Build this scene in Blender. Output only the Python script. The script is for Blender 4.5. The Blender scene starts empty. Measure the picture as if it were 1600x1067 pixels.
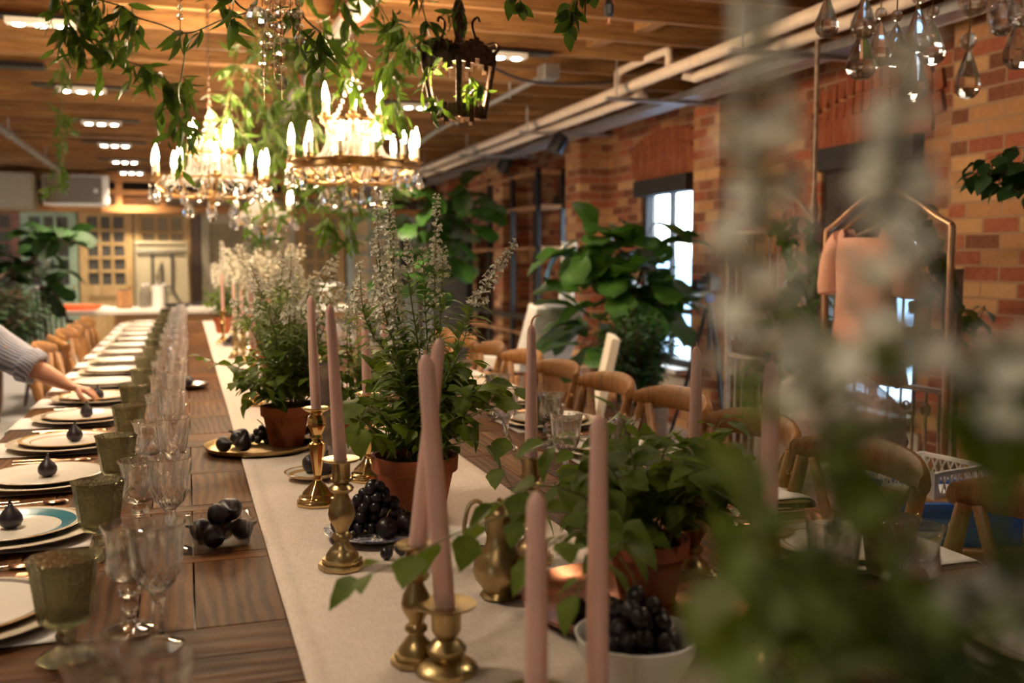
import bpy, bmesh, math, random
from mathutils import Vector, Matrix, Euler, noise
R = math.radians
PI = math.pi
rnd = random.Random(7)
sc = bpy.context.scene
COL = sc.collection

# ------------------------------------------------------------------ camera
F_PX = 1556.0
CAM = Vector((0.0, 0.0, 1.31))
PITCH, YAW = R(4.611), R(18.092)
FW = Vector((math.sin(YAW) * math.cos(PITCH), math.cos(YAW) * math.cos(PITCH), -math.sin(PITCH)))
RT = Vector((math.cos(YAW), -math.sin(YAW), 0.0))
UP = RT.cross(FW)
cam_data = bpy.data.cameras.new('camera')
cam = bpy.data.objects.new('camera', cam_data)
COL.objects.link(cam)
cam.matrix_world = Matrix(((RT.x, UP.x, -FW.x, CAM.x), (RT.y, UP.y, -FW.y, CAM.y), (RT.z, UP.z, -FW.z, CAM.z), (0, 0, 0, 1)))
cam_data.sensor_width = 36.0
cam_data.lens = F_PX * 36.0 / 1600.0
cam_data.clip_start = 0.02
cam_data.clip_end = 200
cam_data.dof.use_dof = True
cam_data.dof.focus_distance = 2.12
cam_data.dof.aperture_fstop = 3.0
sc.camera = cam

# ------------------------------------------------------------------ world, view, light
sc.view_settings.view_transform = 'Standard'
sc.view_settings.look = 'None'
sc.view_settings.gamma = 1.0
sc.view_settings.exposure = 0.58
sc.view_settings.use_curve_mapping = False
sc.cycles.use_denoising = True
sc.cycles.max_bounces = 40
sc.cycles.diffuse_bounces = 4
sc.cycles.glossy_bounces = 4
sc.cycles.transmission_bounces = 40
sc.cycles.transparent_max_bounces = 80
sc.cycles.caustics_reflective = False
sc.cycles.caustics_refractive = False
sc.cycles.sample_clamp_indirect = 25.0
sc.cycles.blur_glossy = 0.5
world = bpy.data.worlds.new('overcast_sky')
sc.world = world
world.use_nodes = True
wbg = world.node_tree.nodes['Background']
wbg.inputs['Color'].default_value = (0.80, 0.90, 1.0, 1)
wbg.inputs['Strength'].default_value = 8.0
LED_W = 70.0          # watts of each ceiling spot head
CH_W = 52.0           # watts of the glow of each lit chandelier
BULB_E = 60.0         # emission of the candle bulbs


def portal(loc, rot, sx, sy):
    """guides the daylight sampling through a window opening; gives off nothing itself"""
    l = bpy.data.lights.new('window_portal', 'AREA')
    l.shape = 'RECTANGLE'
    l.size, l.size_y = sx, sy
    l.cycles.is_portal = True
    o = bpy.data.objects.new('window_portal', l)
    o.location = loc
    o.rotation_euler = rot
    COL.objects.link(o)


WALL_X, PIER_X, BACK_Y, LEFT_X, FRONT_Y = 3.70, 3.41, 15.2, -3.6, -4.0
JOIST_Z = 2.53
RIGHT_WINDOWS = [(8.88, 9.74), (6.86, 7.80), (4.36, 5.25)]
LEFT_WINDOWS = [(12.4, 13.4), (-1.7, -1.2)]  # narrower one, behind the camera, is unseen and added as foreground fill
WIN_Z = (0.46, 1.97)
for _a, _b in RIGHT_WINDOWS:
    portal((WALL_X + 0.12, (_a + _b) / 2, sum(WIN_Z) / 2), (0, R(90), 0), 1.5, _b - _a)
for _a, _b in LEFT_WINDOWS:
    portal((LEFT_X - 0.24, (_a + _b) / 2, 1.4), (0, R(-90), 0), 1.4, _b - _a)

# ------------------------------------------------------------------ helpers


def px(x, y, d):
    """the place in the room seen at photo point (x, y), d metres in front of the lens"""
    return CAM + (FW + RT * ((x - 800.0) / F_PX) + UP * ((533.5 - y) / F_PX)) * d


def pz(x, y, z):
    r = FW + RT * ((x - 800.0) / F_PX) + UP * ((533.5 - y) / F_PX)
    return CAM + r * ((z - CAM.z) / r.z)


class MB:
    """collects shapes and links them as one mesh object"""

    def __init__(self):
        self.v, self.f, self.m = [], [], []
        self.mi = 0

    def add(self, vs, fs, mtx=None):
        n = len(self.v)
        if mtx is not None:
            vs = [mtx @ Vector(p) for p in vs]
        self.v.extend([tuple(p) for p in vs])
        self.f.extend([tuple(i + n for i in f) for f in fs])
        self.m.extend([self.mi] * len(fs))
        return self

    def box(self, c, s, rot=None, mtx=None):
        hx, hy, hz = s[0] / 2, s[1] / 2, s[2] / 2
        vs = [Vector((x * hx, y * hy, z * hz)) for x in (-1, 1) for y in (-1, 1) for z in (-1, 1)]
        if rot is not None:
            e = rot.to_matrix() if isinstance(rot, Euler) else Euler(rot).to_matrix()
            vs = [e @ p for p in vs]
        vs = [p + Vector(c) for p in vs]
        return self.add(vs, [(0, 1, 3, 2), (4, 6, 7, 5), (0, 4, 5, 1), (2, 3, 7, 6), (0, 2, 6, 4), (1, 5, 7, 3)], mtx)

    def lathe(self, prof, seg=24, c=(0, 0, 0), mtx=None, mod=None, cap=True):
        vs, fs = [], []
        cx, cy, cz = c
        for j, (r, z) in enumerate(prof):
            for i in range(seg):
                a = 2 * PI * i / seg
                k = mod(a, z, r) if mod else 1.0
                vs.append((cx + r * k * math.cos(a), cy + r * k * math.sin(a), cz + z))
        for j in range(len(prof) - 1):
            for i in range(seg):
                i2 = (i + 1) % seg
                fs.append((j * seg + i, j * seg + i2, (j + 1) * seg + i2, (j + 1) * seg + i))
        if cap:
            if prof[0][0] > 1e-4:
                fs.append(tuple(reversed(range(seg))))
            if prof[-1][0] > 1e-4:
                n = (len(prof) - 1) * seg
                fs.append(tuple(range(n, n + seg)))
        return self.add(vs, fs, mtx)

    def tube(self, pts, rad, seg=8, closed=False, flat=None, mtx=None):
        pts = [Vector(p) for p in pts]
        n = len(pts)
        rads = rad if isinstance(rad, (list, tuple)) else [rad] * n
        vs, fs = [], []
        ref = None
        for k in range(n):
            if closed:
                t = pts[(k + 1) % n] - pts[k - 1]
            else:
                t = pts[min(k + 1, n - 1)] - pts[max(k - 1, 0)]
            if t.length < 1e-9:
                t = Vector((0, 0, 1))
            t.normalize()
            if ref is None:
                ref = Vector((0, 0, 1)) if abs(t.z) < 0.9 else Vector((1, 0, 0))
            s = t.cross(ref)
            if s.length < 1e-6:
                s = t.cross(Vector((0.3, 1, 0.2)))
            s.normalize()
            u = s.cross(t).normalized()
            ref = u
            for i in range(seg):
                a = 2 * PI * i / seg + (PI / 4 if seg == 4 else 0)
                ca, sa = math.cos(a), math.sin(a)
                if flat:
                    ca *= flat[0]
                    sa *= flat[1]
                vs.append(pts[k] + (s * ca + u * sa) * rads[k])
        m = n if closed else n - 1
        for k in range(m):
            k2 = (k + 1) % n
            for i in range(seg):
                i2 = (i + 1) % seg
                fs.append((k * seg + i, k * seg + i2, k2 * seg + i2, k2 * seg + i))
        if not closed:
            fs.append(tuple(reversed(range(seg))))
            fs.append(tuple(range((n - 1) * seg, n * seg)))
        return self.add(vs, fs, mtx)

    def ball(self, c, r, seg=12, rings=8, mtx=None):
        rx, ry, rz = r if isinstance(r, (tuple, list)) else (r, r, r)
        vs = [(c[0], c[1], c[2] - rz)]
        fs = []
        for j in range(1, rings):
            t = -PI / 2 + PI * j / rings
            for i in range(seg):
                a = 2 * PI * i / seg
                vs.append((c[0] + rx * math.cos(t) * math.cos(a), c[1] + ry * math.cos(t) * math.sin(a), c[2] + rz * math.sin(t)))
        vs.append((c[0], c[1], c[2] + rz))
        top = len(vs) - 1
        for i in range(seg):
            i2 = (i + 1) % seg
            fs.append((0, 1 + i2, 1 + i))
            for j in range(rings - 2):
                a, b = 1 + j * seg, 1 + (j + 1) * seg
                fs.append((a + i, a + i2, b + i2, b + i))
            a = 1 + (rings - 2) * seg
            fs.append((a + i, a + i2, top))
        return self.add(vs, fs, mtx)

    def octa(self, c, r, mtx=None):
        x, y, z = c
        a, b, h = r if isinstance(r, (tuple, list)) else (r, r, r)
        return self.add([(x + a, y, z), (x, y + b, z), (x - a, y, z), (x, y - b, z), (x, y, z + h), (x, y, z - h)],
                        [(0, 1, 4), (1, 2, 4), (2, 3, 4), (3, 0, 4), (1, 0, 5), (2, 1, 5), (3, 2, 5), (0, 3, 5)], mtx)

    def prism(self, poly, z0, z1, mtx=None):
        n = len(poly)
        vs = [(p[0], p[1], z0) for p in poly] + [(p[0], p[1], z1) for p in poly]
        fs = [tuple(reversed(range(n))), tuple(range(n, 2 * n))]
        fs += [(i, (i + 1) % n, n + (i + 1) % n, n + i) for i in range(n)]
        return self.add(vs, fs, mtx)

    def sheet(self, fn, nu, nv, mtx=None):
        vs = [fn(i / nu, j / nv) for j in range(nv + 1) for i in range(nu + 1)]
        fs = [(j * (nu + 1) + i, j * (nu + 1) + i + 1, (j + 1) * (nu + 1) + i + 1, (j + 1) * (nu + 1) + i) for j in range(nv) for i in range(nu)]
        return self.add(vs, fs, mtx)

    def build(self, name, mats, parent=None, smooth=40, bevel=0.0, loc=None):
        me = bpy.data.meshes.new(name)
        me.from_pydata(self.v, [], self.f)
        mats = mats if isinstance(mats, (list, tuple)) else [mats]
        for m in mats:
            me.materials.append(m)
        if len(mats) > 1:
            me.polygons.foreach_set('material_index', self.m)
        if bevel > 0:
            bm = bmesh.new()
            bm.from_mesh(me)
            bmesh.ops.recalc_face_normals(bm, faces=bm.faces)
            es = [e for e in bm.edges if len(e.link_faces) == 2 and e.calc_face_angle(0) > R(30)]
            bmesh.ops.bevel(bm, geom=es, offset=bevel, segments=2, affect='EDGES', profile=0.5, clamp_overlap=True)
            bm.to_mesh(me)
            bm.free()
        if smooth:
            me.shade_smooth()
            me.set_sharp_from_angle(angle=R(smooth))
        me.update()
        o = bpy.data.objects.new(name, me)
        COL.objects.link(o)
        if parent is not None:
            o.parent = parent
        if loc is not None:
            o.location = loc
        return o


USED = {}


def tag(o, label=None, cat=None, group=None, kind=None):
    if label:
        o['label'] = label
    if cat:
        o['category'] = cat
    if group:
        o['group'] = group
    if kind:
        o['kind'] = kind
    return o


def thing(name, label, cat, loc=(0, 0, 0), rz=0.0, group=None):
    o = bpy.data.objects.new(name, None)
    o.empty_display_size = 0.05
    COL.objects.link(o)
    o.location = loc
    o.rotation_euler = (0, 0, rz)
    return tag(o, label, cat, group)


def struct(name, mb, mat, **k):
    return tag(mb.build(name, mat, **k), kind='structure')


def copy_tree(o, parent=None):
    c = o.copy()
    COL.objects.link(c)
    if parent is not None:
        c.parent = parent
    for ch in list(o.children):
        copy_tree(ch, c)
    return c


def put(proto, loc, rz=0.0, label=None, group=None, scale=None, tilt=None):
    """a copy of a thing with its parts"""
    c = copy_tree(proto)
    c.location = loc
    c.rotation_euler = (tilt[0], tilt[1], rz) if tilt else (0, 0, rz)
    if scale:
        c.scale = (scale,) * 3 if not isinstance(scale, tuple) else scale
    if label:
        c['label'] = label
    if group:
        c['group'] = group
    return c


def drop(o):
    for ch in list(o.children):
        drop(ch)
    bpy.data.objects.remove(o)


ORD = ['first', 'second', 'third', 'fourth', 'fifth', 'sixth', 'seventh', 'eighth', 'ninth', 'tenth', 'eleventh', 'twelfth',
       'thirteenth', 'fourteenth', 'fifteenth', 'sixteenth', 'seventeenth', 'eighteenth', 'nineteenth', 'twentieth']


def basis(p, d, up=(0, 0, 1), roll=0.0, s=1.0):
    """matrix at p whose x axis runs along d and whose z leans to up"""
    d = Vector(d).normalized()
    u = Vector(up)
    y = u.cross(d)
    if y.length < 1e-4:
        y = Vector((0, 1, 0)).cross(d)
    y.normalize()
    z = d.cross(y)
    m = Matrix(((d.x, y.x, z.x), (d.y, y.y, z.y), (d.z, y.z, z.z)))
    if roll:
        m = m @ Matrix.Rotation(roll, 3, 'X')
    m = (m * s).to_4x4()
    m.translation = Vector(p)
    return m


def rvec(r=rnd):
    while True:
        v = Vector((r.uniform(-1, 1), r.uniform(-1, 1), r.uniform(-1, 1)))
        if 0.05 < v.length < 1:
            return v.normalized()


def spline(pts, n=6):
    """a smooth run through the given points"""
    P = [Vector(p) for p in pts]
    if len(P) < 3:
        return [P[0].lerp(P[-1], i / n) for i in range(n + 1)]
    out = []
    for i in range(len(P) - 1):
        p0, p1, p2, p3 = P[max(i - 1, 0)], P[i], P[i + 1], P[min(i + 2, len(P) - 1)]
        for k in range(n):
            t = k / n
            out.append(0.5 * ((2 * p1) + (p2 - p0) * t + (2 * p0 - 5 * p1 + 4 * p2 - p3) * t * t + (3 * p1 - p0 - 3 * p2 + p3) * t ** 3))
    out.append(P[-1])
    return out

# ------------------------------------------------------------------ materials


class NT:
    def __init__(self, name):
        self.mat = bpy.data.materials.new(name)
        self.mat.use_nodes = True
        self.t = self.mat.node_tree
        self.t.nodes.clear()
        self.out = self.n('ShaderNodeOutputMaterial')

    def n(self, kind, **props):
        nd = self.t.nodes.new(kind)
        for k, v in props.items():
            setattr(nd, k, v)
        return nd

    def l(self, a, b):
        self.t.links.new(a, b)

    def inp(self, nd, **vals):
        for k, v in vals.items():
            nd.inputs[k.replace('_', ' ')].default_value = v
        return nd

    def coord(self, which='Object', scale=(1, 1, 1), rot=(0, 0, 0), loc=(0, 0, 0)):
        tc = self.n('ShaderNodeTexCoord')
        mp = self.n('ShaderNodeMapping')
        mp.inputs['Scale'].default_value = scale
        mp.inputs['Rotation'].default_value = rot
        mp.inputs['Location'].default_value = loc
        self.l(tc.outputs[which], mp.inputs['Vector'])
        return mp.outputs['Vector']

    def noise(self, vec, scale, detail=4.0, rough=0.55, dist=0.0):
        nd = self.n('ShaderNodeTexNoise')
        nd.inputs['Scale'].default_value = scale
        nd.inputs['Detail'].default_value = detail
        nd.inputs['Roughness'].default_value = rough
        nd.inputs['Distortion'].default_value = dist
        self.l(vec, nd.inputs['Vector'])
        return nd.outputs['Fac']

    def ramp(self, fac, stops, interp='LINEAR'):
        nd = self.n('ShaderNodeValToRGB')
        cr = nd.color_ramp
        cr.interpolation = interp
        while len(cr.elements) < len(stops):
            cr.elements.new(0.5)
        for e, (p, c) in zip(cr.elements, stops):
            e.position = p
            e.color = (*c, 1) if len(c) == 3 else c
        self.l(fac, nd.inputs['Fac'])
        return nd.outputs['Color']

    def mix(self, fac, a, b, mode='MIX'):
        nd = self.n('ShaderNodeMix', data_type='RGBA', blend_type=mode)
        for s, v in ((nd.inputs[0], fac), (nd.inputs[6], a), (nd.inputs[7], b)):
            if hasattr(v, 'is_linked'):
                self.l(v, s)
            elif isinstance(v, (int, float)):
                s.default_value = v
            else:
                s.default_value = (*v, 1)
        return nd.outputs[2]

    def math(self, op, a, b=0.0):
        nd = self.n('ShaderNodeMath', operation=op)
        for s, v in ((nd.inputs[0], a), (nd.inputs[1], b)):
            if hasattr(v, 'is_linked'):
                self.l(v, s)
            else:
                s.default_value = v
        return nd.outputs[0]

    def bump(self, h, strength=0.3, dist=0.01):
        nd = self.n('ShaderNodeBump')
        nd.inputs['Strength'].default_value = strength
        nd.inputs['Distance'].default_value = dist
        self.l(h, nd.inputs['Height'])
        return nd.outputs['Normal']

    def bsdf(self, col, rough=0.5, metal=0.0, normal=None, **kw):
        b = self.n('ShaderNodeBsdfPrincipled')
        for s, v in (('Base Color', col), ('Roughness', rough), ('Metallic', metal)):
            if hasattr(v, 'is_linked'):
                self.l(v, b.inputs[s])
            elif isinstance(v, (int, float)):
                b.inputs[s].default_value = v
            else:
                b.inputs[s].default_value = (*v, 1)
        if normal is not None:
            self.l(normal, b.inputs['Normal'])
        for k, v in kw.items():
            b.inputs[k.replace('_', ' ')].default_value = v
        self.l(b.outputs[0], self.out.inputs[0])
        return b


def srgb(r, g, b):
    f = lambda c: (c / 255 / 12.92) if c <= 10 else (((c / 255) + 0.055) / 1.055) ** 2.4
    return (f(r), f(g), f(b))


def plain(name, col, rough=0.5, metal=0.0, var=0.12, scale=20.0, bump=0.0, **kw):
    """a colour broken up by fine noise"""
    t = NT(name)
    v = t.coord()
    f = t.noise(v, scale, 3)
    d = tuple(max(c * (1 - var * 1.6), 0) for c in col)
    u = tuple(min(c * (1 + var * 1.2), 1) for c in col)
    c = t.ramp(f, [(0.3, d), (0.7, u)])
    nm = t.bump(f, bump, 0.004) if bump else None
    t.bsdf(c, rough, metal, nm, **kw)
    return t.mat


def wood(name, cols, along=0, scale=1.0, rough=0.55, bump=0.25, spread=14.0, obj_var=True):
    t = NT(name)
    s = [spread * scale] * 3
    s[along] = 1.1 * scale
    v = t.coord(scale=tuple(s))
    oi = t.n('ShaderNodeObjectInfo')
    ad = t.n('ShaderNodeVectorMath', operation='ADD')
    t.l(v, ad.inputs[0])
    mu = t.n('ShaderNodeVectorMath', operation='SCALE')
    mu.inputs[0].default_value = (37.0, 19.0, 53.0)
    t.l(oi.outputs['Random'], mu.inputs['Scale'])
    t.l(mu.outputs[0], ad.inputs[1])
    vv = ad.outputs[0]
    f = t.noise(vv, 1.6, 6, 0.6, 1.2)
    g = t.noise(vv, 9.0, 3, 0.6)
    c = t.ramp(f, [(0.28, cols[0]), (0.5, cols[1]), (0.72, cols[2])])
    c = t.mix(0.35, c, t.ramp(g, [(0.35, tuple(x * 0.45 for x in cols[0])), (0.6, cols[1])]), 'MIX')
    if obj_var:
        hs = t.n('ShaderNodeHueSaturation')
        t.l(c, hs.inputs['Color'])
        t.l(t.math('ADD', t.math('MULTIPLY', oi.outputs['Random'], 0.5), 0.75), hs.inputs['Value'])
        c = hs.outputs['Color']
    t.bsdf(c, rough, 0.0, t.bump(g, bump, 0.003))
    return t.mat


M = {}
M['joist'] = wood('joist_wood', [srgb(98, 66, 36), srgb(144, 104, 60), srgb(180, 136, 84)], 0, 1.0, 0.7)
M['deck'] = wood('ceiling_board_wood', [srgb(92, 60, 40), srgb(132, 88, 58), srgb(160, 112, 76)], 1, 0.8, 0.8)
M['beam'] = wood('soffit_wood', [srgb(120, 78, 42), srgb(166, 116, 66), srgb(190, 142, 86)], 0, 0.8, 0.6)
M['chair'] = wood('oak_chair_wood', [srgb(112, 74, 36), srgb(152, 106, 58), srgb(178, 130, 76)], 2, 1.6, 0.45, 0.12)
M['oak'] = wood('pale_oak', [srgb(176, 130, 82), srgb(208, 162, 108), srgb(226, 186, 136)], 0, 1.0, 0.5, 0.1)
M['crate'] = wood('raw_timber', [srgb(128, 84, 48), srgb(170, 122, 78), srgb(196, 150, 104)], 2, 1.2, 0.7)
M['darkwood'] = wood('dark_polished_wood', [srgb(40, 20, 14), srgb(66, 34, 22), srgb(90, 48, 32)], 2, 1.0, 0.3, 0.1)
M['olddoor'] = wood('stripped_pine', [srgb(146, 112, 68), srgb(186, 154, 104), srgb(204, 180, 136)], 2, 1.0, 0.7)
M['greydoor'] = wood('weathered_door_paint', [srgb(140, 132, 110), srgb(176, 168, 146), srgb(200, 194, 176)], 2, 1.2, 0.7)
M['tealdoor'] = plain('pale_teal_paint', srgb(150, 172, 148), 0.6, var=0.15, scale=6)
M['bluedoor'] = plain('pale_blue_paint', srgb(164, 178, 178), 0.6, var=0.12, scale=6)
M['pinkwall'] = plain('rose_brown_paint', srgb(140, 98, 84), 0.7, scale=5)
M['plaster'] = plain('warm_white_plaster', srgb(214, 206, 190), 0.8, var=0.05, scale=3)
M['floor'] = plain('pale_concrete', srgb(188, 184, 182), 0.45, var=0.1, scale=2.2)
M['black'] = plain('black_metal', (0.012, 0.012, 0.014), 0.4, var=0.2)
M['blackmat'] = plain('black_paint', (0.02, 0.018, 0.018), 0.6, var=0.2)
M['steel'] = plain('galvanised_steel', (0.45, 0.46, 0.48), 0.38, 0.9, var=0.1)
M['grey'] = plain('grey_enamel', (0.30, 0.30, 0.30), 0.5, var=0.08)
M['fridge'] = plain('brushed_steel_door', (0.20, 0.21, 0.23), 0.4, 0.6, var=0.05)
M['pipe'] = plain('white_pipe_insulation', srgb(222, 206, 190), 0.6, var=0.05)
M['duct'] = plain('grey_sprinkler_main', srgb(112, 108, 104), 0.5, var=0.08)
M['red'] = plain('red_clamp_paint', srgb(190, 60, 40), 0.5)
M['white'] = plain('white_paint', srgb(232, 230, 226), 0.45, var=0.03)
M['marble'] = plain('white_stone_top', srgb(226, 216, 204), 0.3, var=0.04, scale=4)
M['spkgrille'] = plain('taupe_speaker_grille', srgb(126, 116, 106), 0.7, var=0.15, scale=300)
M['panedark'] = plain('dusty_dark_glass', srgb(78, 76, 72), 0.35, var=0.12, scale=4)
M['panewarm'] = plain('dusty_warm_glass', srgb(120, 108, 84), 0.35, var=0.12, scale=4)
M['panelit'] = plain('lit_pane_tone', srgb(206, 186, 150), 0.4, var=0.08, scale=4)  # pale tone stands in for light showing in the door panes
M['terracotta'] = plain('terracotta', srgb(176, 98, 62), 0.8, var=0.14, scale=14, bump=0.1)
M['soil'] = plain('potting_soil', srgb(48, 34, 24), 0.95, var=0.5, scale=70, bump=0.6)
M['basket'] = plain('brown_basket', srgb(96, 66, 40), 0.8, var=0.3, scale=60, bump=0.5)
M['wax'] = plain('dusty_pink_wax', srgb(232, 190, 176), 0.42, var=0.04, scale=10, Subsurface_Weight=0.25, Subsurface_Scale=0.008)
M['wick'] = plain('cotton_wick', srgb(206, 160, 120), 0.8)
M['fig'] = plain('fig_skin', srgb(36, 26, 32), 0.42, var=0.5, scale=26, bump=0.1)
M['plum'] = plain('plum_skin', srgb(44, 26, 34), 0.35, var=0.5, scale=18)
M['grape'] = plain('black_grape_skin', srgb(34, 28, 36), 0.28, var=0.35, scale=30)
M['grapestem'] = plain('grape_stalk', srgb(128, 104, 60), 0.7)
M['copper'] = plain('copper_flatware', (0.62, 0.34, 0.20), 0.22, 1.0, var=0.08)
M['coppertray'] = plain('aged_copper', (0.42, 0.17, 0.09), 0.3, 1.0, var=0.4, scale=18)
M['silver'] = plain('silver_plate', (0.72, 0.68, 0.62), 0.2, 1.0, var=0.08, scale=60, bump=0.2)
M['pewter'] = plain('old_pewter', (0.26, 0.22, 0.19), 0.4, 0.9, var=0.2)
M['rackcopper'] = plain('copper_tube', (0.52, 0.32, 0.20), 0.35, 0.9)
M['iron'] = plain('rusty_white_iron', srgb(150, 132, 118), 0.6, 0.2, var=0.25, scale=30)
M['bronze'] = plain('dark_bronze', (0.10, 0.062, 0.04), 0.42, 0.85, var=0.4, scale=60, bump=0.3)
M['brasschand'] = plain('antique_brass', (0.50, 0.32, 0.14), 0.32, 0.9, var=0.2, scale=30)
M['dress'] = plain('blush_pink_cloth', srgb(212, 158, 134), 0.75, var=0.08, scale=8)
M['bluebin'] = plain('blue_plastic', srgb(24, 92, 190), 0.35, var=0.05)
M['orange'] = plain('orange_plastic', srgb(232, 96, 44), 0.4, var=0.08)
M['paper'] = plain('white_paper', srgb(238, 234, 226), 0.85, var=0.02)
M['skin'] = plain('skin', srgb(196, 140, 110), 0.5, var=0.08, scale=12, Subsurface_Weight=0.12, Subsurface_Scale=0.01)
M['hair'] = plain('brown_hair', srgb(60, 40, 28), 0.5, var=0.3, scale=40)
M['denim'] = plain('blue_denim', srgb(50, 62, 90), 0.85, var=0.15, scale=60)
M['sleeve'] = plain('ivory_candle_sleeve', srgb(246, 236, 214), 0.5, var=0.04)
M['greyflower'] = plain('salvia_bloom', srgb(246, 238, 222), 0.75, var=0.14, scale=160)
M['calyx'] = plain('salvia_calyx', srgb(184, 176, 142), 0.75, var=0.2, scale=160)
M['napkin'] = plain('white_linen_napkin', srgb(222, 216, 210), 0.85, var=0.04, scale=60, bump=0.1)
M['greysky'] = plain('far_building_render', srgb(150, 176, 200), 0.8, var=0.06, scale=1)


def mat_brass(name, col, rough, var=0.25, scale=12):
    t = NT(name)
    f = t.noise(t.coord(), scale, 5)
    c = t.ramp(f, [(0.3, tuple(x * (1 - var) for x in col)), (0.65, col)])
    r = t.ramp(f, [(0.3, (rough * 1.7,) * 3), (0.7, (rough,) * 3)])
    t.bsdf(c, r, 1.0)
    return t.mat


M['brass'] = mat_brass('polished_brass', (0.78, 0.55, 0.24), 0.13, 0.15)
M['oldbrass'] = mat_brass('tarnished_brass', (0.55, 0.41, 0.20), 0.24, 0.45)
M['gilt'] = mat_brass('gilt_rim', (0.80, 0.58, 0.28), 0.2, 0.2)


def mat_brick():
    t = NT('old_red_and_tan_brick')
    ge = t.n('ShaderNodeNewGeometry')
    sp = t.n('ShaderNodeSeparateXYZ')
    t.l(ge.outputs['Position'], sp.inputs[0])
    u = t.math('ADD', sp.outputs['X'], sp.outputs['Y'])
    cb = t.n('ShaderNodeCombineXYZ')
    t.l(u, cb.inputs['X'])
    t.l(sp.outputs['Z'], cb.inputs['Y'])
    wob = t.noise(ge.outputs['Position'], 3.0, 3)
    ad = t.n('ShaderNodeVectorMath', operation='ADD')
    t.l(cb.outputs[0], ad.inputs[0])
    cw = t.n('ShaderNodeCombineXYZ')
    t.l(t.math('MULTIPLY', wob, 0.012), cw.inputs['Y'])
    t.l(cw.outputs[0], ad.inputs[1])
    b = t.n('ShaderNodeTexBrick')
    b.offset = 0.5
    t.l(ad.outputs[0], b.inputs['Vector'])
    t.inp(b, Scale=1.0, Mortar_Size=0.006, Mortar_Smooth=0.2, Bias=0.0, Brick_Width=0.21, Row_Height=0.072)
    b.inputs['Color1'].default_value = (0, 0, 0, 1)
    b.inputs['Color2'].default_value = (1, 1, 1, 1)
    b.inputs['Mortar'].default_value = (0.5, 0.5, 0.5, 1)
    col = t.ramp(b.outputs['Color'], [(0.0, srgb(98, 46, 32)), (0.2, srgb(146, 66, 44)), (0.38, srgb(164, 84, 56)), (0.52, srgb(120, 60, 44)),
                                      (0.62, srgb(186, 138, 94)), (0.76, srgb(206, 164, 116)), (0.9, srgb(164, 112, 74))], 'CONSTANT')
    fine = t.noise(ge.outputs['Position'], 40.0, 5)
    big = t.noise(ge.outputs['Position'], 1.3, 3)
    col = t.mix(0.18, col, t.ramp(fine, [(0.3, srgb(86, 44, 30)), (0.7, srgb(206, 150, 106))]))
    col = t.mix(t.math('MULTIPLY', b.outputs['Fac'], 0.9), col, srgb(162, 138, 112))
    col = t.mix(0.12, col, t.ramp(big, [(0.35, srgb(110, 66, 44)), (0.65, srgb(200, 150, 104))]))
    h = t.math('SUBTRACT', t.math('MULTIPLY', fine, 0.5), b.outputs['Fac'])
    t.bsdf(col, 0.85, 0, t.bump(h, 0.7, 0.006))
    return t.mat


M['brick'] = mat_brick()
M['soldier'] = wood('soldier_brick', [srgb(112, 52, 34), srgb(158, 82, 50), srgb(196, 138, 88)], 2, 1.5, 0.85, 0.3)


def mat_tablewood(name, along, cols):
    t = NT(name)
    s = [11.0, 11.0, 11.0]
    s[along] = 2.0
    tc = t.n('ShaderNodeTexCoord')
    at = t.n('ShaderNodeAttribute', attribute_name='plank')
    mp = t.n('ShaderNodeMapping')
    mp.inputs['Scale'].default_value = s
    t.l(tc.outputs['Object'], mp.inputs['Vector'])
    ad = t.n('ShaderNodeVectorMath', operation='ADD')
    sc_ = t.n('ShaderNodeVectorMath', operation='SCALE')
    sc_.inputs[0].default_value = (31.0, 47.0, 17.0)
    t.l(at.outputs['Fac'], sc_.inputs['Scale'])
    t.l(mp.outputs[0], ad.inputs[0])
    t.l(sc_.outputs[0], ad.inputs[1])
    v = ad.outputs[0]
    w = t.n('ShaderNodeTexWave', wave_type='BANDS', bands_direction='XYZ'[1 - along if along < 2 else 0])
    t.inp(w, Scale=1.3 if along == 1 else 0.7, Distortion=16.0, Detail=4.0, Detail_Scale=0.45)
    t.l(v, w.inputs['Vector'])
    f = t.noise(v, 0.8, 6, 0.6, 1.0)
    crack = t.noise(v, 3.5, 8, 0.7, 2.5)
    c = t.ramp(f, [(0.25, cols[0]), (0.5, cols[1]), (0.75, cols[2])])
    c = t.mix(0.30, c, t.ramp(w.outputs['Fac'], [(0.25, cols[0]), (0.7, cols[2])]))
    c = t.mix(t.ramp(crack, [(0.30, (1, 1, 1)), (0.40, (0, 0, 0))]), c, srgb(44, 28, 18))
    hs = t.n('ShaderNodeHueSaturation')
    t.l(c, hs.inputs['Color'])
    t.l(t.math('ADD', t.math('MULTIPLY', at.outputs['Fac'], 0.55), 0.70), hs.inputs['Value'])
    hh = t.math('ADD', t.math('MULTIPLY', w.outputs['Fac'], 0.5), crack)
    t.bsdf(hs.outputs['Color'], 0.58, 0, t.bump(hh, 0.5, 0.004), Specular_IOR_Level=0.18)
    return t.mat


M['panel'] = mat_tablewood('reclaimed_panel_wood', 1, [srgb(44, 24, 9), srgb(86, 52, 24), srgb(124, 84, 43)])
M['rail'] = mat_tablewood('reclaimed_rail_wood', 0, [srgb(54, 28, 9), srgb(94, 55, 23), srgb(122, 78, 36)])


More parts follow.
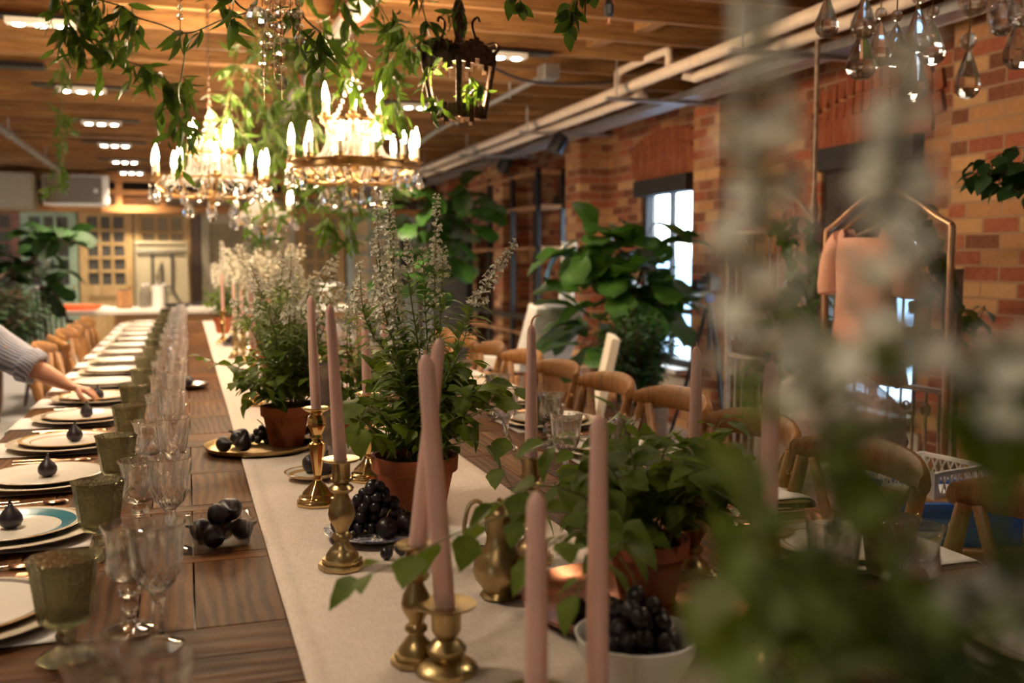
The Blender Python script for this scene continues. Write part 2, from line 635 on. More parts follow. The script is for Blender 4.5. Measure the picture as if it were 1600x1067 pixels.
def mat_linen():
    t = NT('cream_linen_runner')
    v = t.coord()
    a = t.noise(t.coord(scale=(700, 40, 1)), 1.0, 2)
    b = t.noise(t.coord(scale=(40, 700, 1)), 1.0, 2)
    big = t.noise(v, 7.0, 4, 0.6, 0.6)
    h = t.math('ADD', a, b)
    c = t.ramp(t.math('MULTIPLY', h, 0.5), [(0.35, srgb(206, 188, 172)), (0.62, srgb(230, 216, 202))])
    t.bsdf(c, 0.9, 0, t.bump(t.math('ADD', t.math('MULTIPLY', h, 0.05), big), 0.35, 0.012))
    return t.mat


M['linen'] = mat_linen()


def mat_shirt():
    t = NT('blue_striped_shirting')
    v = t.coord(scale=(1, 1, 1))
    w = t.n('ShaderNodeTexWave', wave_type='BANDS', bands_direction='DIAGONAL')
    t.inp(w, Scale=34.0, Distortion=1.5, Detail=2.0)
    t.l(v, w.inputs['Vector'])
    c = t.ramp(w.outputs['Fac'], [(0.3, srgb(104, 108, 126)), (0.6, srgb(176, 176, 186))])
    t.bsdf(c, 0.85, 0, t.bump(t.noise(v, 18, 4), 0.5, 0.01))
    return t.mat


M['shirt'] = mat_shirt()


def mat_leaf(name, dark, light, rough=0.4, trans=0.35, vein=True):
    t = NT(name)
    v = t.coord('Object')
    f = t.noise(v, 9.0, 3)
    g = t.noise(v, 55.0, 2)
    c = t.ramp(f, [(0.3, dark), (0.7, light)])
    c = t.mix(0.25, c, t.ramp(g, [(0.35, dark), (0.65, tuple(min(1, x * 1.3) for x in light))]))
    p = t.bsdf(c, rough, Specular_IOR_Level=0.35)
    tr = t.n('ShaderNodeBsdfTranslucent')
    t.l(t.mix(0.5, c, tuple(min(1, x * 2.0) for x in (light[0] * 1.2, light[1] * 1.25, light[2] * 0.6))), tr.inputs['Color'])
    mx = t.n('ShaderNodeMixShader')
    mx.inputs[0].default_value = trans
    t.l(p.outputs[0], mx.inputs[1])
    t.l(tr.outputs[0], mx.inputs[2])
    t.l(mx.outputs[0], t.out.inputs[0])
    return t.mat


M['vineleaf'] = mat_leaf('smilax_leaf', srgb(34, 56, 22), srgb(84, 110, 44), 0.4, 0.32)
M['potleaf'] = mat_leaf('birch_like_leaf', srgb(40, 58, 16), srgb(106, 126, 40), 0.55, 0.32)
M['salvialeaf'] = mat_leaf('salvia_leaf', srgb(66, 88, 46), srgb(126, 146, 86), 0.55, 0.35)
M['fiddle'] = mat_leaf('fiddle_leaf', srgb(24, 50, 16), srgb(64, 100, 36), 0.35, 0.2)
M['darkleaf'] = mat_leaf('dark_bush_leaf', srgb(18, 40, 16), srgb(44, 80, 30), 0.6, 0.12)
M['oldleaf'] = mat_leaf('yellowing_leaf', srgb(150, 150, 70), srgb(200, 186, 110), 0.5, 0.4)
M['stem'] = plain('green_stem', srgb(112, 116, 70), 0.6, var=0.2, scale=60)
M['bark'] = plain('brown_twig', srgb(78, 58, 40), 0.8, var=0.3, scale=60)


def mat_glass(name, tint=(1, 1, 1), clear=0.5, rough=0.0, ior=1.5, bump=0.0, bscale=60):
    t = NT(name)
    g = t.n('ShaderNodeBsdfGlass')
    t.inp(g, Roughness=rough, IOR=ior)
    g.inputs['Color'].default_value = (*tint, 1)
    tr = t.n('ShaderNodeBsdfTransparent')
    tr.inputs['Color'].default_value = (*tint, 1)
    if bump:
        t.l(t.bump(t.noise(t.coord(), bscale, 2), bump, 0.004), g.inputs['Normal'])
    mx = t.n('ShaderNodeMixShader')
    mx.inputs[0].default_value = clear
    t.l(g.outputs[0], mx.inputs[1])
    t.l(tr.outputs[0], mx.inputs[2])
    t.l(mx.outputs[0], t.out.inputs[0])
    return t.mat


M['glass'] = mat_glass('clear_cut_glass', (0.99, 0.99, 0.99), 0.2, 0.025, 1.5)
M['greenglass'] = mat_glass('smoky_green_glass', (0.70, 0.70, 0.61), 0.3, 0.03, 1.5, 0.5, 90)
M['crystal'] = mat_glass('chandelier_crystal', (1, 1, 1), 0.2, 0.0, 1.6)
M['crystalball'] = mat_glass('clear_crystal_bead', (1, 1, 1), 0.5, 0.0, 1.5)
M['pane'] = mat_glass('window_glass', (0.98, 1, 1), 0.92)
M['plastic'] = mat_glass('clear_plastic', (0.95, 0.95, 0.95), 0.7)


def mat_frost():
    t = NT('etched_frosting')
    b = t.bsdf((0.8, 0.8, 0.8), 0.6)
    tr = t.n('ShaderNodeBsdfTransparent')
    mx = t.n('ShaderNodeMixShader')
    mx.inputs[0].default_value = 0.6
    t.l(b.outputs[0], mx.inputs[1])
    t.l(tr.outputs[0], mx.inputs[2])
    t.l(mx.outputs[0], t.out.inputs[0])
    return t.mat


M['frost'] = mat_frost()


def mat_film():
    t = NT('cloudy_plastic_wrap')
    v = t.coord()
    f = t.noise(v, 9, 4, 0.6, 1.2)
    b = t.bsdf(srgb(214, 196, 192), 0.18, 0, t.bump(f, 1.0, 0.03))
    tr = t.n('ShaderNodeBsdfTransparent')
    mx = t.n('ShaderNodeMixShader')
    mx.inputs[0].default_value = 0.35
    t.l(b.outputs[0], mx.inputs[1])
    t.l(tr.outputs[0], mx.inputs[2])
    t.l(mx.outputs[0], t.out.inputs[0])
    return t.mat


M['film'] = mat_film()


def mat_emit(name, col, e):
    t = NT(name)
    em = t.n('ShaderNodeEmission')
    em.inputs['Color'].default_value = (*col, 1)
    em.inputs['Strength'].default_value = e
    t.l(em.outputs[0], t.out.inputs[0])
    return t.mat


M['bulb'] = mat_emit('lit_candle_bulb', (1.0, 0.74, 0.44), BULB_E)
M['led'] = mat_emit('lit_led_lens', (1.0, 0.86, 0.68), 40.0)


def mat_china(name, base, ring=None):
    """white china; ring = (inner radius, outer radius, colour) bands about the object's z axis"""
    t = NT(name)
    tc = t.n('ShaderNodeTexCoord')
    sp = t.n('ShaderNodeSeparateXYZ')
    t.l(tc.outputs['Object'], sp.inputs[0])
    r = t.math('SQRT', t.math('ADD', t.math('MULTIPLY', sp.outputs['X'], sp.outputs['X']), t.math('MULTIPLY', sp.outputs['Y'], sp.outputs['Y'])))
    col = None
    stops = [(0.0, base)]
    for a, b, c in (ring or []):
        stops += [(a / 0.2, c), (b / 0.2, base)]
    c = t.ramp(t.math('DIVIDE', r, 0.2), stops, 'CONSTANT')
    t.bsdf(c, 0.22, 0, None)
    return t.mat


cream = srgb(226, 218, 204)
gilt = srgb(170, 124, 60)
M['charger'] = plain('cream_stoneware', srgb(188, 174, 150), 0.5, var=0.1, scale=90, bump=0.25)
M['china'] = mat_china('white_china', cream, [(0.131, 0.134, gilt)])
M['chinateal'] = mat_china('teal_banded_china', cream, [(0.094, 0.122, srgb(40, 118, 132)), (0.131, 0.135, gilt)])
M['chinagrey'] = mat_china('grey_rimmed_china', cream, [(0.121, 0.129, srgb(120, 112, 104)), (0.132, 0.135, gilt)])
M['chinagilt'] = mat_china('gilt_patterned_china', cream, [(0.100, 0.104, gilt), (0.122, 0.135, srgb(196, 160, 104))])


def mat_willow():
    t = NT('blue_and_white_transferware')
    v = t.coord()
    f = t.noise(v, 46, 5, 0.65, 2.0)
    c = t.ramp(f, [(0.40, srgb(48, 54, 92)), (0.50, srgb(96, 100, 136)), (0.56, srgb(206, 200, 196))])
    t.bsdf(c, 0.2)
    return t.mat


M['willow'] = mat_willow()


def mat_glow_crystal():
    """faceted beads: clear glass with white scatter mixed in so they seem to glow"""
    t = NT('glow_whitened_beads')
    g = t.n('ShaderNodeBsdfGlass')
    t.inp(g, Roughness=0.02, IOR=1.5)
    d = t.n('ShaderNodeBsdfTranslucent')
    d.inputs['Color'].default_value = (0.95, 0.93, 0.9, 1)
    f = t.n('ShaderNodeBsdfDiffuse')
    f.inputs['Color'].default_value = (0.95, 0.93, 0.9, 1)
    m1, m2 = t.n('ShaderNodeMixShader'), t.n('ShaderNodeMixShader')
    m1.inputs[0].default_value = 0.5
    m2.inputs[0].default_value = 0.45  # white share put in to imitate the glow of lit crystal
    t.l(d.outputs[0], m1.inputs[1])
    t.l(f.outputs[0], m1.inputs[2])
    t.l(g.outputs[0], m2.inputs[1])
    t.l(m1.outputs[0], m2.inputs[2])
    t.l(m2.outputs[0], t.out.inputs[0])
    return t.mat


M['beads'] = mat_glow_crystal()


def mat_perforated():
    t = NT('cream_perforated_plastic')
    v = t.coord(scale=(70, 70, 70), rot=(0, R(45), 0))
    c = t.n('ShaderNodeTexChecker')
    t.inp(c, Scale=1.0)
    c.inputs['Color1'].default_value = (*srgb(200, 188, 156), 1)
    c.inputs['Color2'].default_value = (*srgb(140, 126, 96), 1)
    t.l(v, c.inputs['Vector'])
    t.bsdf(c.outputs['Color'], 0.6)
    return t.mat


M['perf'] = mat_perforated()

# ------------------------------------------------------------------ room shell
b = MB().box(((LEFT_X + WALL_X) / 2, 5.6, -0.05), (WALL_X - LEFT_X + 1.2, 20.0, 0.1))
struct('floor', b, M['floor'], smooth=0)
b = MB().box(((LEFT_X + WALL_X) / 2, 5.6, JOIST_Z + 0.32), (WALL_X - LEFT_X + 1.2, 20.0, 0.06))
struct('ceiling', b, M['deck'], smooth=0)
_y, _k = -3.6, 0
while _y < 15.0:
    w = 0.12 if _k in (22, 31) else 0.045
    struct('ceiling_joist', MB().box((0, 0, 0), (WALL_X - LEFT_X + 0.1, w, 0.29)), M['joist'], smooth=0, loc=((LEFT_X + WALL_X) / 2, _y, JOIST_Z + 0.145))
    _y += 0.463
    _k += 1
for _x, _y in ((-0.62, 6.30), (2.45, 5.10), (2.35, 5.55), (-1.0, 9.05), (1.0, 4.65), (-1.4, 4.9), (0.3, 7.2)):
    j = -3.6 + 0.463 * math.floor((_y + 3.6) / 0.463)
    struct('joist_blocking', MB().box((0, 0, 0), (0.09, 0.418, 0.24)), M['joist'], smooth=0, loc=(_x, j + 0.2315, JOIST_Z + 0.17))


def wall_run(x0, x1, wins, ya, yb, z0, z1, top=2.85):
    b = MB()
    ys = [ya] + [v for w in sorted(wins) for v in w] + [yb]
    for i in range(0, len(ys), 2):
        b.box(((x0 + x1) / 2, (ys[i] + ys[i + 1]) / 2, top / 2), (x1 - x0, ys[i + 1] - ys[i], top))
    for a, c in wins:
        b.box(((x0 + x1) / 2, (a + c) / 2, z0 / 2), (x1 - x0, c - a, z0))
        b.box(((x0 + x1) / 2, (a + c) / 2, (z1 + top) / 2), (x1 - x0, c - a, top - z1))
    return b


struct('wall_right', wall_run(WALL_X, WALL_X + 0.14, RIGHT_WINDOWS, FRONT_Y, 15.5, *WIN_Z), M['brick'], smooth=0)
struct('wall_left', wall_run(LEFT_X - 0.28, LEFT_X, LEFT_WINDOWS, FRONT_Y, 15.5, 0.7, 2.1), M['plaster'], smooth=0)
struct('wall_back', MB().box(((LEFT_X + WALL_X) / 2, BACK_Y + 0.1, 1.42), (WALL_X - LEFT_X + 0.6, 0.2, 2.84)), M['blackmat'], smooth=0)
struct('wall_front', MB().box(((LEFT_X + WALL_X) / 2, FRONT_Y - 0.1, 1.42), (WALL_X - LEFT_X + 0.6, 0.2, 2.84)), M['plaster'], smooth=0)
for _y in (13.45, 10.96, 8.645, 6.155, 3.50, 1.05, -1.45, -3.7):
    struct('wall_pier', MB().box((0, 0, 0), (WALL_X - PIER_X + 0.02, 0.69 if _y == 3.50 else 0.36, 2.82)), M['brick'], smooth=0, bevel=0.006, loc=((WALL_X + PIER_X) / 2 + 0.01, _y, 1.41))

# tall windows in the brick wall
for n, (a, c) in enumerate(RIGHT_WINDOWS):
    z0, z1 = WIN_Z
    m = (a + c) / 2
    root = tag(bpy.data.objects.new('window_%d' % (n + 1), None), kind='structure')
    COL.objects.link(root)
    root.location = (WALL_X, m, z0)
    w, h = c - a, z1 - z0
    fx = 0.07
    f = MB()
    for s in (-1, 1):
        f.box((fx, s * (w / 2 - 0.035), h / 2), (0.09, 0.07, h))
    f.box((fx, 0, h - 0.04), (0.09, w, 0.08)).box((fx, 0, 0.035), (0.09, w, 0.07))
    f.box((fx, 0, h / 2), (0.05, 0.025, h)).box((fx, 0, h * 0.30), (0.06, w, 0.045))
    f.box((-0.01, 0, h - 0.055), (0.12, w, 0.13))
    tag(f.build('window_frame', M['blackmat'], root, 0), kind='structure')
    tag(MB().box((fx + 0.01, 0, h / 2), (0.006, w - 0.1, h - 0.1)).build('glazing', M['pane'], root, 0), kind='structure')
    tag(MB().box((0.0, 0, -0.005), (0.26, w - 0.004, 0.04)).build('window_sill', M['white'], root, 0), kind='structure')
    tag(MB().box((-0.012, 0, -0.16), (0.02, w + 0.1, 0.18)).build('sill_apron', M['plaster'], root, 0), kind='structure')
    ar = MB()
    nb = int((w + 0.3) / 0.075)
    for rr in (0, 1):
        for i in range(nb):
            u = (i + 0.5) / nb - 0.5
            zz = h + 0.24 + rr * 0.115 - 0.42 * u * u
            ar.box((-0.008, u * (w + 0.3), zz), (0.03, 0.066, 0.105), (u * 0.5, 0, 0))
    ar.box((-0.006, 0, h + 0.1), (0.03, w + 0.14, 0.16))
    tag(ar.build('brick_arch', M['soldier'], root, 0), kind='structure')
bl = MB().box((0, 0, 0), (0.012, 0.80, 0.44)).tube([(0, -0.4, 0.22), (0, 0.4, 0.22)], 0.03, 10).tube([(0, -0.4, -0.22), (0, 0.4, -0.22)], 0.012, 8)
tag(bl.build('roller_blind', plain('charcoal_blind', srgb(66, 56, 54), 0.8), None, loc=(WALL_X + 0.02, 4.81, 1.64)),
    'charcoal roller blind half drawn down the window behind the pink dress', 'blind')
for n, (a, c) in enumerate(LEFT_WINDOWS):
    root = tag(bpy.data.objects.new('window_%d' % (n + 11), None), kind='structure')
    COL.objects.link(root)
    root.location = (LEFT_X - 0.14, (a + c) / 2, 1.4)
    f = MB()
    w, h = c - a, 1.4
    for s in (-1, 0, 1):
        f.box((0, s * (w / 2 - 0.03), 0), (0.06, 0.06, h)).box((0, 0, s * (h / 2 - 0.03)), (0.06, w, 0.06))
    tag(f.build('window_frame', M['white'], root, 0), kind='structure')
    tag(MB().box((0.0, 0, 0), (0.006, w - 0.1, h - 0.1)).build('glazing', M['pane'], root, 0), kind='structure')
# the street outside
struct('street', MB().box((9, 5, -0.6), (9.6, 60, 0.1)), M['greysky'], smooth=0)
hs = MB().box((14, 12, 0.2), (1.0, 40, 2.4))
for i in range(9):
    hs.box((13.49, -6 + i * 4.5, 0.5), (0.06, 1.6, 1.0))
struct('building_outside', hs, M['greysky'], smooth=0)

# back of the room: soffit beams, old doors as panelling
YB = 14.86
b = MB().box((0.6, YB, 2.03), (5.9, 0.16, 0.10)).box((0.6, YB, 2.255), (5.9, 0.10, 0.07)).box((0.6, YB, 2.47), (5.9, 0.16, 0.14))
for x in (-2.0, -0.85, -0.28, 0.35, 1.4, 2.6):
    b.box((x, YB, 2.24), (0.09, 0.12, 0.36))
struct('trim_1', b, M['beam'], smooth=0)
b = MB().box((-2.72, 14.7, 2.22), (1.74, 0.9, 0.46))
struct('trim_2', b, plain('tan_bulkhead_paint', srgb(150, 136, 112), 0.8, var=0.05), smooth=0, bevel=0.01)
for zz in (2.13, 2.18):
    tag(MB().tube([(-1.6, YB + 0.12, zz), (2.9, YB + 0.12, zz)], 0.022, 10).build('white_pipe', M['pipe']),
        'slim white pipe running along the opening above the back doors, %s of two' % ('lower' if zz < 2.15 else 'upper'), 'pipe', 'pipes above the back doors')


def old_door(n, x0, x1, mat, pane, cols, rows, z_pane=(0.98, 1.93), extra=0.0, y=None):
    y = y or BACK_Y - 0.16
    w = x1 - x0
    root = tag(bpy.data.objects.new('door_%d' % n, None), kind='structure')
    COL.objects.link(root)
    root.location = ((x0 + x1) / 2, y, 0)
    f = MB()
    st = 0.11
    a, c = z_pane
    for s in (-1, 1):
        f.box((s * (w / 2 - st / 2), 0, 0.99), (st, 0.06, 1.98))
    f.box((0, 0, 1.98 - (1.98 - c) / 2), (w - 2 * st, 0.06, 1.98 - c)).box((0, 0, a - 0.08), (w - 2 * st, 0.06, 0.16)).box((0, 0, 0.12), (w - 2 * st, 0.06, 0.24))
    f.box((0, 0.01, a / 2), (w - 2 * st, 0.03, a))
    iw, ih = w - 2 * st, c - a
    for i in range(1, cols):
        f.box((-iw / 2 + iw * i / cols, 0, (a + c) / 2), (0.04, 0.045, ih))
    for j in range(1, rows):
        f.box((0, 0, a + ih * j / rows), (iw, 0.045, 0.04))
    tag(f.build('door_frame', mat, root, 0, 0.004), kind='structure')
    tag(MB().box((0, 0.012, (a + c) / 2), (iw, 0.008, ih)).build('door_panes', pane, root, 0), kind='structure')
    tag(MB().ball((w / 2 - 0.05, -0.06, 0.95), 0.025).tube([(w / 2 - 0.05, -0.03, 0.95), (w / 2 - 0.05, -0.06, 0.95)], 0.01).build('door_handle', M['brasschand'], root), kind='structure')


old_door(1, -2.95, -2.14, M['pinkwall'], M['panedark'], 3, 5)
old_door(2, -2.13, -1.42, M['tealdoor'], M['panedark'], 3, 5, (0.98, 1.92))
old_door(3, -1.40, -0.70, M['olddoor'], M['panedark'], 3, 5, (0.98, 1.93))
old_door(4, -0.68, 0.08, M['olddoor'], M['panewarm'], 3, 4, (1.1, 1.93))
old_door(5, 0.22, 0.92, M['greydoor'], M['panewarm'], 1, 1, (1.2, 1.85))
old_door(6, 0.95, 1.55, M['greydoor'], M['panelit'], 3, 5, (0.9, 1.93))
old_door(7, 1.57, 2.27, M['olddoor'], M['panewarm'], 3, 5, (0.9, 1.93))
old_door(8, 2.30, 3.0, M['bluedoor'], M['panelit'], 2, 4, (0.9, 1.93))
old_door(9, 3.0, 3.66, M['bluedoor'], M['panedark'], 2, 4, (0.9, 1.93))
tag(MB().box((0, 0, 0), (0.11, 0.08, 1.98)).build('trim_3', M['darkwood'], None, 0, loc=(0.15, BACK_Y - 0.14, 0.99)), kind='structure')

# ------------------------------------------------------------------ ceiling services


def led(x, y, label):
    t = thing('ceiling_light', label, 'light', (x, y, JOIST_Z), 0, 'triple spot lights under the joists')
    MB().box((0, 0, -0.008), (0.62, 0.10, 0.016)).build('housing', M['black'], t, 0)
    MB().box((0, 0, -0.030), (0.32, 0.085, 0.028)).build('lamp_tray', M['white'], t, 0)
    for k in (-1, 0, 1):
        MB().lathe([(0.0, -0.050), (0.022, -0.050), (0.027, -0.046), (0.027, -0.043)], 16, (k * 0.102, 0, 0)).build('lamp', M['led'], t)
    l = bpy.data.lights.new('spot_lamp', 'SPOT')
    l.energy = LED_W * ((0.42 if y < 1 else 0.9) * (0.45 if x > 0 else 1.0) if y < 5 else (1.2 if x > 0 and y < 8 else 2.4))
    l.color = (1.0, 0.79, 0.55)
    l.spot_size = R(125)
    l.spot_blend = 0.9
    l.shadow_soft_size = 0.09
    o = bpy.data.objects.new('spot_lamp', l)
    COL.objects.link(o)
    o.parent = t
    o.location = (0, 0, -0.07)
    return t


LY = [-1.5, 0.3, 2.1, 3.87, 5.58, 7.64, 9.38, 11.1, 12.9, 14.45]  # nearest ones and those behind the camera are out of view, added as fill
for i, y in enumerate(LY):
    led(-0.66, y, 'triple spot light in the left ceiling row, %s one counting from the camera' % ORD[i])
for i, y in enumerate((-1.5, 0.3, 2.1, 3.87, 5.62, 7.64, 9.5, 11.4, 13.2)):  # here too the near and rear spots are unseen, added to brighten the foreground
    led(1.76, y, 'triple spot light in the right ceiling row, %s one counting from the camera' % ORD[i])
t = tag(MB().box((0, 0, 0), (0.5, 0.12, 0.03)).build('ceiling_box', M['black'], None, 0, 0.004, loc=(-1.05, 6.9, JOIST_Z - 0.016)),
        'long black junction box under the joists at far left', 'junction box')

# white insulated pipes along the brick wall
pts = [(2.70, FRONT_Y + 0.1, 2.40), (2.72, 15.0, 2.40)]
t = thing('insulated_pipe', 'upper of the two fat white pipes under the ceiling by brick wall', 'pipe', (2.68, 0, 2.415), 0, 'white pipes under the ceiling')
MB().tube([(0, FRONT_Y + 0.1, 0), (0.03, 5.85, 0)], 0.034, 14).tube([(0.03, 5.87, 0), (0.08, 15.0, 0)], 0.034, 14).build('pipe_run', M['pipe'], t)
MB().tube(spline([(0.03, 5.35, 0.0), (0.03, 5.35, 0.10), (0.03, 5.42, 0.125), (0.03, 6.0, 0.125), (0.03, 6.07, 0.10), (0.03, 6.07, 0.0)], 5), 0.024, 12).build('pipe_loop', M['pipe'], t)
for y in (4.35, 5.86, 7.6, 9.4, 11.2, 13.0):
    MB().lathe([(0.038, -0.02), (0.041, -0.02), (0.041, 0.02), (0.038, 0.02)], 14, mtx=Matrix.Translation((0.03, y, 0)) @ Matrix.Rotation(PI / 2, 4, 'X'), cap=False).build('pipe_clip', M['steel'], t)
t = thing('insulated_pipe', 'lower of the two fat white pipes, next to the brick wall', 'pipe', (2.86, 0, 2.385), 0, 'white pipes under the ceiling')
MB().tube([(0, FRONT_Y + 0.1, 0), (0, 5.25, 0)], 0.032, 14).tube([(0, 6.05, 0), (0, 15.0, 0)], 0.032, 14).build('pipe_run', M['pipe'], t)
MB().tube(spline([(0, 5.25, 0), (0.0, 5.30, 0.0), (-0.06, 5.34, 0.02)], 4), 0.032, 12).tube(spline([(0, 6.05, 0), (-0.0, 6.0, -0.01), (-0.06, 5.95, 0.02)], 4), 0.032, 12).build('pipe_elbow', M['pipe'], t)
t = thing('cable_tray', 'grey steel cable tray hung below the white pipes along the wall', 'cable tray', (3.06, 0, 2.37))
MB().box((0, 5.5, 0), (0.012, 19.0, 0.05)).box((0.14, 5.5, 0), (0.012, 19.0, 0.05)).box((0.07, 5.5, -0.02), (0.14, 19.0, 0.006)).build('tray', M['steel'], t, 0)
for y in (1.2, 2.75, 4.35, 5.86, 7.6, 9.4, 11.2, 13.0):
    s = thing('pipe_hanger', 'threaded rod hanger carrying the white pipes, %s from the camera' % ORD[[1.2, 2.75, 4.35, 5.86, 7.6, 9.4, 11.2, 13.0].index(y)], 'hanger', (2.86, y + 0.03, 2.335), 0, 'hangers under the white pipes')
    MB().box((0.08, 0, 0), (0.78, 0.04, 0.022)).build('crossbar', M['steel'], s, 0)
    for x in (-0.24, 0.42):
        MB().tube([(x, 0, 0), (x, 0, 0.30)], 0.006, 6).build('rod', M['steel'], s)
t = thing('conduit', 'thin grey conduit bending under the joists left of the white pipes', 'conduit', (0, 0, 0))
MB().tube(spline([(2.15, 5.9, 2.46), (2.15, 7.2, 2.46), (2.14, 8.6, 2.46), (2.1, 9.4, 2.40), (2.1, 10.4, 2.40), (2.1, 14.8, 2.40)], 5), 0.018, 8).build('conduit_run', M['steel'], t)
MB().box((2.15, 5.86, 2.465), (0.10, 0.14, 0.09)).build('conduit_box', M['steel'], t, 0, 0.005)
for y in (6.6, 8.0, 9.6, 11.4):
    MB().tube([(2.14, y, 2.42), (2.14, y, JOIST_Z + 0.02)], 0.008, 6).build('conduit_strap', M['steel'], t)
t = thing('sprinkler_main', 'fat grey sprinkler pipe with red clamps among the vines', 'pipe', (0.70, 0, 2.42))
MB().tube([(0.06, 1.5, 0), (0, 14.8, 0)], 0.052, 16).build('pipe_run', M['duct'], t)
for y in (4.55, 6.25, 8.2, 10.4):
    k = 0.06 * (14.8 - y) / 13.3
    MB().lathe([(0.054, -0.025), (0.060, -0.025), (0.060, 0.025), (0.054, 0.025)], 16, mtx=Matrix.Translation((k, y, 0)) @ Matrix.Rotation(PI / 2, 4, 'X'), cap=False) \
        .tube([(k, y, 0.05), (k, y, 0.15)], 0.008, 6).build('pipe_clamp', M['red'], t)
t = thing('grey_pipe', 'dark grey pipe under the ceiling at far left', 'pipe', (-1.42, 0, 2.40))
MB().tube([(0, 2.0, 0), (0, 14.2, 0)], 0.03, 12).build('pipe_run', M['duct'], t)
for y in (4.0, 7.2, 9.6, 12.0):
    MB().tube([(0, y, 0.02), (0, y, 0.14)], 0.008, 6).lathe([(0.032, -0.012), (0.036, -0.012), (0.036, 0.012), (0.032, 0.012)], 12, mtx=Matrix.Translation((0, y, 0)) @ Matrix.Rotation(PI / 2, 4, 'X'), cap=False).build('pipe_clamp', M['steel'], t)
p = px(951, 12, 4.4)
t = thing('ceiling_sprinkler', 'small dark sprinkler head hanging below a joist near top centre', 'sprinkler', (p.x, p.y, p.z - 0.04))
MB().lathe([(0.012, 0.0), (0.022, 0.01), (0.024, 0.05), (0.016, 0.06), (0.016, 0.2)], 12).build('socket', M['black'], t)
MB().lathe([(0.004, -0.03), (0.01, -0.025), (0.006, 0.0)], 10).lathe([(0.02, -0.034), (0.02, -0.03)], 10).build('nozzle', M['copper'], t)
t = thing('black_cable', 'thin black cable sagging under the joists beside the lantern', 'cable')
MB().tube(spline([(1.5, 5.66, 2.50), (1.75, 5.8, 2.47), (2.0, 5.9, 2.42), (2.3, 5.95, 2.42), (2.62, 5.95, 2.45)], 6), 0.008, 6).build('cable_run', M['black'], t)
for i, (x, y, d) in enumerate(((872, 226, 8.0), (788, 258, 10.2), (655, 285, 12.4))):
    p = px(x, y, d)
    t = thing('wall_spot', 'black cylindrical spot aimed at the brick wall, %s from the camera' % ORD[i], 'light', (p.x, p.y, p.z), 0, 'black spots by the brick wall')
    m = Matrix.Rotation(R(28), 4, 'Y')
    MB().lathe([(0.062, -0.07), (0.068, -0.06), (0.068, 0.06), (0.05, 0.08), (0.0, 0.08)], 16, mtx=m).build('spot_body', M['black'], t)
    MB().lathe([(0.0, -0.066), (0.058, -0.066)], 16, mtx=m).build('spot_lens', M['steel'], t)
    MB().tube([(0.0, 0, 0.06), (0.02, 0, 0.12), (0.02, 0, JOIST_Z - p.z)], 0.008, 6).build('bracket', M['black'], t)

# loudspeakers on the back beam


def speaker(x0, x1, z0, z1, label):
    w, h = x1 - x0, z1 - z0
    t = thing('loudspeaker', label, 'loudspeaker', ((x0 + x1) / 2, 14.5, (z0 + z1) / 2), 0, 'white speakers on the back beam')
    MB().prism([(-w / 2, 0.0), (w / 2, 0.0), (w / 2 * 0.8, 0.3), (-w / 2 * 0.8, 0.3)], -h / 2, h / 2).build('cabinet', M['white'], t, 0, 0.02)
    MB().box((-w * 0.035, -0.005, 0), (w * 0.86, 0.012, h * 0.84)).build('grille', M['spkgrille'], t, 0, 0.004)
    MB().box((w * 0.30, -0.014, -0.01), (0.05, 0.006, 0.05)).build('badge', M['white'], t, 0)
    MB().tube([(-w * 0.2, 0.2, h / 2), (-w * 0.2, 0.2, JOIST_Z - (z0 + z1) / 2)], 0.012).tube([(w * 0.2, 0.2, h / 2), (w * 0.2, 0.2, JOIST_Z - (z0 + z1) / 2)], 0.012).build('bracket', M['black'], t)


speaker(-1.78, -0.95, 2.05, 2.46, 'white loudspeaker hung at the left end of the back beam')
speaker(2.0, 2.92, 2.03, 2.42, 'white loudspeaker on the back beam below the main chandelier')

# ------------------------------------------------------------------ the long table
TZ = 0.76
TX0, TX1 = -0.56, 1.36
TXC = 0.5 * (TX0 + TX1)


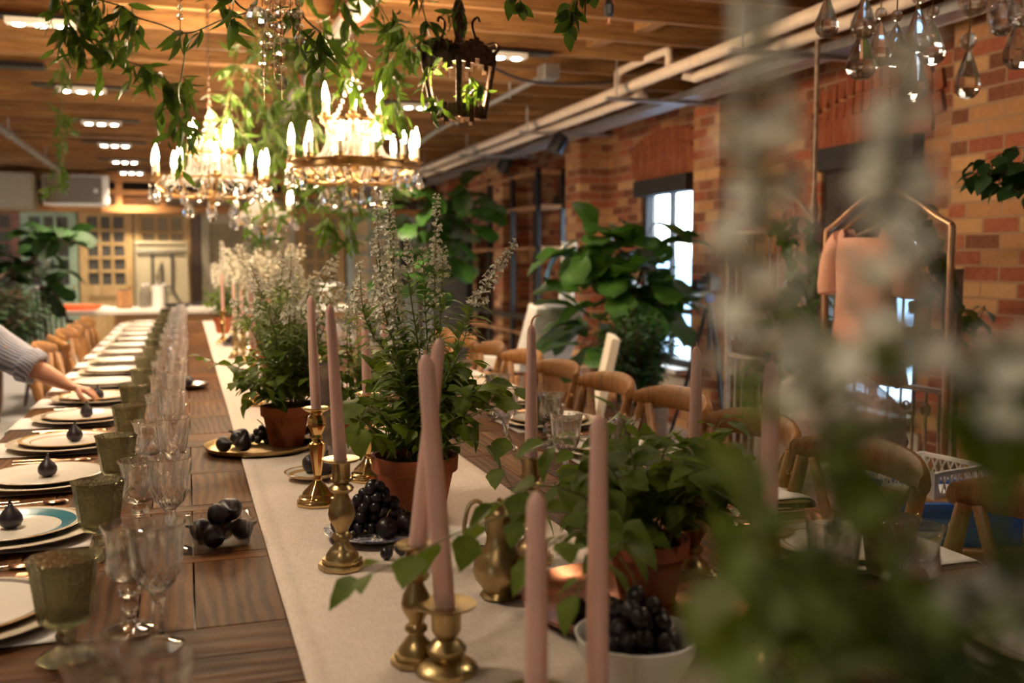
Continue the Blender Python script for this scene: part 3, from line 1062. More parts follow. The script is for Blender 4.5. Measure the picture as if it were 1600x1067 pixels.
def square_table(y0, y1, label):
    L = y1 - y0
    t = thing('dining_table', label, 'table', (TXC, (y0 + y1) / 2, 0), 0, 'square reclaimed wood tables pushed into one long row')
    W = TX1 - TX0
    r = random.Random(int(y0 * 100))
    rails, panels = MB(), MB()
    rv, pv = [], []

    def plank(mb, lst, x0, x1, ya, yb):
        g = 0.0016
        h = r.uniform(-0.0012, 0.0)
        mb.box(((x0 + x1) / 2 - TXC, (ya + yb) / 2 - (y0 + y1) / 2, TZ - 0.02 + h / 2), (x1 - x0 - 2 * g, yb - ya - 2 * g, 0.04 + h))
        lst.append(r.random())
    plank(rails, rv, TX0, TX1, y0, y0 + 0.118)
    plank(rails, rv, TX0, TX1, y1 - 0.118, y1)
    n = max(1, round((L - 0.236 + 0.05) / 0.395))
    ph = (L - 0.236 - 0.05 * (n - 1)) / n
    y = y0 + 0.118
    for i in range(n):
        xs = [TX0, TX0 + 0.12, -0.30, -0.085, 0.0, 0.0 + r.uniform(0.24, 0.30), 0.40, 0.62 + r.uniform(-0.05, 0.05), 0.80, 0.885, 1.1, TX1 - 0.12, TX1]
        for k in range(len(xs) - 1):
            plank(panels, pv, xs[k], xs[k + 1], y, y + ph)
        y += ph
        if i < n - 1:
            plank(rails, rv, TX0 + 0.12, TX1 - 0.12, y, y + 0.05)
            y += 0.05
    for mb, lst, m, nm in ((rails, rv, M['rail'], 'cross_rail'), (panels, pv, M['panel'], 'top_panel')):
        o = mb.build(nm, m, t, 0, 0.0)
        at = o.data.attributes.new('plank', 'FLOAT', 'FACE')
        at.data.foreach_set('value', [v for v in lst for _ in range(6)])
    MB().box((0, 0, TZ - 0.052), (W - 0.01, L - 0.01, 0.022)).build('underframe', M['darkwood'], t, 0)
    a = MB()
    for s in (-1, 1):
        a.box((0, s * (L / 2 - 0.08), TZ - 0.11), (W - 0.18, 0.03, 0.10)).box((s * (W / 2 - 0.08), 0, TZ - 0.11), (0.03, L - 0.18, 0.10))
    a.build('apron', M['crate'], t, 0)
    for sx in (-1, 1):
        for sy in (-1, 1):
            MB().box((sx * (W / 2 - 0.54), sy * (L / 2 - 0.10), (TZ - 0.06) / 2), (0.09, 0.09, TZ - 0.062)).build('leg', M['crate'], t, 0, 0.006)
    return t


ys = [0.12, 1.414, 3.19, 4.97, 6.75, 8.53, 9.62]
for i in range(6):
    square_table(ys[i], ys[i + 1], 'square reclaimed wood table, %s in the long row counting from the camera' % ORD[i])

# cream runner
RX0, RX1 = 0.134, 0.722


def runner_pt(u, v):
    y = 0.13 + v * 9.4
    x = RX0 + u * (RX1 - RX0)
    n1 = noise.noise(Vector((x * 4, y * 2.2, 0.3)))
    n2 = noise.noise(Vector((x * 9, y * 7, 4.3)))
    z = TZ + 0.0034 + 0.0014 * n1 + 0.0008 * n2
    edge = 0.004 * noise.noise(Vector((u * 3, y * 1.1, 9.0)))
    if u < 0.045 or u > 0.955:
        z += 0.0007
    return (x + edge, y, z)


b = MB()
US = [0, 0.02, 0.044, 0.046] + [0.07 + 0.86 * i / 22 for i in range(23)] + [0.954, 0.956, 0.98, 1.0]
NV = 340
vs = [runner_pt(u, j / NV) for j in range(NV + 1) for u in US]
nu = len(US) - 1
b.add(vs, [(j * (nu + 1) + i, j * (nu + 1) + i + 1, (j + 1) * (nu + 1) + i + 1, (j + 1) * (nu + 1) + i) for j in range(NV) for i in range(nu)])
run = b.build('table_runner', M['linen'], smooth=60)
so = run.modifiers.new('thickness', 'SOLIDIFY')
so.thickness = 0.0012
so.offset = -1
tag(run, 'long cream linen runner down the middle of the wooden tables', 'table runner')
RZ = TZ + 0.0045          # top of the cloth

# ------------------------------------------------------------------ place settings
P = {}


def flute(n, amp, z0, z1):
    def f(a, z, r):
        k = max(0.0, min(1.0, (z - z0) / 0.01)) * max(0.0, min(1.0, (z1 - z) / 0.01))
        return 1 + amp * k * (abs(math.sin(a * n / 2)) - 0.5) * 2
    return f


def make_water():
    t = thing('water_goblet', 'cut crystal water goblet', 'glass')
    body = [(0.0, 0.0015), (0.03, 0.0), (0.0365, 0.001), (0.037, 0.003), (0.030, 0.006), (0.014, 0.012), (0.0085, 0.020), (0.0072, 0.045), (0.0095, 0.066), (0.0115, 0.074),
            (0.0090, 0.078), (0.016, 0.086), (0.026, 0.096), (0.0325, 0.110), (0.0355, 0.130), (0.037, 0.150), (0.039, 0.168), (0.0415, 0.180),
            (0.0405, 0.1806), (0.0375, 0.168), (0.0352, 0.150), (0.0335, 0.130), (0.0300, 0.112), (0.0230, 0.098), (0.012, 0.090), (0.0, 0.088)]
    MB().lathe(body[:11], 12).build('stem', M['glass'], t, 30)

    def cut(a, z, r):
        if r < 0.012:
            return 1.0
        lo = max(0.0, min(1.0, (0.128 - z) / 0.012))
        up = max(0.0, min(1.0, (z - 0.128) / 0.012)) * max(0.0, min(1.0, (0.178 - z) / 0.012))
        d = 0.016 * lo * math.sin(a * 9 + z * 620) * math.sin(a * 9 - z * 620)
        return 1 + d + 0.018 * up * (abs(math.sin(a * 6)) - 0.6)
    prof = []
    bb = body[10:18]
    for i in range(len(bb) - 1):
        for k in range(4):
            s = k / 4
            prof.append((bb[i][0] + (bb[i + 1][0] - bb[i][0]) * s, bb[i][1] + (bb[i + 1][1] - bb[i][1]) * s))
    prof += body[17:]

    def rim(a, z, r):
        return cut(a, z, r) if r > 0.0105 else 1.0
    MB().lathe(prof, 72, mod=rim, cap=False).build('bowl', M['glass'], t, 25)
    e = MB()

    def rz_(z):
        for i in range(len(prof) - 1):
            if prof[i][1] <= z <= prof[i + 1][1]:
                k = (z - prof[i][1]) / max(1e-6, prof[i + 1][1] - prof[i][1])
                return prof[i][0] + (prof[i + 1][0] - prof[i][0]) * k
        return prof[10][0]

    def line(a0, a1, z0, z1, w, n=6):
        pts = []
        for i in range(n + 1):
            q = i / n
            a, z = a0 + (a1 - a0) * q, z0 + (z1 - z0) * q
            r = rz_(z) * 1.012 + 0.0002
            pts.append((Vector((r * math.cos(a), r * math.sin(a), z)), Vector((-math.sin(a), math.cos(a), 0.0))))
        for i in range(n):
            wa, wb = w * math.sin(PI * (i + 0.3) / (n + 0.6)), w * math.sin(PI * (i + 1.3) / (n + 0.6))
            (p, s), (p2, s2) = pts[i], pts[i + 1]
            e.add([p - s * wa, p + s * wa, p2 + s2 * wb, p2 - s2 * wb], [(0, 1, 2, 3)])
    for k in range(14):
        a = 2 * PI * k / 14
        line(a, a + 0.75, 0.092, 0.128, 0.0007)
        line(a, a - 0.75, 0.092, 0.128, 0.0007)
        for s in (-0.16, -0.07, 0.0, 0.07, 0.16):
            line(a, a + s, 0.126, 0.168 - abs(s) * 0.12, 0.0009, 4)
    e.build('cut_pattern', M['frost'], t, 0)
    return t


def make_wine():
    t = thing('wine_glass', 'etched wine glass with knopped stem', 'glass')
    MB().lathe([(0.0, 0.0015), (0.034, 0.0), (0.0375, 0.001), (0.038, 0.003), (0.030, 0.006), (0.013, 0.011), (0.0075, 0.019), (0.0075, 0.026), (0.0125, 0.031), (0.0135, 0.036),
                (0.0115, 0.042), (0.0075, 0.047), (0.0085, 0.050), (0.0175, 0.056), (0.019, 0.062), (0.0165, 0.068), (0.010, 0.072), (0.010, 0.074)], 20).build('stem', M['glass'], t, 60)
    MB().lathe([(0.010, 0.074), (0.019, 0.077), (0.0285, 0.083), (0.0330, 0.093), (0.0335, 0.105), (0.0320, 0.120), (0.0325, 0.135), (0.0355, 0.150), (0.0405, 0.161),
                (0.0395, 0.1615), (0.0345, 0.150), (0.0312, 0.135), (0.0306, 0.120), (0.0318, 0.105), (0.0310, 0.093), (0.0260, 0.085), (0.012, 0.080), (0.0, 0.079)], 32, cap=False).build('bowl', M['glass'], t, 60)
    e = MB()

    def rad(z):
        return 0.0341 if z < 0.11 else (0.0328 if z < 0.138 else 0.036)
    for k in range(5):
        a0 = k * 2 * PI / 5
        for s in range(-3, 4):
            pts = []
            for i in range(5):
                q = i / 4
                z = 0.090 + 0.040 * q * (1 - 0.12 * abs(s))
                a = a0 + s * 0.16 * q ** 1.4
                pts.append(Vector((rad(z) * math.cos(a), rad(z) * math.sin(a), z)))
            for i in range(4):
                w = 0.0016 * math.sin(PI * (i + 0.6) / 5)
                w2 = 0.0016 * math.sin(PI * (i + 1.6) / 5) if i < 3 else 0.0002
                t1 = Vector((-math.sin(a0), math.cos(a0), 0))
                e.add([pts[i] - t1 * w, pts[i] + t1 * w, pts[i + 1] + t1 * w2, pts[i + 1] - t1 * w2], [(0, 1, 2, 3)])
    e.build('etched_leaves', M['frost'], t, 0)
    return t


def make_green():
    t = thing('pressed_goblet', 'smoky green pressed goblet', 'glass')
    oct_ = lambda a, z, r: 1.0 / math.cos(((a + PI / 8) % (PI / 4)) - PI / 8) * 0.97
    MB().lathe([(0.0, 0.002), (0.033, 0.0), (0.037, 0.002), (0.037, 0.006), (0.030, 0.010), (0.016, 0.016), (0.0105, 0.024), (0.0125, 0.030), (0.0135, 0.036), (0.0105, 0.042), (0.013, 0.048)], 16, mod=oct_).build('stem', M['greenglass'], t, 25)

    def bowl(a, z, r):
        k = oct_(a, z, r)
        if r > 0.03 and z > 0.06:
            k *= 1 + 0.02 * max(0, math.sin(a * 24)) * (1 if abs(z - 0.128) < 0.006 or abs(z - 0.066) < 0.006 else 0.4)
        return k
    prof = [(0.013, 0.048), (0.024, 0.051), (0.032, 0.056), (0.0345, 0.062), (0.0355, 0.072), (0.037, 0.084), (0.0385, 0.096), (0.040, 0.108), (0.0415, 0.120), (0.0428, 0.130), (0.0445, 0.138), (0.0470, 0.144),
            (0.0455, 0.1445), (0.0415, 0.137), (0.0385, 0.118), (0.0350, 0.090), (0.0320, 0.066), (0.024, 0.058), (0.0, 0.056)]
    MB().lathe(prof, 48, mod=bowl, cap=False).build('bowl', M['greenglass'], t, 30)
    return t


def make_charger():
    o = MB().lathe([(0.0, 0.001), (0.095, 0.0), (0.100, 0.003), (0.150, 0.011), (0.163, 0.0145), (0.166, 0.017), (0.164, 0.0182), (0.150, 0.015), (0.148, 0.0165), (0.143, 0.0155), (0.108, 0.0085), (0.100, 0.0065), (0.0, 0.0060)], 64,
                   mod=lambda a, z, r: 1 + (0.006 * abs(math.sin(a * 32)) if r > 0.155 else 0)).build('charger_plate', M['charger'], smooth=50)
    return tag(o, 'wide cream charger', 'plate')


def make_plate(mat, scal=0):
    o = MB().lathe([(0.0, 0.002), (0.075, 0.0), (0.080, 0.003), (0.092, 0.007), (0.125, 0.0135), (0.134, 0.0165), (0.1355, 0.0185), (0.133, 0.0195), (0.120, 0.0160), (0.096, 0.0100), (0.088, 0.0065), (0.080, 0.0052), (0.0, 0.0050)], 64,
                   mod=lambda a, z, r: 1 + (scal * abs(math.sin(a * 12)) if r > 0.11 else 0)).build('dinner_plate', mat, smooth=50)
    return tag(o, 'white dinner plate', 'plate')


def make_fig():
    t = thing('fig', 'dark purple fig', 'fig')
    MB().lathe([(0.0, 0.0), (0.010, 0.0006), (0.0190, 0.006), (0.0232, 0.015), (0.0225, 0.024), (0.0175, 0.033), (0.0105, 0.041), (0.0055, 0.047), (0.0042, 0.051), (0.0, 0.0515)], 20,
               mod=lambda a, z, r: 1 + 0.02 * math.sin(a * 11)).build('flesh', M['fig'], t, 80)
    MB().tube([(0, 0, 0.050), (0.001, 0, 0.055), (0.003, 0, 0.060)], [0.0042, 0.0032, 0.0026], 8).build('stalk', M['fig'], t)
    return t


def make_napkin():
    b = MB()

    def fn(u, v):
        x = -0.335 + u * 0.49
        y = (v - 0.5) * 0.25
        edge = TX0 + 0.345 - 0.006
        if x < edge:
            d = edge - x
            return (edge - 0.004 - 0.01 * math.sin(d * 18), y * (1 + 0.2 * d) + 0.006 * math.sin(y * 60) * d * 6, 0.0008 - d)
        return (x, y, 0.0012 + 0.0004 * noise.noise(Vector((x * 20, y * 20, 1))))
    b.sheet(fn, 28, 14)
    o = b.build('napkin', M['napkin'], smooth=60)
    s = o.modifiers.new('thickness', 'SOLIDIFY')
    s.thickness = 0.0015
    s.offset = 1
    return tag(o, 'white napkin', 'napkin')


def make_fork():
    t = thing('fork', 'copper fork', 'fork')
    hb = MB()
    hb.tube([(-0.10, 0, 0.0022), (-0.04, 0, 0.0030), (0.035, 0, 0.0050)], [0.0052, 0.0034, 0.0026], 8, flat=(1, 0.45)).build('handle', M['copper'], t)
    h = MB()
    h.sheet(lambda u, v: (0.035 + u * 0.030, (v - 0.5) * (0.005 + 0.018 * math.sin(u * PI / 2)), 0.005 - 0.002 * u), 5, 3)
    for k in range(4):
        y = (k - 1.5) * 0.0060
        h.tube([(0.064, y, 0.0030), (0.085, y * 0.95, 0.0022), (0.108, y * 0.9, 0.0050)], [0.0013, 0.0012, 0.0007], 6)
    h.build('tines', M['copper'], t)
    return t


def make_knife():
    t = thing('knife', 'copper knife', 'knife')
    MB().tube([(-0.11, 0, 0.003), (-0.05, 0, 0.0034), (0.0, 0, 0.003)], [0.0058, 0.0046, 0.0036], 8, flat=(1, 0.5)).build('handle', M['copper'], t)
    MB().prism([(0, -0.004), (0.07, -0.010), (0.105, -0.007), (0.122, 0.003), (0.06, 0.005), (0, 0.004)], 0.0016, 0.0030).build('blade', M['copper'], t, 0)
    return t


def make_spoon():
    t = thing('spoon', 'copper spoon', 'spoon')
    MB().tube([(-0.10, 0, 0.0022), (-0.03, 0, 0.0030), (0.045, 0, 0.0060)], [0.0054, 0.0032, 0.0026], 8, flat=(1, 0.45)).build('handle', M['copper'], t)
    MB().ball((0.068, 0, 0.0052), (0.028, 0.0185, 0.0040), 16, 8).build('bowl', M['copper'], t)
    return t


P['water'], P['wine'], P['green'] = make_water(), make_wine(), make_green()
P['charger'], P['fig'], P['napkin'] = make_charger(), make_fig(), make_napkin()
P['plates'] = [make_plate(M['chinagrey']), make_plate(M['chinateal'], 0.01), make_plate(M['china'], 0.012), make_plate(M['chinagilt'])]
P['fork'], P['knife'], P['spoon'] = make_fork(), make_knife(), make_spoon()

FIGX, FIGY = -0.335, 4.125
LEFT_Y = [1.66 + 0.505 * k for k in range(16)]
RIGHT_Y = [1.04 + 0.52 * k for k in range(12)]
PLATE_WORDS = ['grey-rimmed white plate', 'white plate with a wide teal band', 'white plate with a scalloped edge', 'white plate with a patterned gilt rim']


def sides(side, i):
    if side == 'l':
        base = {0: 'nearest the camera at left', 1: 'second along the left row', 5: 'under the reaching hand'}
        return base.get(i, '%s along the left row' % ORD[i])
    return {0: 'nearest the camera at right'}.get(i, '%s along the right row' % ORD[i])


def setting(side, i, yc, cutlery, fig=True, only_glass=False):
    s = 1 if side == 'l' else -1
    cx = -0.345 if side == 'l' else 1.155
    rz = 0 if s == 1 else PI
    where = sides(side, i)
    r = random.Random(i * 7 + (3 if s == 1 else 90))

    def at(dx, dy, z=TZ):
        return (cx + s * dx, yc + s * dy, z + 0.0004)
    jit = lambda a=0.008: r.uniform(-a, a)
    W = 'left' if side == 'l' else 'right'
    if s == 1:
        pos = {'green': (0.179, -0.196), 'wine': (0.252, -0.106), 'water': (0.303, -0.193)}
    else:
        pos = {'green': (0.105, -0.245), 'wine': (0.135, -0.15), 'water': (0.277, -0.16)}
    for k, nm in (('green', 'smoky green pressed goblet'), ('wine', 'etched wine glass with ball stem'), ('water', 'cut crystal water goblet')):
        a, c = pos[k]
        put(P[k], at(a + jit(), c + jit()), r.uniform(0, 6), '%s of the setting %s' % (nm, where), '%s glasses of the %s row' % (k, W))
    if only_glass:
        return
    put(P['napkin'], at(0, 0), rz, 'white napkin under the charger %s' % where, 'napkins of the %s row' % W)
    put(P['charger'], at(0, 0, TZ + 0.0034), r.uniform(0, 6), 'wide cream charger plate %s' % where, 'charger plates of the %s row' % W)
    q = {0: 0, 1: 1, 2: 2, 3: 3, 4: 0, 5: 3}.get(i, 0 if i % 2 else 2) if side == 'l' else r.choice((2, 3, 0))
    put(P['plates'][q], at(jit(0.004), jit(0.004), TZ + 0.0106), r.uniform(0, 6), '%s on the charger %s' % (PLATE_WORDS[q], where), 'dinner plates of the %s row' % W)
    if fig:
        put(P['fig'], at(0.01 + jit(0.012), jit(0.015), TZ + 0.0165), r.uniform(0, 6), 'dark fig on the dinner plate %s' % where, 'figs on the %s row of plates' % W, scale=r.uniform(0.92, 1.06))
    if cutlery:
        for nm, dy in (('fork', 0.200), ('fork', 0.226), ('knife', -0.197), ('spoon', -0.228)):
            lab = 'copper %s %s the plate %s' % (nm if nm != 'fork' else ('inner fork' if dy < 0.21 else 'outer fork'), 'beside', where)
            put(P[nm], at(0.0 + jit(0.012) - 0.02, dy), rz + r.uniform(-0.05, 0.05), lab, 'copper cutlery of the %s row' % W)


for k, y in enumerate(LEFT_Y):
    setting('l', k, y, k < 9, fig=(k < 5))
for nm, key, a, c in (('smoky green pressed goblet', 'green', -0.166, 0.955), ('etched wine glass with ball stem', 'wine', -0.093, 1.045), ('cut crystal water goblet', 'water', -0.042, 0.962)):
    put(P[key], (a, c, TZ + 0.0004), 0.4, '%s cut off by the bottom edge at left' % nm, '%s glasses of the left row' % key)
for k, y in enumerate(RIGHT_Y):
    setting('r', k, y, k < 7)
put(P['fig'], (FIGX, FIGY, TZ + 0.0165), 0, 'dark fig held by the hand over the white plate', 'figs on the left row of plates')
for k in ('water', 'wine', 'green', 'fork', 'knife', 'spoon'):
    drop(P[k])
for o in [P['charger'], P['napkin']] + P['plates']:
    drop(o)

# ------------------------------------------------------------------ brass candlesticks and tapers


def stick_a(mat):
    t = thing('candlestick', 'brass candlestick', 'candlestick')
    MB().lathe([(0.0, 0), (0.050, 0), (0.050, 0.007), (0.046, 0.010), (0.045, 0.016), (0.039, 0.019), (0.036, 0.026), (0.026, 0.036), (0.015, 0.047), (0.010, 0.055)], 8).build('foot', mat, t, 20, 0.0015)
    MB().lathe([(0.010, 0.055), (0.0105, 0.060), (0.0085, 0.066), (0.010, 0.074), (0.0185, 0.132), (0.0190, 0.138), (0.0125, 0.143), (0.0115, 0.148), (0.014, 0.152), (0.0105, 0.158), (0.0130, 0.162),
                (0.0195, 0.176), (0.0205, 0.186), (0.0185, 0.196), (0.0130, 0.203), (0.0145, 0.208)], 10).build('stem', mat, t, 25)
    MB().lathe([(0.0145, 0.208), (0.026, 0.213), (0.0315, 0.2175), (0.031, 0.2190), (0.0215, 0.2175), (0.0122, 0.2165), (0.0120, 0.196), (0.0, 0.196)], 24, cap=False,
               mod=lambda a, z, r: 1 + (0.03 * math.sin(a * 8) if r > 0.025 else 0)).build('drip_pan', mat, t, 60)
    return t, 0.197


def stick_b(mat):
    t = thing('candlestick', 'brass candlestick', 'candlestick')
    c, h = 0.040, 0.016
    MB().prism([(-h, -c), (h, -c), (c, -h), (c, h), (h, c), (-h, c), (-c, h), (-c, -h)], 0.0, 0.010).prism([(-h * .8, -c * .85), (h * .8, -c * .85), (c * .85, -h * .8), (c * .85, h * .8), (h * .8, c * .85), (-h * .8, c * .85), (-c * .85, h * .8), (-c * .85, -h * .8)], 0.010, 0.018).build('foot', mat, t, 20, 0.0015)
    MB().lathe([(0.030, 0.018), (0.029, 0.024), (0.022, 0.034), (0.013, 0.044), (0.013, 0.050), (0.0185, 0.054), (0.0185, 0.060), (0.0115, 0.066), (0.013, 0.072), (0.0225, 0.088), (0.0245, 0.098), (0.0215, 0.112), (0.0130, 0.128),
                (0.012, 0.134), (0.0200, 0.139), (0.0225, 0.144), (0.0185, 0.149), (0.0125, 0.153), (0.0185, 0.157), (0.0188, 0.162)], 24).build('stem', mat, t, 50)
    MB().lathe([(0.0165, 0.162), (0.0165, 0.186), (0.0175, 0.190), (0.031, 0.193), (0.0335, 0.196), (0.033, 0.1975), (0.0200, 0.1960), (0.0125, 0.1950), (0.0123, 0.170), (0.0, 0.170)], 24, cap=False).build('drip_pan', mat, t, 50)
    return t, 0.171


def stick_c(mat):
    t = thing('candlestick', 'brass candlestick', 'candlestick')
    MB().lathe([(0.0, 0), (0.042, 0), (0.042, 0.006), (0.038, 0.010), (0.030, 0.014), (0.020, 0.018)], 24).build('foot', mat, t, 30)
    MB().lathe([(0.020, 0.018), (0.026, 0.026), (0.027, 0.033), (0.020, 0.040), (0.0125, 0.045), (0.016, 0.050), (0.0195, 0.056), (0.0200, 0.080), (0.0215, 0.083)], 24).build('stem', mat, t, 50)
    MB().lathe([(0.0190, 0.083), (0.030, 0.085), (0.040, 0.090), (0.0405, 0.092), (0.030, 0.0905), (0.0135, 0.0890), (0.0133, 0.060), (0.0, 0.060)], 28, cap=False).build('drip_pan', mat, t, 50)
    return t, 0.061


def taper(L, r0, r1, wick='stub', seg=20):
    t = thing('taper_candle', 'pink taper candle', 'candle')
    MB().lathe([(0.0, 0.0), (r0 * 0.96, 0.0), (r0, 0.004), (r0, L * 0.3), (r1 + (r0 - r1) * 0.3, L * 0.75), (r1, L - 0.016), (r1 * 0.82, L - 0.008), (r1 * 0.45, L - 0.002), (r1 * 0.2, L)], seg).build('wax', M['wax'], t, 50)
    if wick == 'bent':
        MB().tube(spline([(0, 0, L - 0.003), (0.001, 0, L + 0.006), (0.006, 0, L + 0.013), (0.016, 0, L + 0.017)], 4), 0.0018, 8).build('wick', M['wick'], t)
    else:
        MB().tube([(0, 0, L - 0.004), (0.0006, 0, L + 0.006)], 0.0012, 6).build('wick', M['wick'], t)
    return t


SA, SB, SC = stick_a(M['brass']), stick_b(M['oldbrass']), stick_c(M['oldbrass'])


def lit(style, x, y, L, label, clabel, lean=(0, 0), r0=0.0118, r1=0.0085, wick='stub', z=RZ, sz=1.0, rz=0.3, turn=0):
    """a candlestick and the taper that stands in it; lean = sideways slip of the taper's tip"""
    proto, hz = style
    put(proto, (x, y, z), rz, label, 'brass candlesticks on the table', scale=sz)
    c = taper(L, r0, r1, wick)
    c['label'] = clabel
    c['group'] = 'pink tapers on the table'
    c.location = (x, y, z + hz * sz)
    d = Vector((lean[0], lean[1], L)).normalized()
    q = Vector((0, 0, 1)).rotation_difference(d)
    c.rotation_euler = (Matrix.Rotation(turn, 3, 'Z') if turn and lean == (0, 0) else q.to_matrix()).to_euler()
    return c


lit(SA, 0.270, 2.237, 0.272, 'tall polished brass candlestick with octagonal foot beside the willow plate', 'pink taper in the polished octagonal-footed candlestick', (-0.008, 0.01), 0.0115, 0.0085)
lit(SB, 0.253, 1.751, 0.300, 'tarnished turned brass candlestick with chamfered square foot near the grape plate', 'pink taper leaning left in the turned brass candlestick', (-0.016, 0.0), 0.0118, 0.008, rz=0.25)
lit(SA, 0.421, 2.45, 0.27, 'brass candlestick half hidden behind the central terracotta pot', 'pink taper rising through the central plant leaves', (-0.004, 0), 0.0115, 0.009)
lit(SC, 0.318, 1.255, 0.365, 'short wide-cupped brass candlestick at bottom centre', 'tallest near pink taper leaning left across the central pot', (-0.026, 0.0), 0.0138, 0.0108)
p5 = pz(656, 1048, TZ)
lit(SB, p5.x, p5.y + 0.02, 0.30, 'square-footed brass candlestick behind the short wide-cupped one', 'pink taper leaning right behind the tallest near taper', (0.040, 0.02), 0.0118, 0.009, sz=0.84)
p = px(830, 715, 1.80)
lit(SB, p.x, p.y, 0.262, 'brass candlestick on the right edge of the runner behind the leafy plant', 'pink taper with a long bent wick right of centre', (0, 0), 0.0115, 0.0080, 'bent', sz=1.0, turn=-0.3)
p = px(838, 900, 1.05)
lit(SC, p.x, p.y, 0.247, 'short brass candlestick below the bottom edge, left of the white bowl', 'pink taper cut by the bottom edge left of the white grape bowl', (0, 0), 0.0125, 0.0105, sz=0.95)
p = px(934, 900, 1.12)
lit(SC, p.x, p.y, 0.339, 'short brass candlestick right in front of the white bowl', 'pink taper standing in front of the white grape bowl', (0, 0), 0.0128, 0.0095, sz=0.6)
p = px(1086, 700, 1.70)
lit(SB, p.x, p.y, 0.235, 'brass candlestick off the runner behind the leafy plant at right', 'pink taper in front of the wooden chair with crossed back', (0, 0), 0.0118, 0.0085, z=TZ + 0.0005)
p = px(1203, 700, 1.30)
lit(SB, p.x, p.y, 0.250, 'brass candlestick hidden in the blurred foliage at right', 'blurred pink taper farthest right', (0, 0), 0.0120, 0.0095, z=TZ + 0.0005)
far = [(393, 640, 3.75, 0.26, 'behind the tray plant'), (366, 560, 5.6, 0.25, 'by the far grape plate'), (347, 545, 6.6, 0.27, 'at the left edge of the runner'), (378, 556, 5.3, 0.25, 'between the middle plants'), (560, 560, 3.55, 0.25, 'behind the central plant'),
       (600, 570, 3.9, 0.25, 'right behind the central salvia'), (421, 560, 4.6, 0.27, 'above the tray plant'), (570, 555, 4.9, 0.26, 'far behind the central plant'), (352, 530, 7.6, 0.25, 'near the farthest pot')]
for i, (x, y, d, L, w) in enumerate(far):
    p = px(x, 450, d)
    lit((SA, SB)[i % 2], p.x, p.y, L, 'brass candlestick %s, %s of the far ones' % (w, ORD[i]), 'pink taper %s, %s of the far ones' % (w, ORD[i]), (rnd.uniform(-.006, .006), 0), 0.0112, 0.009)
for s in (SA, SB, SC):
    drop(s[0])

# tall pewter pillar behind the two tapers
p = pz(508, 716, TZ)
t = thing('pewter_vase', 'tall dull pewter pillar vase behind the two leaning tapers', 'vase', (p.x, p.y, RZ))
MB().lathe([(0.0, 0), (0.046, 0), (0.047, 0.006), (0.040, 0.014), (0.026, 0.024), (0.020, 0.034)], 24).build('foot', M['pewter'], t)
MB().lathe([(0.020, 0.034), (0.023, 0.045), (0.021, 0.060), (0.024, 0.12), (0.026, 0.19), (0.025, 0.22), (0.033, 0.245), (0.046, 0.258), (0.045, 0.260), (0.028, 0.246), (0.021, 0.21), (0.0, 0.20)], 24, cap=False).build('body', M['pewter'], t)

# ------------------------------------------------------------------ fruit
FIG = P['fig']


def fig_at(x, y, z, rz, tilt, label, group, s=1.0):
    return put(FIG, (x, y, z), rz, label, group, s, tilt)


def grape_bunch(name, label, loc, n, shape, seed, r=0.0112, stalk=None, group='bunches of black grapes'):
    t = thing('grape_bunch', label, 'grapes', loc, 0, group)
    rr = random.Random(seed)
    proto = MB().ball((0, 0, 0), (r, r, r * 1.12), 14, 10).build('grape', M['grape'], None)
    pts = []
    tries = 0
    while len(pts) < n and tries < 40000:
        tries += 1
        u = Vector((rr.uniform(-1, 1), rr.uniform(-1, 1), rr.uniform(0, 1)))
        q = Vector((u.x * shape[0], u.y * shape[1], r * 1.05 + u.z * shape[2]))
        e = (u.x ** 2 + u.y ** 2) ** 0.5
        if q.z > r * 1.05 + shape[2] * max(0.0, 1 - e * e) or e > 1:
            continue
        if all((q - k).length > r * 1.55 for k in pts):
            pts.append(q)
    for i, q in enumerate(pts):
        c = proto if i == 0 else proto.copy()
        if i:
            COL.objects.link(c)
        c.parent = t
        c.location = q
        c.rotation_euler = (rr.uniform(-1, 1), rr.uniform(-1, 1), 0)
        k = rr.uniform(0.9, 1.08)
        c.scale = (k, k, k)
    s = stalk or [(0, 0, shape[2] * 0.7), (0.004, 0.0, shape[2] + r * 1.6), (-0.014, 0.004, shape[2] + r * 3.4)]
    MB().tube(spline(s, 5), 0.0017, 8).build('stalk', M['grapestem'], t)
    return t


def plum_proto():
    t = thing('plum', 'dark plum', 'plum')
    MB().ball((0, 0, 0.021), (0.0215, 0.0215, 0.0210), 20, 14).build('flesh', M['plum'], t, 80)
    MB().tube([(0, 0, 0.040), (0.003, 0.0, 0.048), (0.010, 0, 0.056)], 0.0014, 6).build('stalk', M['grapestem'], t)
    return t


PLUM = plum_proto()

# hammered brass tray with figs and grapes
TRX, TRY = 0.195, 2.965
t = thing('brass_tray', 'hammered brass tray under the potted plant and figs', 'tray', (TRX, TRY, RZ))
MB().lathe([(0.0, 0.002), (0.135, 0.001), (0.150, 0.006), (0.158, 0.016), (0.160, 0.017), (0.1605, 0.0155), (0.1535, 0.004), (0.142, 0.0005), (0.0, 0.0005)][::-1], 56, cap=False,
           mod=lambda a, z, r: 1 + (0.012 * math.sin(a * 9) + 0.006 * math.sin(a * 23 + 1) if r > 0.13 else 0)).build('tray_body', mat_brass('hammered_brass', (0.50, 0.36, 0.16), 0.28, 0.5, 26), t, 60)
gf = 'figs on the brass tray'
fig_at(TRX - 0.115, TRY - 0.04, RZ + 0.024, 0.6, (R(78), 0), 'leftmost fig lying on the brass tray edge', gf)
fig_at(TRX - 0.075, TRY + 0.025, RZ + 0.022, 2.4, (R(80), 0), 'fig lying between its neighbours at the back of the brass tray', gf)
fig_at(TRX - 0.056, TRY - 0.045, RZ + 0.006, 0, (R(10), R(12)), 'upright fig at the front of the brass tray', gf)
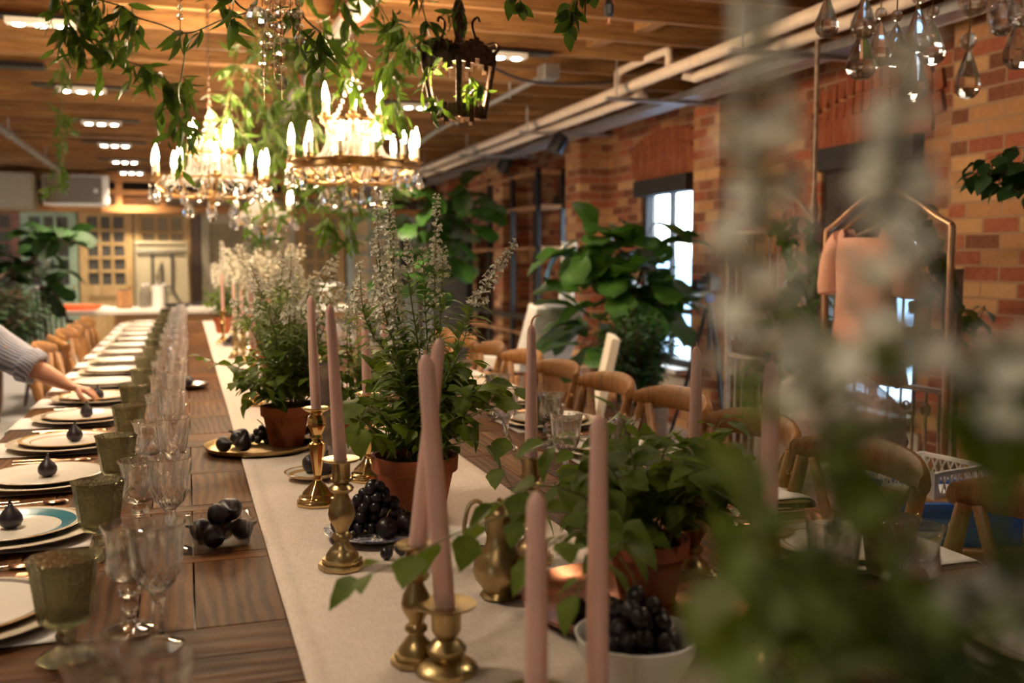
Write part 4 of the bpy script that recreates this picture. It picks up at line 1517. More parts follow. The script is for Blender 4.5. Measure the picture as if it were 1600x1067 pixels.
fig_at(TRX - 0.035, TRY + 0.045, RZ + 0.024, 4.2, (R(70), 0), 'rightmost rear fig touching the grapes on the brass tray', gf)
grape_bunch('g', 'small bunch of black grapes beside the pot on the brass tray', (TRX + 0.01, TRY + 0.065, RZ + 0.002), 22, (0.045, 0.030, 0.035), 5)

# gilt-edged dish with figs
p = pz(487, 752, TZ)
o = tag(MB().lathe([(0.0, 0.002), (0.030, 0.0), (0.033, 0.003), (0.055, 0.008), (0.070, 0.018), (0.0715, 0.0195), (0.070, 0.0205), (0.053, 0.0105), (0.032, 0.006), (0.0, 0.0055)], 48, mod=lambda a, z, r: 1 + (0.015 * abs(math.sin(a * 6)) if r > 0.06 else 0)).build(
    'side_dish', mat_china('gilt_sprigged_china', cream, [(0.050, 0.060, srgb(190, 150, 96)), (0.067, 0.0716, gilt)]), smooth=60, loc=(p.x + 0.005, p.y + 0.01, RZ)), 'small gilt-edged white dish of figs behind the octagonal candlestick', 'dish')
gf = 'figs in the gilt-edged dish'
fig_at(p.x + 0.010, p.y - 0.014, RZ + 0.028, 0.8, (R(80), 0), 'fig lying at the front of the gilt-edged dish', gf)
fig_at(p.x + 0.040, p.y + 0.028, RZ + 0.010, 0.0, (R(12), 0), 'upright fig at the right of the gilt-edged dish', gf)
fig_at(p.x - 0.014, p.y + 0.040, RZ + 0.028, 2.0, (R(82), 0), 'fig lying at the back of the gilt-edged dish', gf)

# blue and white plate with a heap of grapes and plums
WX, WY = 0.345, 1.93
tag(MB().lathe([(0.0, 0.002), (0.060, 0.0), (0.064, 0.003), (0.082, 0.008), (0.100, 0.016), (0.1015, 0.0178), (0.0995, 0.0185), (0.080, 0.0105), (0.062, 0.006), (0.0, 0.0055)], 56, mod=lambda a, z, r: 1 + (0.008 * abs(math.sin(a * 5)) if r > 0.09 else 0)).build(
    'transfer_plate', M['willow'], smooth=60, loc=(WX, WY, RZ)), 'blue and white patterned plate heaped with grapes and plums', 'plate')
grape_bunch('g', 'large bunch of black grapes heaped on the blue and white plate', (WX + 0.004, WY + 0.016, RZ + 0.008), 62, (0.062, 0.048, 0.085), 11, 0.0118)
gp = 'plums on the blue and white plate'
put(PLUM, (WX + 0.012, WY - 0.057, RZ + 0.010), 0.4, 'dark plum at the front edge of the blue and white plate', gp)
put(PLUM, (WX + 0.056, WY - 0.040, RZ + 0.012), 2.4, 'dark plum with long stalk at the right of the blue and white plate', gp, 1.04)
put(PLUM, (WX - 0.070, WY - 0.004, RZ + 0.012), 3.6, 'dark plum at the left edge of the blue and white plate', gp, 0.9)
for i, (x, y, w) in enumerate(((604, 869, 'left'), (627, 862, 'right'))):
    p = pz(x, y, TZ + 0.01)
    tag(MB().ball((0, 0, 0), (0.0122, 0.0115, 0.0118), 16, 10).build('loose_grape', M['grape'], smooth=80, loc=(p.x, p.y, RZ + 0.0115)), 'loose black grape on the runner before the patterned plate, %s of the pair' % w, 'grape', 'loose grapes on the runner')

# clear punnet of figs on the bare wood
BX, BY, BA = 0.052, 1.985, R(8)
t = thing('plastic_punnet', 'clear plastic box of dark figs on the bare table', 'punnet', (BX, BY, TZ + 0.0005), BA)


def rrect(w, d, r, n=4):
    pts = []
    for cx_, cy_, a0 in ((w - r, d - r, 0), (-w + r, d - r, 90), (-w + r, -d + r, 180), (w - r, -d + r, 270)):
        for i in range(n + 1):
            a = R(a0 + 90 * i / n)
            pts.append((cx_ + r * math.cos(a), cy_ + r * math.sin(a)))
    return pts


b = MB()
loops = [(0.046, 0.036, 0.012, 0.001), (0.050, 0.040, 0.012, 0.004), (0.055, 0.046, 0.014, 0.052), (0.060, 0.051, 0.016, 0.0535), (0.060, 0.051, 0.016, 0.0555), (0.0535, 0.0445, 0.014, 0.0540), (0.0490, 0.0390, 0.012, 0.006), (0.045, 0.035, 0.012, 0.003)]
vs, n = [], 20
for w, d, r, z in loops:
    vs += [(q[0], q[1], z) for q in rrect(w, d, r)]
fs = [tuple(reversed(range(n)))] + [(j * n + i, j * n + (i + 1) % n, (j + 1) * n + (i + 1) % n, (j + 1) * n + i) for j in range(len(loops) - 1) for i in range(n)] + [tuple(range((len(loops) - 1) * n, len(loops) * n))]
b.add(vs, fs)
b.build('tub', M['plastic'], t, 40)
fz = TZ + 0.005
gf = 'figs in the plastic punnet'
for i, (x, y, z, a, tl, w) in enumerate(((-0.024, -0.014, 0.024, 0.5, 84, 'lying low at the front left'), (0.024, -0.014, 0.024, 2.2, 80, 'lying low at the front right'), (-0.022, 0.017, 0.024, 3.9, 86, 'lying low at the back left'), (0.024, 0.018, 0.024, 5.2, 80, 'lying low at the back right'),
                                         (-0.022, 0.002, 0.058, 1.2, 80, 'on top at the left'), (0.006, -0.012, 0.060, 3.0, 75, 'on top in the middle'), (0.012, 0.022, 0.064, 0.2, 82, 'on top at the back'), (0.036, 0.004, 0.060, 4.0, 80, 'on top at the right'))):
    m = Matrix.Rotation(BA, 3, 'Z') @ Vector((x, y, 0))
    f = fig_at(BX + m.x, BY + m.y, TZ + z, a, (R(tl), 0), 'dark fig %s of the clear plastic punnet' % w, gf, 0.94)
# silver dish with a fig on the bare wood at left
p = pz(292, 607, TZ)
tag(MB().lathe([(0.0, 0.003), (0.055, 0.0), (0.060, 0.004), (0.085, 0.015), (0.092, 0.022), (0.094, 0.022), (0.088, 0.012), (0.0, 0.006)], 40, mod=lambda a, z, r: 1 + (0.02 * math.sin(a * 14) if r > 0.08 else 0)).build('silver_dish', M['silver'], smooth=60, loc=(p.x, p.y, TZ + 0.0005)),
    'shiny scalloped silver dish on bare wood beside the clear goblets', 'dish')
fig_at(p.x, p.y, TZ + 0.030, 0.4, (R(80), 0), 'fig lying in the scalloped silver dish', 'fruit in far dishes')
for i, (x, y, w) in enumerate(((350, 541, 'far along the runner at left'), (474, 690, 'hidden behind the tray plant'))):
    p = pz(x, y, TZ)
    tag(MB().lathe([(0.0, 0.002), (0.050, 0.0), (0.054, 0.003), (0.085, 0.016), (0.086, 0.018), (0.0, 0.0055)], 32).build('transfer_plate', M['willow'], smooth=60, loc=(p.x + 0.05, p.y, RZ)), 'blue and white fruit plate %s' % w, 'plate')
    grape_bunch('g', 'bunch of black grapes on the patterned plate %s' % w, (p.x + 0.05, p.y, RZ + 0.007), 20, (0.05, 0.04, 0.045), 30 + i)
# bread plate behind the brass pot
p = pz(745, 856, TZ)
tag(MB().lathe([(0.0, 0.002), (0.045, 0.0), (0.049, 0.003), (0.075, 0.011), (0.077, 0.013), (0.074, 0.0135), (0.048, 0.006), (0.0, 0.005)], 40).build('bread_plate', mat_china('green_rimmed_china', cream, [(0.052, 0.06, srgb(196, 190, 160))]), smooth=60, loc=(p.x + 0.03, p.y + 0.03, RZ)), 'small cream plate behind the brass coffee pot', 'plate')
fig_at(p.x + 0.045, p.y + 0.022, RZ + 0.008, 0.0, (R(6), 0), 'fig standing on the small cream plate behind the brass pot', 'fruit in far dishes')

# brass coffee pot
t = thing('coffee_pot', 'old brass coffee pot with flared neck and curled handle', 'coffee pot', (0.474, 1.515, RZ), R(-18))
MB().lathe([(0.0, 0.001), (0.030, 0.0), (0.033, 0.004), (0.027, 0.012), (0.030, 0.018), (0.040, 0.030), (0.0445, 0.045), (0.042, 0.060), (0.033, 0.075), (0.0235, 0.088), (0.0215, 0.100), (0.0225, 0.120), (0.027, 0.138), (0.0285, 0.1395), (0.0265, 0.1385), (0.020, 0.118), (0.0, 0.11)], 32, cap=False).build('body', M['oldbrass'], t)
MB().lathe([(0.0275, 0.1385), (0.0255, 0.146), (0.017, 0.153), (0.006, 0.1555), (0.0035, 0.158), (0.0045, 0.162), (0.0, 0.1645)], 24).build('lid', M['oldbrass'], t)
MB().tube(spline([(0.020, 0, 0.122), (0.032, 0, 0.134), (0.046, 0, 0.142)], 5), [0.011 - 0.0007 * i for i in range(11)], 10, flat=(0.8, 0.5)).build('spout', M['oldbrass'], t)
MB().tube(spline([(-0.024, 0, 0.140), (-0.034, 0, 0.158), (-0.050, 0, 0.150), (-0.058, 0, 0.110), (-0.052, 0, 0.078), (-0.036, 0, 0.066)], 5), 0.0036, 8).build('handle', M['oldbrass'], t)
# oval copper tray
CTX, CTY = 0.655, 1.385
t = thing('copper_tray', 'dark oval copper tray at the right edge of the runner', 'tray', (CTX, CTY, RZ + 0.0002), R(12))
MB().lathe([(0.0, 0.003), (0.145, 0.002), (0.158, 0.012), (0.170, 0.020), (0.172, 0.0215), (0.173, 0.0200), (0.161, 0.009), (0.148, 0.0003), (0.0, 0.0003)][::-1], 56, cap=False, mtx=Matrix.Diagonal((1.0, 1.12, 1, 1))).build('tray_body', M['coppertray'], t, 60)
gp = 'plums on the copper tray'
put(PLUM, (CTX - 0.115, CTY - 0.035, RZ + 0.004), 0.4, 'dark plum by the left rim of the copper tray', gp)
put(PLUM, (CTX - 0.085, CTY - 0.100, RZ + 0.004), 1.4, 'dark plum at the front left of the copper tray', gp)
put(PLUM, (CTX - 0.065, CTY - 0.050, RZ + 0.004), 3.4, 'dark plum in the middle left of the copper tray', gp)
# white bowl of grapes
GX, GY = 0.530, 1.115
t = thing('white_bowl', 'white china bowl full of black grapes at the bottom edge', 'bowl', (GX, GY, RZ))
MB().lathe([(0.0, 0.001), (0.034, 0.0), (0.035, 0.006), (0.036, 0.008), (0.056, 0.026), (0.071, 0.052), (0.0775, 0.076), (0.0790, 0.078), (0.0755, 0.0785), (0.0680, 0.053), (0.052, 0.028), (0.030, 0.013), (0.0, 0.011)], 48, cap=False).build('bowl_body', M['white'], t, 60)
grape_bunch('g', 'heap of black grapes in the white bowl', (GX, GY, RZ + 0.044), 58, (0.053, 0.053, 0.070), 21, 0.0124, [(0.01, 0.01, 0.06), (0.0, 0.01, 0.10), (-0.02, 0.01, 0.13)])
grape_bunch('g', 'few black grapes lying before the near pink taper', (0.43, 0.955, RZ), 12, (0.04, 0.03, 0.02), 23, 0.012)
drop(PLUM)
drop(FIG)

# ------------------------------------------------------------------ leaves, flowers, pots
PROF = {
    'ovate': [(0, 0.03), (0.10, 0.62), (0.25, 0.95), (0.42, 1.0), (0.60, 0.80), (0.78, 0.48), (0.90, 0.22), (1, 0.0)],
    'lance': [(0, 0.05), (0.15, 0.6), (0.35, 1.0), (0.55, 0.92), (0.75, 0.6), (0.9, 0.26), (1, 0.0)],
    'line': [(0, 0.2), (0.3, 0.9), (0.55, 1.0), (0.8, 0.6), (1, 0.0)],
    'fiddle': [(0, 0.06), (0.08, 0.34), (0.2, 0.60), (0.34, 0.66), (0.5, 0.74), (0.66, 0.95), (0.8, 1.0), (0.92, 0.74), (0.98, 0.36), (1, 0.05)],
    'small': [(0, 0.1), (0.4, 1.0), (1, 0.0)],
}


def leaf(mb, p, d, L, W, kind='ovate', up=(0, 0, 1), curl=0.25, fold=0.25, roll=0.0, tooth=0.0, wave=0.0):
    m = basis(p, d, up, roll)
    pr = PROF[kind]
    vs, n = [], len(pr)
    h = W / 2
    for i, (t, w) in enumerate(pr):
        k = w * h * (1 + (tooth if i % 2 else -tooth))
        z = -curl * L * t * t + 0.03 * L * math.sin(t * PI)
        wz = wave * W * math.sin(i * 1.9)
        vs += [(t * L, k, z + fold * k + wz), (t * L, 0, z), (t * L, -k, z + fold * k - wz)]
    fs = []
    for i in range(n - 1):
        a = 3 * i
        fs += [(a, a + 3, a + 4, a + 1), (a + 1, a + 4, a + 5, a + 2)]
    mb.add(vs, fs, m)


def floret(mb, p, d, s, rr):
    """one small two-lipped bloom"""
    m = basis(p, d, (0, 0, 1), 0, s)
    mb.add([(0, 0.12, 0), (0, -0.06, 0.1), (0, -0.06, -0.1), (0.6, 0.14, 0), (0.6, -0.07, 0.12), (0.6, -0.07, -0.12)], [(0, 1, 4, 3), (1, 2, 5, 4), (2, 0, 3, 5)], m)
    for a in (0.5, 2.1, 3.2, 4.2, 5.6):
        c, q = math.cos(a), math.sin(a)
        l = 0.5 if a in (3.2, 4.2) else 0.34
        mb.add([(0.58, 0, 0), (0.74, c * l * 0.6 - q * 0.16, q * l * 0.6 + c * 0.16), (0.80, c * l, q * l), (0.74, c * l * 0.6 + q * 0.16, q * l * 0.6 - c * 0.16)], [(0, 1, 2, 3)], m)


def spike(stem, bloom, calyx, pts, r0, seed, f0=0.4, size=0.011, gap=0.0125, leafmb=None, rstem=0.0022, leafL=0.05, per=5):
    """an upright salvia stem: narrow leaves below, whorls of blooms above f0"""
    rr = random.Random(seed)
    c = spline(pts, 8)
    n = len(c)
    stem.tube(c, [rstem * (1 - 0.6 * i / n) for i in range(n)], 6)
    L = [0]
    for i in range(1, n):
        L.append(L[-1] + (c[i] - c[i - 1]).length)
    T = L[-1]

    def at(s):
        for i in range(1, n):
            if s <= L[i]:
                k = (s - L[i - 1]) / max(1e-6, L[i] - L[i - 1])
                return c[i - 1].lerp(c[i], k), (c[i] - c[i - 1]).normalized()
        return c[-1], (c[-1] - c[-2]).normalized()
    s = T * f0
    while s < T:
        p, tdir = at(s)
        q = (s - T * f0) / (T * (1 - f0))
        k = size * (1.0 - 0.55 * q ** 1.5) * rr.uniform(0.85, 1.1)
        a0 = rr.uniform(0, 6)
        for j in range(per):
            if rr.random() < 0.12:
                continue
            a = a0 + j * 2 * PI / per
            side = tdir.cross(Vector((math.cos(a * 1.0 + 0.3), math.sin(a), 0.2))).normalized()
            side = (Matrix.Rotation(a, 3, tdir) @ tdir.orthogonal().normalized())
            d = (side + tdir * rr.uniform(0.15, 0.9)).normalized()
            calyx.octa((0, 0, 0), (k * 0.42, k * 0.2, k * 0.2), basis(p + d * k * 0.45, d))
            if rr.random() < 0.8:
                floret(bloom, p + d * k * 0.45, d, k * 1.5, rr)
        s += gap * (1 - 0.45 * q)
    if leafmb is not None:
        s = T * 0.12
        k = 0
        while s < T * f0:
            p, tdir = at(s)
            for j in (0, 1):
                a = k * PI / 2 + j * PI + rr.uniform(-0.4, 0.4)
                side = Matrix.Rotation(a, 3, tdir) @ tdir.orthogonal().normalized()
                d = (side + tdir * 0.5 + Vector((0, 0, 0.1))).normalized()
                l = leafL * rr.uniform(0.7, 1.25) * (1.1 - 0.4 * s / (T * f0))
                leaf(leafmb, p, d, l, l * 0.24, 'line', curl=rr.uniform(0.2, 0.7), fold=0.3)
                if rr.random() < 0.7:
                    d2 = (side * 0.6 + tdir * 0.9 + rvec(rr) * 0.3).normalized()
                    leaf(leafmb, p, d2, l * 0.55, l * 0.14, 'line', curl=0.3, fold=0.3)
            s += rr.uniform(0.014, 0.024)
            k += 1


def clay_pot(parent, r, h, mat=None):
    mat = mat or M['terracotta']
    MB().lathe([(0.0, 0.001), (r * 0.66, 0.0), (r * 0.68, 0.003), (r * 0.90, h * 0.74), (r * 0.98, h * 0.745), (r * 1.0, h * 0.76), (r * 1.02, h * 0.98), (r * 1.01, h), (r * 0.93, h), (r * 0.88, h * 0.84), (r * 0.86, h * 0.8)], 40, cap=False).build('pot', mat, parent, 30)
    s = MB()
    rr = random.Random(int(r * 1e4))
    s.lathe([(r * 0.875, h * 0.80), (r * 0.87, h * 0.86), (r * 0.6, h * 0.90), (0.0, h * 0.92)], 24, cap=False, mod=lambda a, z, q: 1 + 0.012 * math.sin(a * 7))
    for _ in range(60):
        a, q = rr.uniform(0, 6.28), r * 0.8 * math.sqrt(rr.random())
        k = rr.uniform(0.002, 0.006)
        s.octa((q * math.cos(a), q * math.sin(a), h * 0.90 + k * 0.3), (k, k * 0.8, k * 0.7))
    s.build('soil', M['soil'], parent, 30)


def branch(stem, lf, pts, seed, leafL=0.05, gap=0.028, r0=0.0016, droop=0.35, kind='ovate', ratio=0.8, start=0.25, side=1.0, tooth=0.06):
    rr = random.Random(seed)
    c = spline(pts, 6)
    n = len(c)
    stem.tube(c, [r0 * (1 - 0.6 * i / n) for i in range(n)], 5)
    acc, k = 0.0, 0
    tot = sum((c[i] - c[i - 1]).length for i in range(1, n))
    run_, nxt = 0.0, tot * start
    for i in range(1, n):
        seg = c[i] - c[i - 1]
        while run_ + seg.length >= nxt:
            p = c[i - 1].lerp(c[i], (nxt - run_) / max(seg.length, 1e-6))
            tdir = seg.normalized()
            sd = tdir.cross(Vector((0, 0, 1)))
            if sd.length < 0.15:
                sd = tdir.orthogonal()
            sd.normalize()
            d = (sd * (1 if k % 2 else -1) * side * rr.uniform(0.6, 1.1) + tdir * 0.5 + Vector((0, 0, rr.uniform(-0.5, 0.35)))).normalized()
            pl = rr.uniform(0.2, 0.4) * leafL
            stem.tube([p, p + d * pl], r0 * 0.5, 4)
            l = leafL * rr.uniform(0.65, 1.2)
            leaf(lf, p + d * pl, (d + Vector((0, 0, -droop))).normalized(), l, l * ratio, kind, curl=rr.uniform(0.05, 0.35), fold=rr.uniform(0.05, 0.3), roll=rr.uniform(-0.6, 0.6), tooth=tooth)
            nxt += gap * rr.uniform(0.7, 1.3)
            k += 1
        run_ += seg.length
    d = (c[-1] - c[-2]).normalized()
    l = leafL * rr.uniform(0.8, 1.1)
    leaf(lf, c[-1], (d + Vector((0, 0, -droop))).normalized(), l, l * ratio, kind, curl=0.2, fold=0.2, roll=rr.uniform(-0.5, 0.5), tooth=tooth)


def potted(label, x, y, r, h, z, seed, nst, height, spread, leafL, nbr=3, spikes=(), trails=(), group='terracotta pots along the runner', f0=0.42, size=0.011, gap=0.0125, lmat=None, straight=0.0, salv=0.05, straggly=False):
    rr = random.Random(seed)
    t = thing('potted_plant', label, 'plant', (x, y, z), 0, group)
    clay_pot(t, r, h)
    o = Vector((x, y, z))
    st, lf, sl, bl, ca = MB(), MB(), MB(), MB(), MB()
    for i in range(nst):
        a = rr.uniform(0, 6.283)
        q = r * 0.6 * math.sqrt(rr.random())
        b0 = Vector((q * math.cos(a), q * math.sin(a), h * 0.88))
        sp = spread * rr.uniform(0.35, 1.0)
        hh = height * rr.uniform(0.35, 1.0) * (1 - 0.45 * sp / spread * (1 - straight))
        tip = Vector((math.cos(a) * sp, math.sin(a) * sp, h + max(hh, 0.25 * height)))
        mid = b0.lerp(tip, 0.5) + Vector((0, 0, hh * 0.22))
        branch(st, lf, [b0, mid, tip], seed * 100 + i, leafL, leafL * 0.5, 0.0018)
        for k in range(nbr):
            s = rr.uniform(0.35, 0.95)
            bp = b0.lerp(mid, s * 2) if s < 0.5 else mid.lerp(tip, s * 2 - 1)
            d = Vector((rr.uniform(-1, 1), rr.uniform(-1, 1), rr.uniform(-0.3, 0.7))).normalized()
            l = rr.uniform(0.05, 0.10) * (leafL / 0.05)
            branch(st, lf, [bp, bp + d * l * 0.5 + Vector((0, 0, 0.01)), bp + d * l], seed * 1000 + i * 10 + k, leafL * 0.9, leafL * 0.5, 0.0012, start=0.35)
    for k, tr in enumerate(trails):
        branch(st, lf, [Vector(p) - o for p in tr], seed * 77 + k, leafL * 1.05, leafL * (1.15 if straggly else 0.75), 0.0016, start=0.55 if straggly else 0.3)
    for k, sp in enumerate(spikes):
        pts, f = sp[0], (sp[1] if len(sp) > 1 else f0)
        spike(st, bl, ca, [Vector(p) - o for p in pts], r, seed * 31 + k, f, size, gap, sl, leafL=salv)
    st.build('stems', M['stem'], t, 60)
    if lf.v:
        lf.build('foliage', lmat or M['potleaf'], t, 180)
    if sl.v:
        sl.build('narrow_leaves', M['salvialeaf'], t, 180)
    if bl.v:
        bl.build('blossom', M['greyflower'], t, 0)
        ca.build('calyx', M['calyx'], t, 0)
    return t


def fan(cx, cy, zb, n, h0, h1, sp, seed, bend=0.02):
    rr = random.Random(seed)
    out = []
    for i in range(n):
        a = rr.uniform(0, 6.283)
        s = sp * math.sqrt(rr.random())
        hh = rr.uniform(h0, h1)
        b0 = (cx + 0.03 * math.cos(a), cy + 0.03 * math.sin(a), zb)
        tip = (cx + s * math.cos(a), cy + s * math.sin(a), zb + hh)
        mid = (cx + s * 0.55 * math.cos(a) + rr.uniform(-bend, bend), cy + s * 0.55 * math.sin(a), zb + hh * 0.55)
        out.append(([b0, mid, tip],))
    return out


# tray plant (nearest left)
x1, y1 = 0.272, 2.995
potted('bushy potted plant with grey flower heads standing on the brass tray', x1, y1, 0.0735, 0.118, RZ + 0.0022, 3, 20, 0.25, 0.19, 0.042, 3,
       [(s[0], 0.83) for s in fan(x1 + 0.01, y1, RZ + 0.10, 22, 0.32, 0.47, 0.18, 5)],
       [[(x1 - 0.02, y1, RZ + 0.12), px(378, 578, 2.95), px(345, 570, 2.9), px(312, 556, 2.88)], [(x1 - 0.02, y1 - 0.02, RZ + 0.12), px(405, 600, 2.8), px(385, 630, 2.78)]], size=0.017, gap=0.020, salv=0.06)
# central salvia
x2, y2 = 0.458, 2.075
top = (x2, y2, RZ + 0.12)
SP = []
for pts, f in (([(640, 600), (616, 460), (607, 306)], 0.50), ([(630, 600), (598, 470), (590, 325)], 0.50), ([(634, 610), (600, 480), (584, 372)], 0.45), ([(655, 600), (618, 500), (615, 358)], 0.46),
               ([(676, 600), (679, 450), (682, 300)], 0.50), ([(690, 600), (735, 490), (806, 376)], 0.62), ([(660, 600), (640, 450), (636, 376)], 0.74), ([(668, 600), (664, 470), (660, 388)], 0.80),
               ([(678, 610), (690, 470), (692, 386)], 0.78), ([(640, 620), (585, 520), (548, 452)], 0.60), ([(648, 610), (575, 510), (562, 410)], 0.70), ([(664, 620), (630, 520), (606, 430)], 0.6),
               ([(690, 610), (722, 540), (742, 460)], 0.85), ([(636, 610), (622, 500), (600, 400)], 0.55)):
    d0 = 2.12 + rnd.uniform(-0.06, 0.08)
    SP.append(([top] + [px(a, b_, d0) for a, b_ in pts], f + 0.08))
potted('central terracotta pot of birch-like leaves and tall white salvia spikes', x2, y2, 0.092, 0.132, RZ, 4, 19, 0.25, 0.20, 0.052, 3, SP,
       [[top, px(760, 640, 2.02), px(800, 690, 1.98), px(832, 765, 1.96)], [top, px(745, 690, 1.98), px(800, 760, 1.94), px(845, 800, 1.94)], [top, px(590, 640, 1.98), px(560, 660, 1.95)], ],
       size=0.0125, gap=0.0155, salv=0.07, straggly=True)
# pots behind
p = pz(552, 690, TZ)
x3, y3 = p.x, p.y
potted('terracotta pot of dark leaves behind the two leaning tapers', x3, y3, 0.070, 0.112, RZ, 6, 13, 0.24, 0.19, 0.048, 3, [(s[0], 0.72) for s in fan(x3, y3, RZ + 0.1, 6, 0.30, 0.42, 0.12, 15)])
x, y = 0.36, 4.25
potted('potted salvia with a cloud of grey blooms, second behind the tray plant', x, y, 0.075, 0.12, RZ, 8, 10, 0.30, 0.20, 0.05, 2, [(s[0], 0.76) for s in fan(x, y, RZ + 0.1, 15, 0.36, 0.54, 0.20, 25)], size=0.022, gap=0.022)
x, y = 0.40, 5.6
potted('potted salvia with pale blooms, third behind the tray plant', x, y, 0.075, 0.12, RZ, 9, 8, 0.30, 0.20, 0.055, 2, [(s[0], 0.74) for s in fan(x, y, RZ + 0.1, 12, 0.36, 0.56, 0.24, 35)], size=0.026, gap=0.028)
x, y = 0.26, 7.9
potted('farthest potted plant on the runner, near the counter', x, y, 0.075, 0.12, RZ, 10, 7, 0.34, 0.18, 0.06, 2, [(s[0], 0.60) for s in fan(x, y, RZ + 0.1, 12, 0.40, 0.62, 0.2, 45)], size=0.022, gap=0.03)
x, y = 0.56, 6.8
potted('potted plant with loose pale spikes far along the right of the runner', x, y, 0.075, 0.12, RZ, 12, 8, 0.30, 0.20, 0.06, 2, [(s[0], 0.60) for s in fan(x, y, RZ + 0.1, 12, 0.36, 0.58, 0.24, 55)], size=0.02, gap=0.03)
# near leafy plant in the copper tray
x4, y4 = 0.695, 1.425
tp = (x4, y4, RZ + 0.11)
potted('leafy blurred potted plant on the copper tray beside the brass coffee pot', x4, y4, 0.066, 0.10, RZ + 0.0024, 13, 20, 0.23, 0.20, 0.045, 4, (),
       [[tp, px(880, 800, 1.30), px(760, 815, 1.25), px(640, 870, 1.22), px(560, 905, 1.20)], [tp, px(930, 700, 1.4), px(850, 690, 1.38)], [tp, px(870, 760, 1.35), px(770, 790, 1.32)],
        [tp, px(980, 680, 1.42), px(960, 640, 1.4)], [tp, px(1040, 700, 1.5), px(1080, 690, 1.5)], [tp, px(1080, 760, 1.45), px(1140, 780, 1.42)], [tp, px(900, 830, 1.25), px(830, 880, 1.2)], [tp, px(950, 860, 1.22), px(900, 930, 1.15)]])
# very near salvia, out of focus at right
x5, y5 = 0.320, 0.335
tp = (x5, y5, RZ + 0.12)
SP = []
for pts, d, f in (([(1210, 1000), (1195, 420), (1185, 10)], 0.34, 0.77), ([(1420, 1000), (1392, 430), (1418, 60)], 0.33, 0.78), ([(1345, 1150), (1300, 800), (1275, 560)], 0.38, 0.93),
                  ([(1600, 1050), (1565, 800), (1570, 520)], 0.33, 0.92), ([(1480, 1200), (1530, 1050), (1560, 900)], 0.33, 0.95)):
    SP.append(([tp, px(pts[0][0], pts[0][1], d), px(pts[1][0], pts[1][1], d), px(pts[2][0], pts[2][1], d)], f))
tr = []
for a, b_, d in ((1295, 640, 0.42), (1180, 930, 0.46), (1330, 960, 0.42), (1560, 760, 0.36), (1400, 1060, 0.38), (1250, 1020, 0.44), (1600, 930, 0.35), (1150, 1040, 0.48), (1570, 680, 0.36), (1340, 830, 0.42), (1220, 860, 0.45), (1180, 800, 0.5), (1290, 900, 0.4), (1540, 1000, 0.36)):
    e = px(a, b_, d)
    m = Vector(tp).lerp(e, 0.55) + Vector((rnd.uniform(-.02, .02), rnd.uniform(-.02, .02), 0.01))
    tr.append([tp, m, e])
potted('very near blurred potted salvia with tall spikes at the right edge', x5, y5, 0.085, 0.125, RZ, 14, 8, 0.16, 0.15, 0.045, 1, SP, tr, size=0.0125, gap=0.0105, salv=0.055)


def fiddle_tree(label, x, y, trunk, leaves, seed, pot=None, lmat=None, group=None, size=(0.22, 0.36), nbr=0):
    """trunk: list of points; leaves: (count, centre, radii)"""
    rr = random.Random(seed)
    t = thing('fiddle_leaf_tree', label, 'plant', (x, y, 0), 0, group)
    o = Vector((x, y, 0))
    b = MB()
    for tr, r0, r1 in trunk:
        c = spline(tr, 6)
        b.tube([p - o for p in c], [r0 + (r1 - r0) * i / len(c) for i in range(len(c))], 8)
    lf = MB()
    for n, c, rad in leaves:
        for i in range(n):
            v = rvec(rr)
            p = Vector(c) + Vector((v.x * rad[0], v.y * rad[1], v.z * rad[2])) * rr.uniform(0.25, 0.85) - o
            d = (Vector((v.x, v.y, 0)) * 1.0 + Vector((0, 0, rr.uniform(-0.35, 0.55)))).normalized()
            l = rr.uniform(*size)
            leaf(lf, p, d, l, l * rr.uniform(0.58, 0.72), 'fiddle', curl=rr.uniform(0.1, 0.5), fold=rr.uniform(0.05, 0.3), roll=rr.uniform(-0.5, 0.5), wave=0.05)
            core = Vector(c) - o
            b.tube([p, p.lerp(core, 0.45)], 0.004, 5)
    b.build('trunk', M['bark'], t, 60)
    lf.build('foliage', lmat or M['fiddle'], t, 180)
    if pot:
        r, h, m = pot
        MB().lathe([(0.0, 0.002), (r * 0.8, 0.0), (r * 0.95, h * 0.4), (r, h * 0.9), (r, h), (r * 0.92, h), (r * 0.9, h * 0.88)], 28, cap=False).build('pot', m, t, 40)
        MB().lathe([(r * 0.93, h * 0.86), (r * 0.5, h * 0.9), (0, h * 0.91)], 20, cap=False).build('soil', M['soil'], t)
    return t


def bush(label, x, y, z0, c, rad, n, L, seed, mat, pot=None, name='potted_bush', kind='ovate', ratio=0.55):
    rr = random.Random(seed)
    t = thing(name, label, 'plant', (x, y, z0))
    o = Vector((x, y, z0))
    st, lf = MB(), MB()
    for i in range(n // 9):
        v = rvec(rr)
        p = Vector(c) + Vector((v.x * rad[0], v.y * rad[1], v.z * rad[2])) * rr.uniform(0.5, 1.0) - o
        base = Vector((rr.uniform(-.03, .03), rr.uniform(-.03, .03), (pot[1] * 0.85 if pot else 0)))
        branch(st, lf, [base, base.lerp(p, 0.6) + Vector((0, 0, 0.04)), p], seed * 100 + i, L, L * 0.55, 0.003, kind=kind, ratio=ratio, start=0.45, tooth=0)
    st.build('stems', M['bark'], t, 60)
    lf.build('foliage', mat, t, 180)
    if pot:
        r, h, m = pot
        MB().lathe([(0.0, 0.002), (r * 0.78, 0.0), (r * 0.95, h * 0.5), (r, h), (r * 0.92, h), (r * 0.9, h * 0.86)], 24, cap=False).build('pot', m, t, 40)
        MB().lathe([(r * 0.93, h * 0.84), (r * 0.5, h * 0.88), (0, h * 0.9)], 20, cap=False).build('soil', M['soil'], t)
    return t


V = Vector
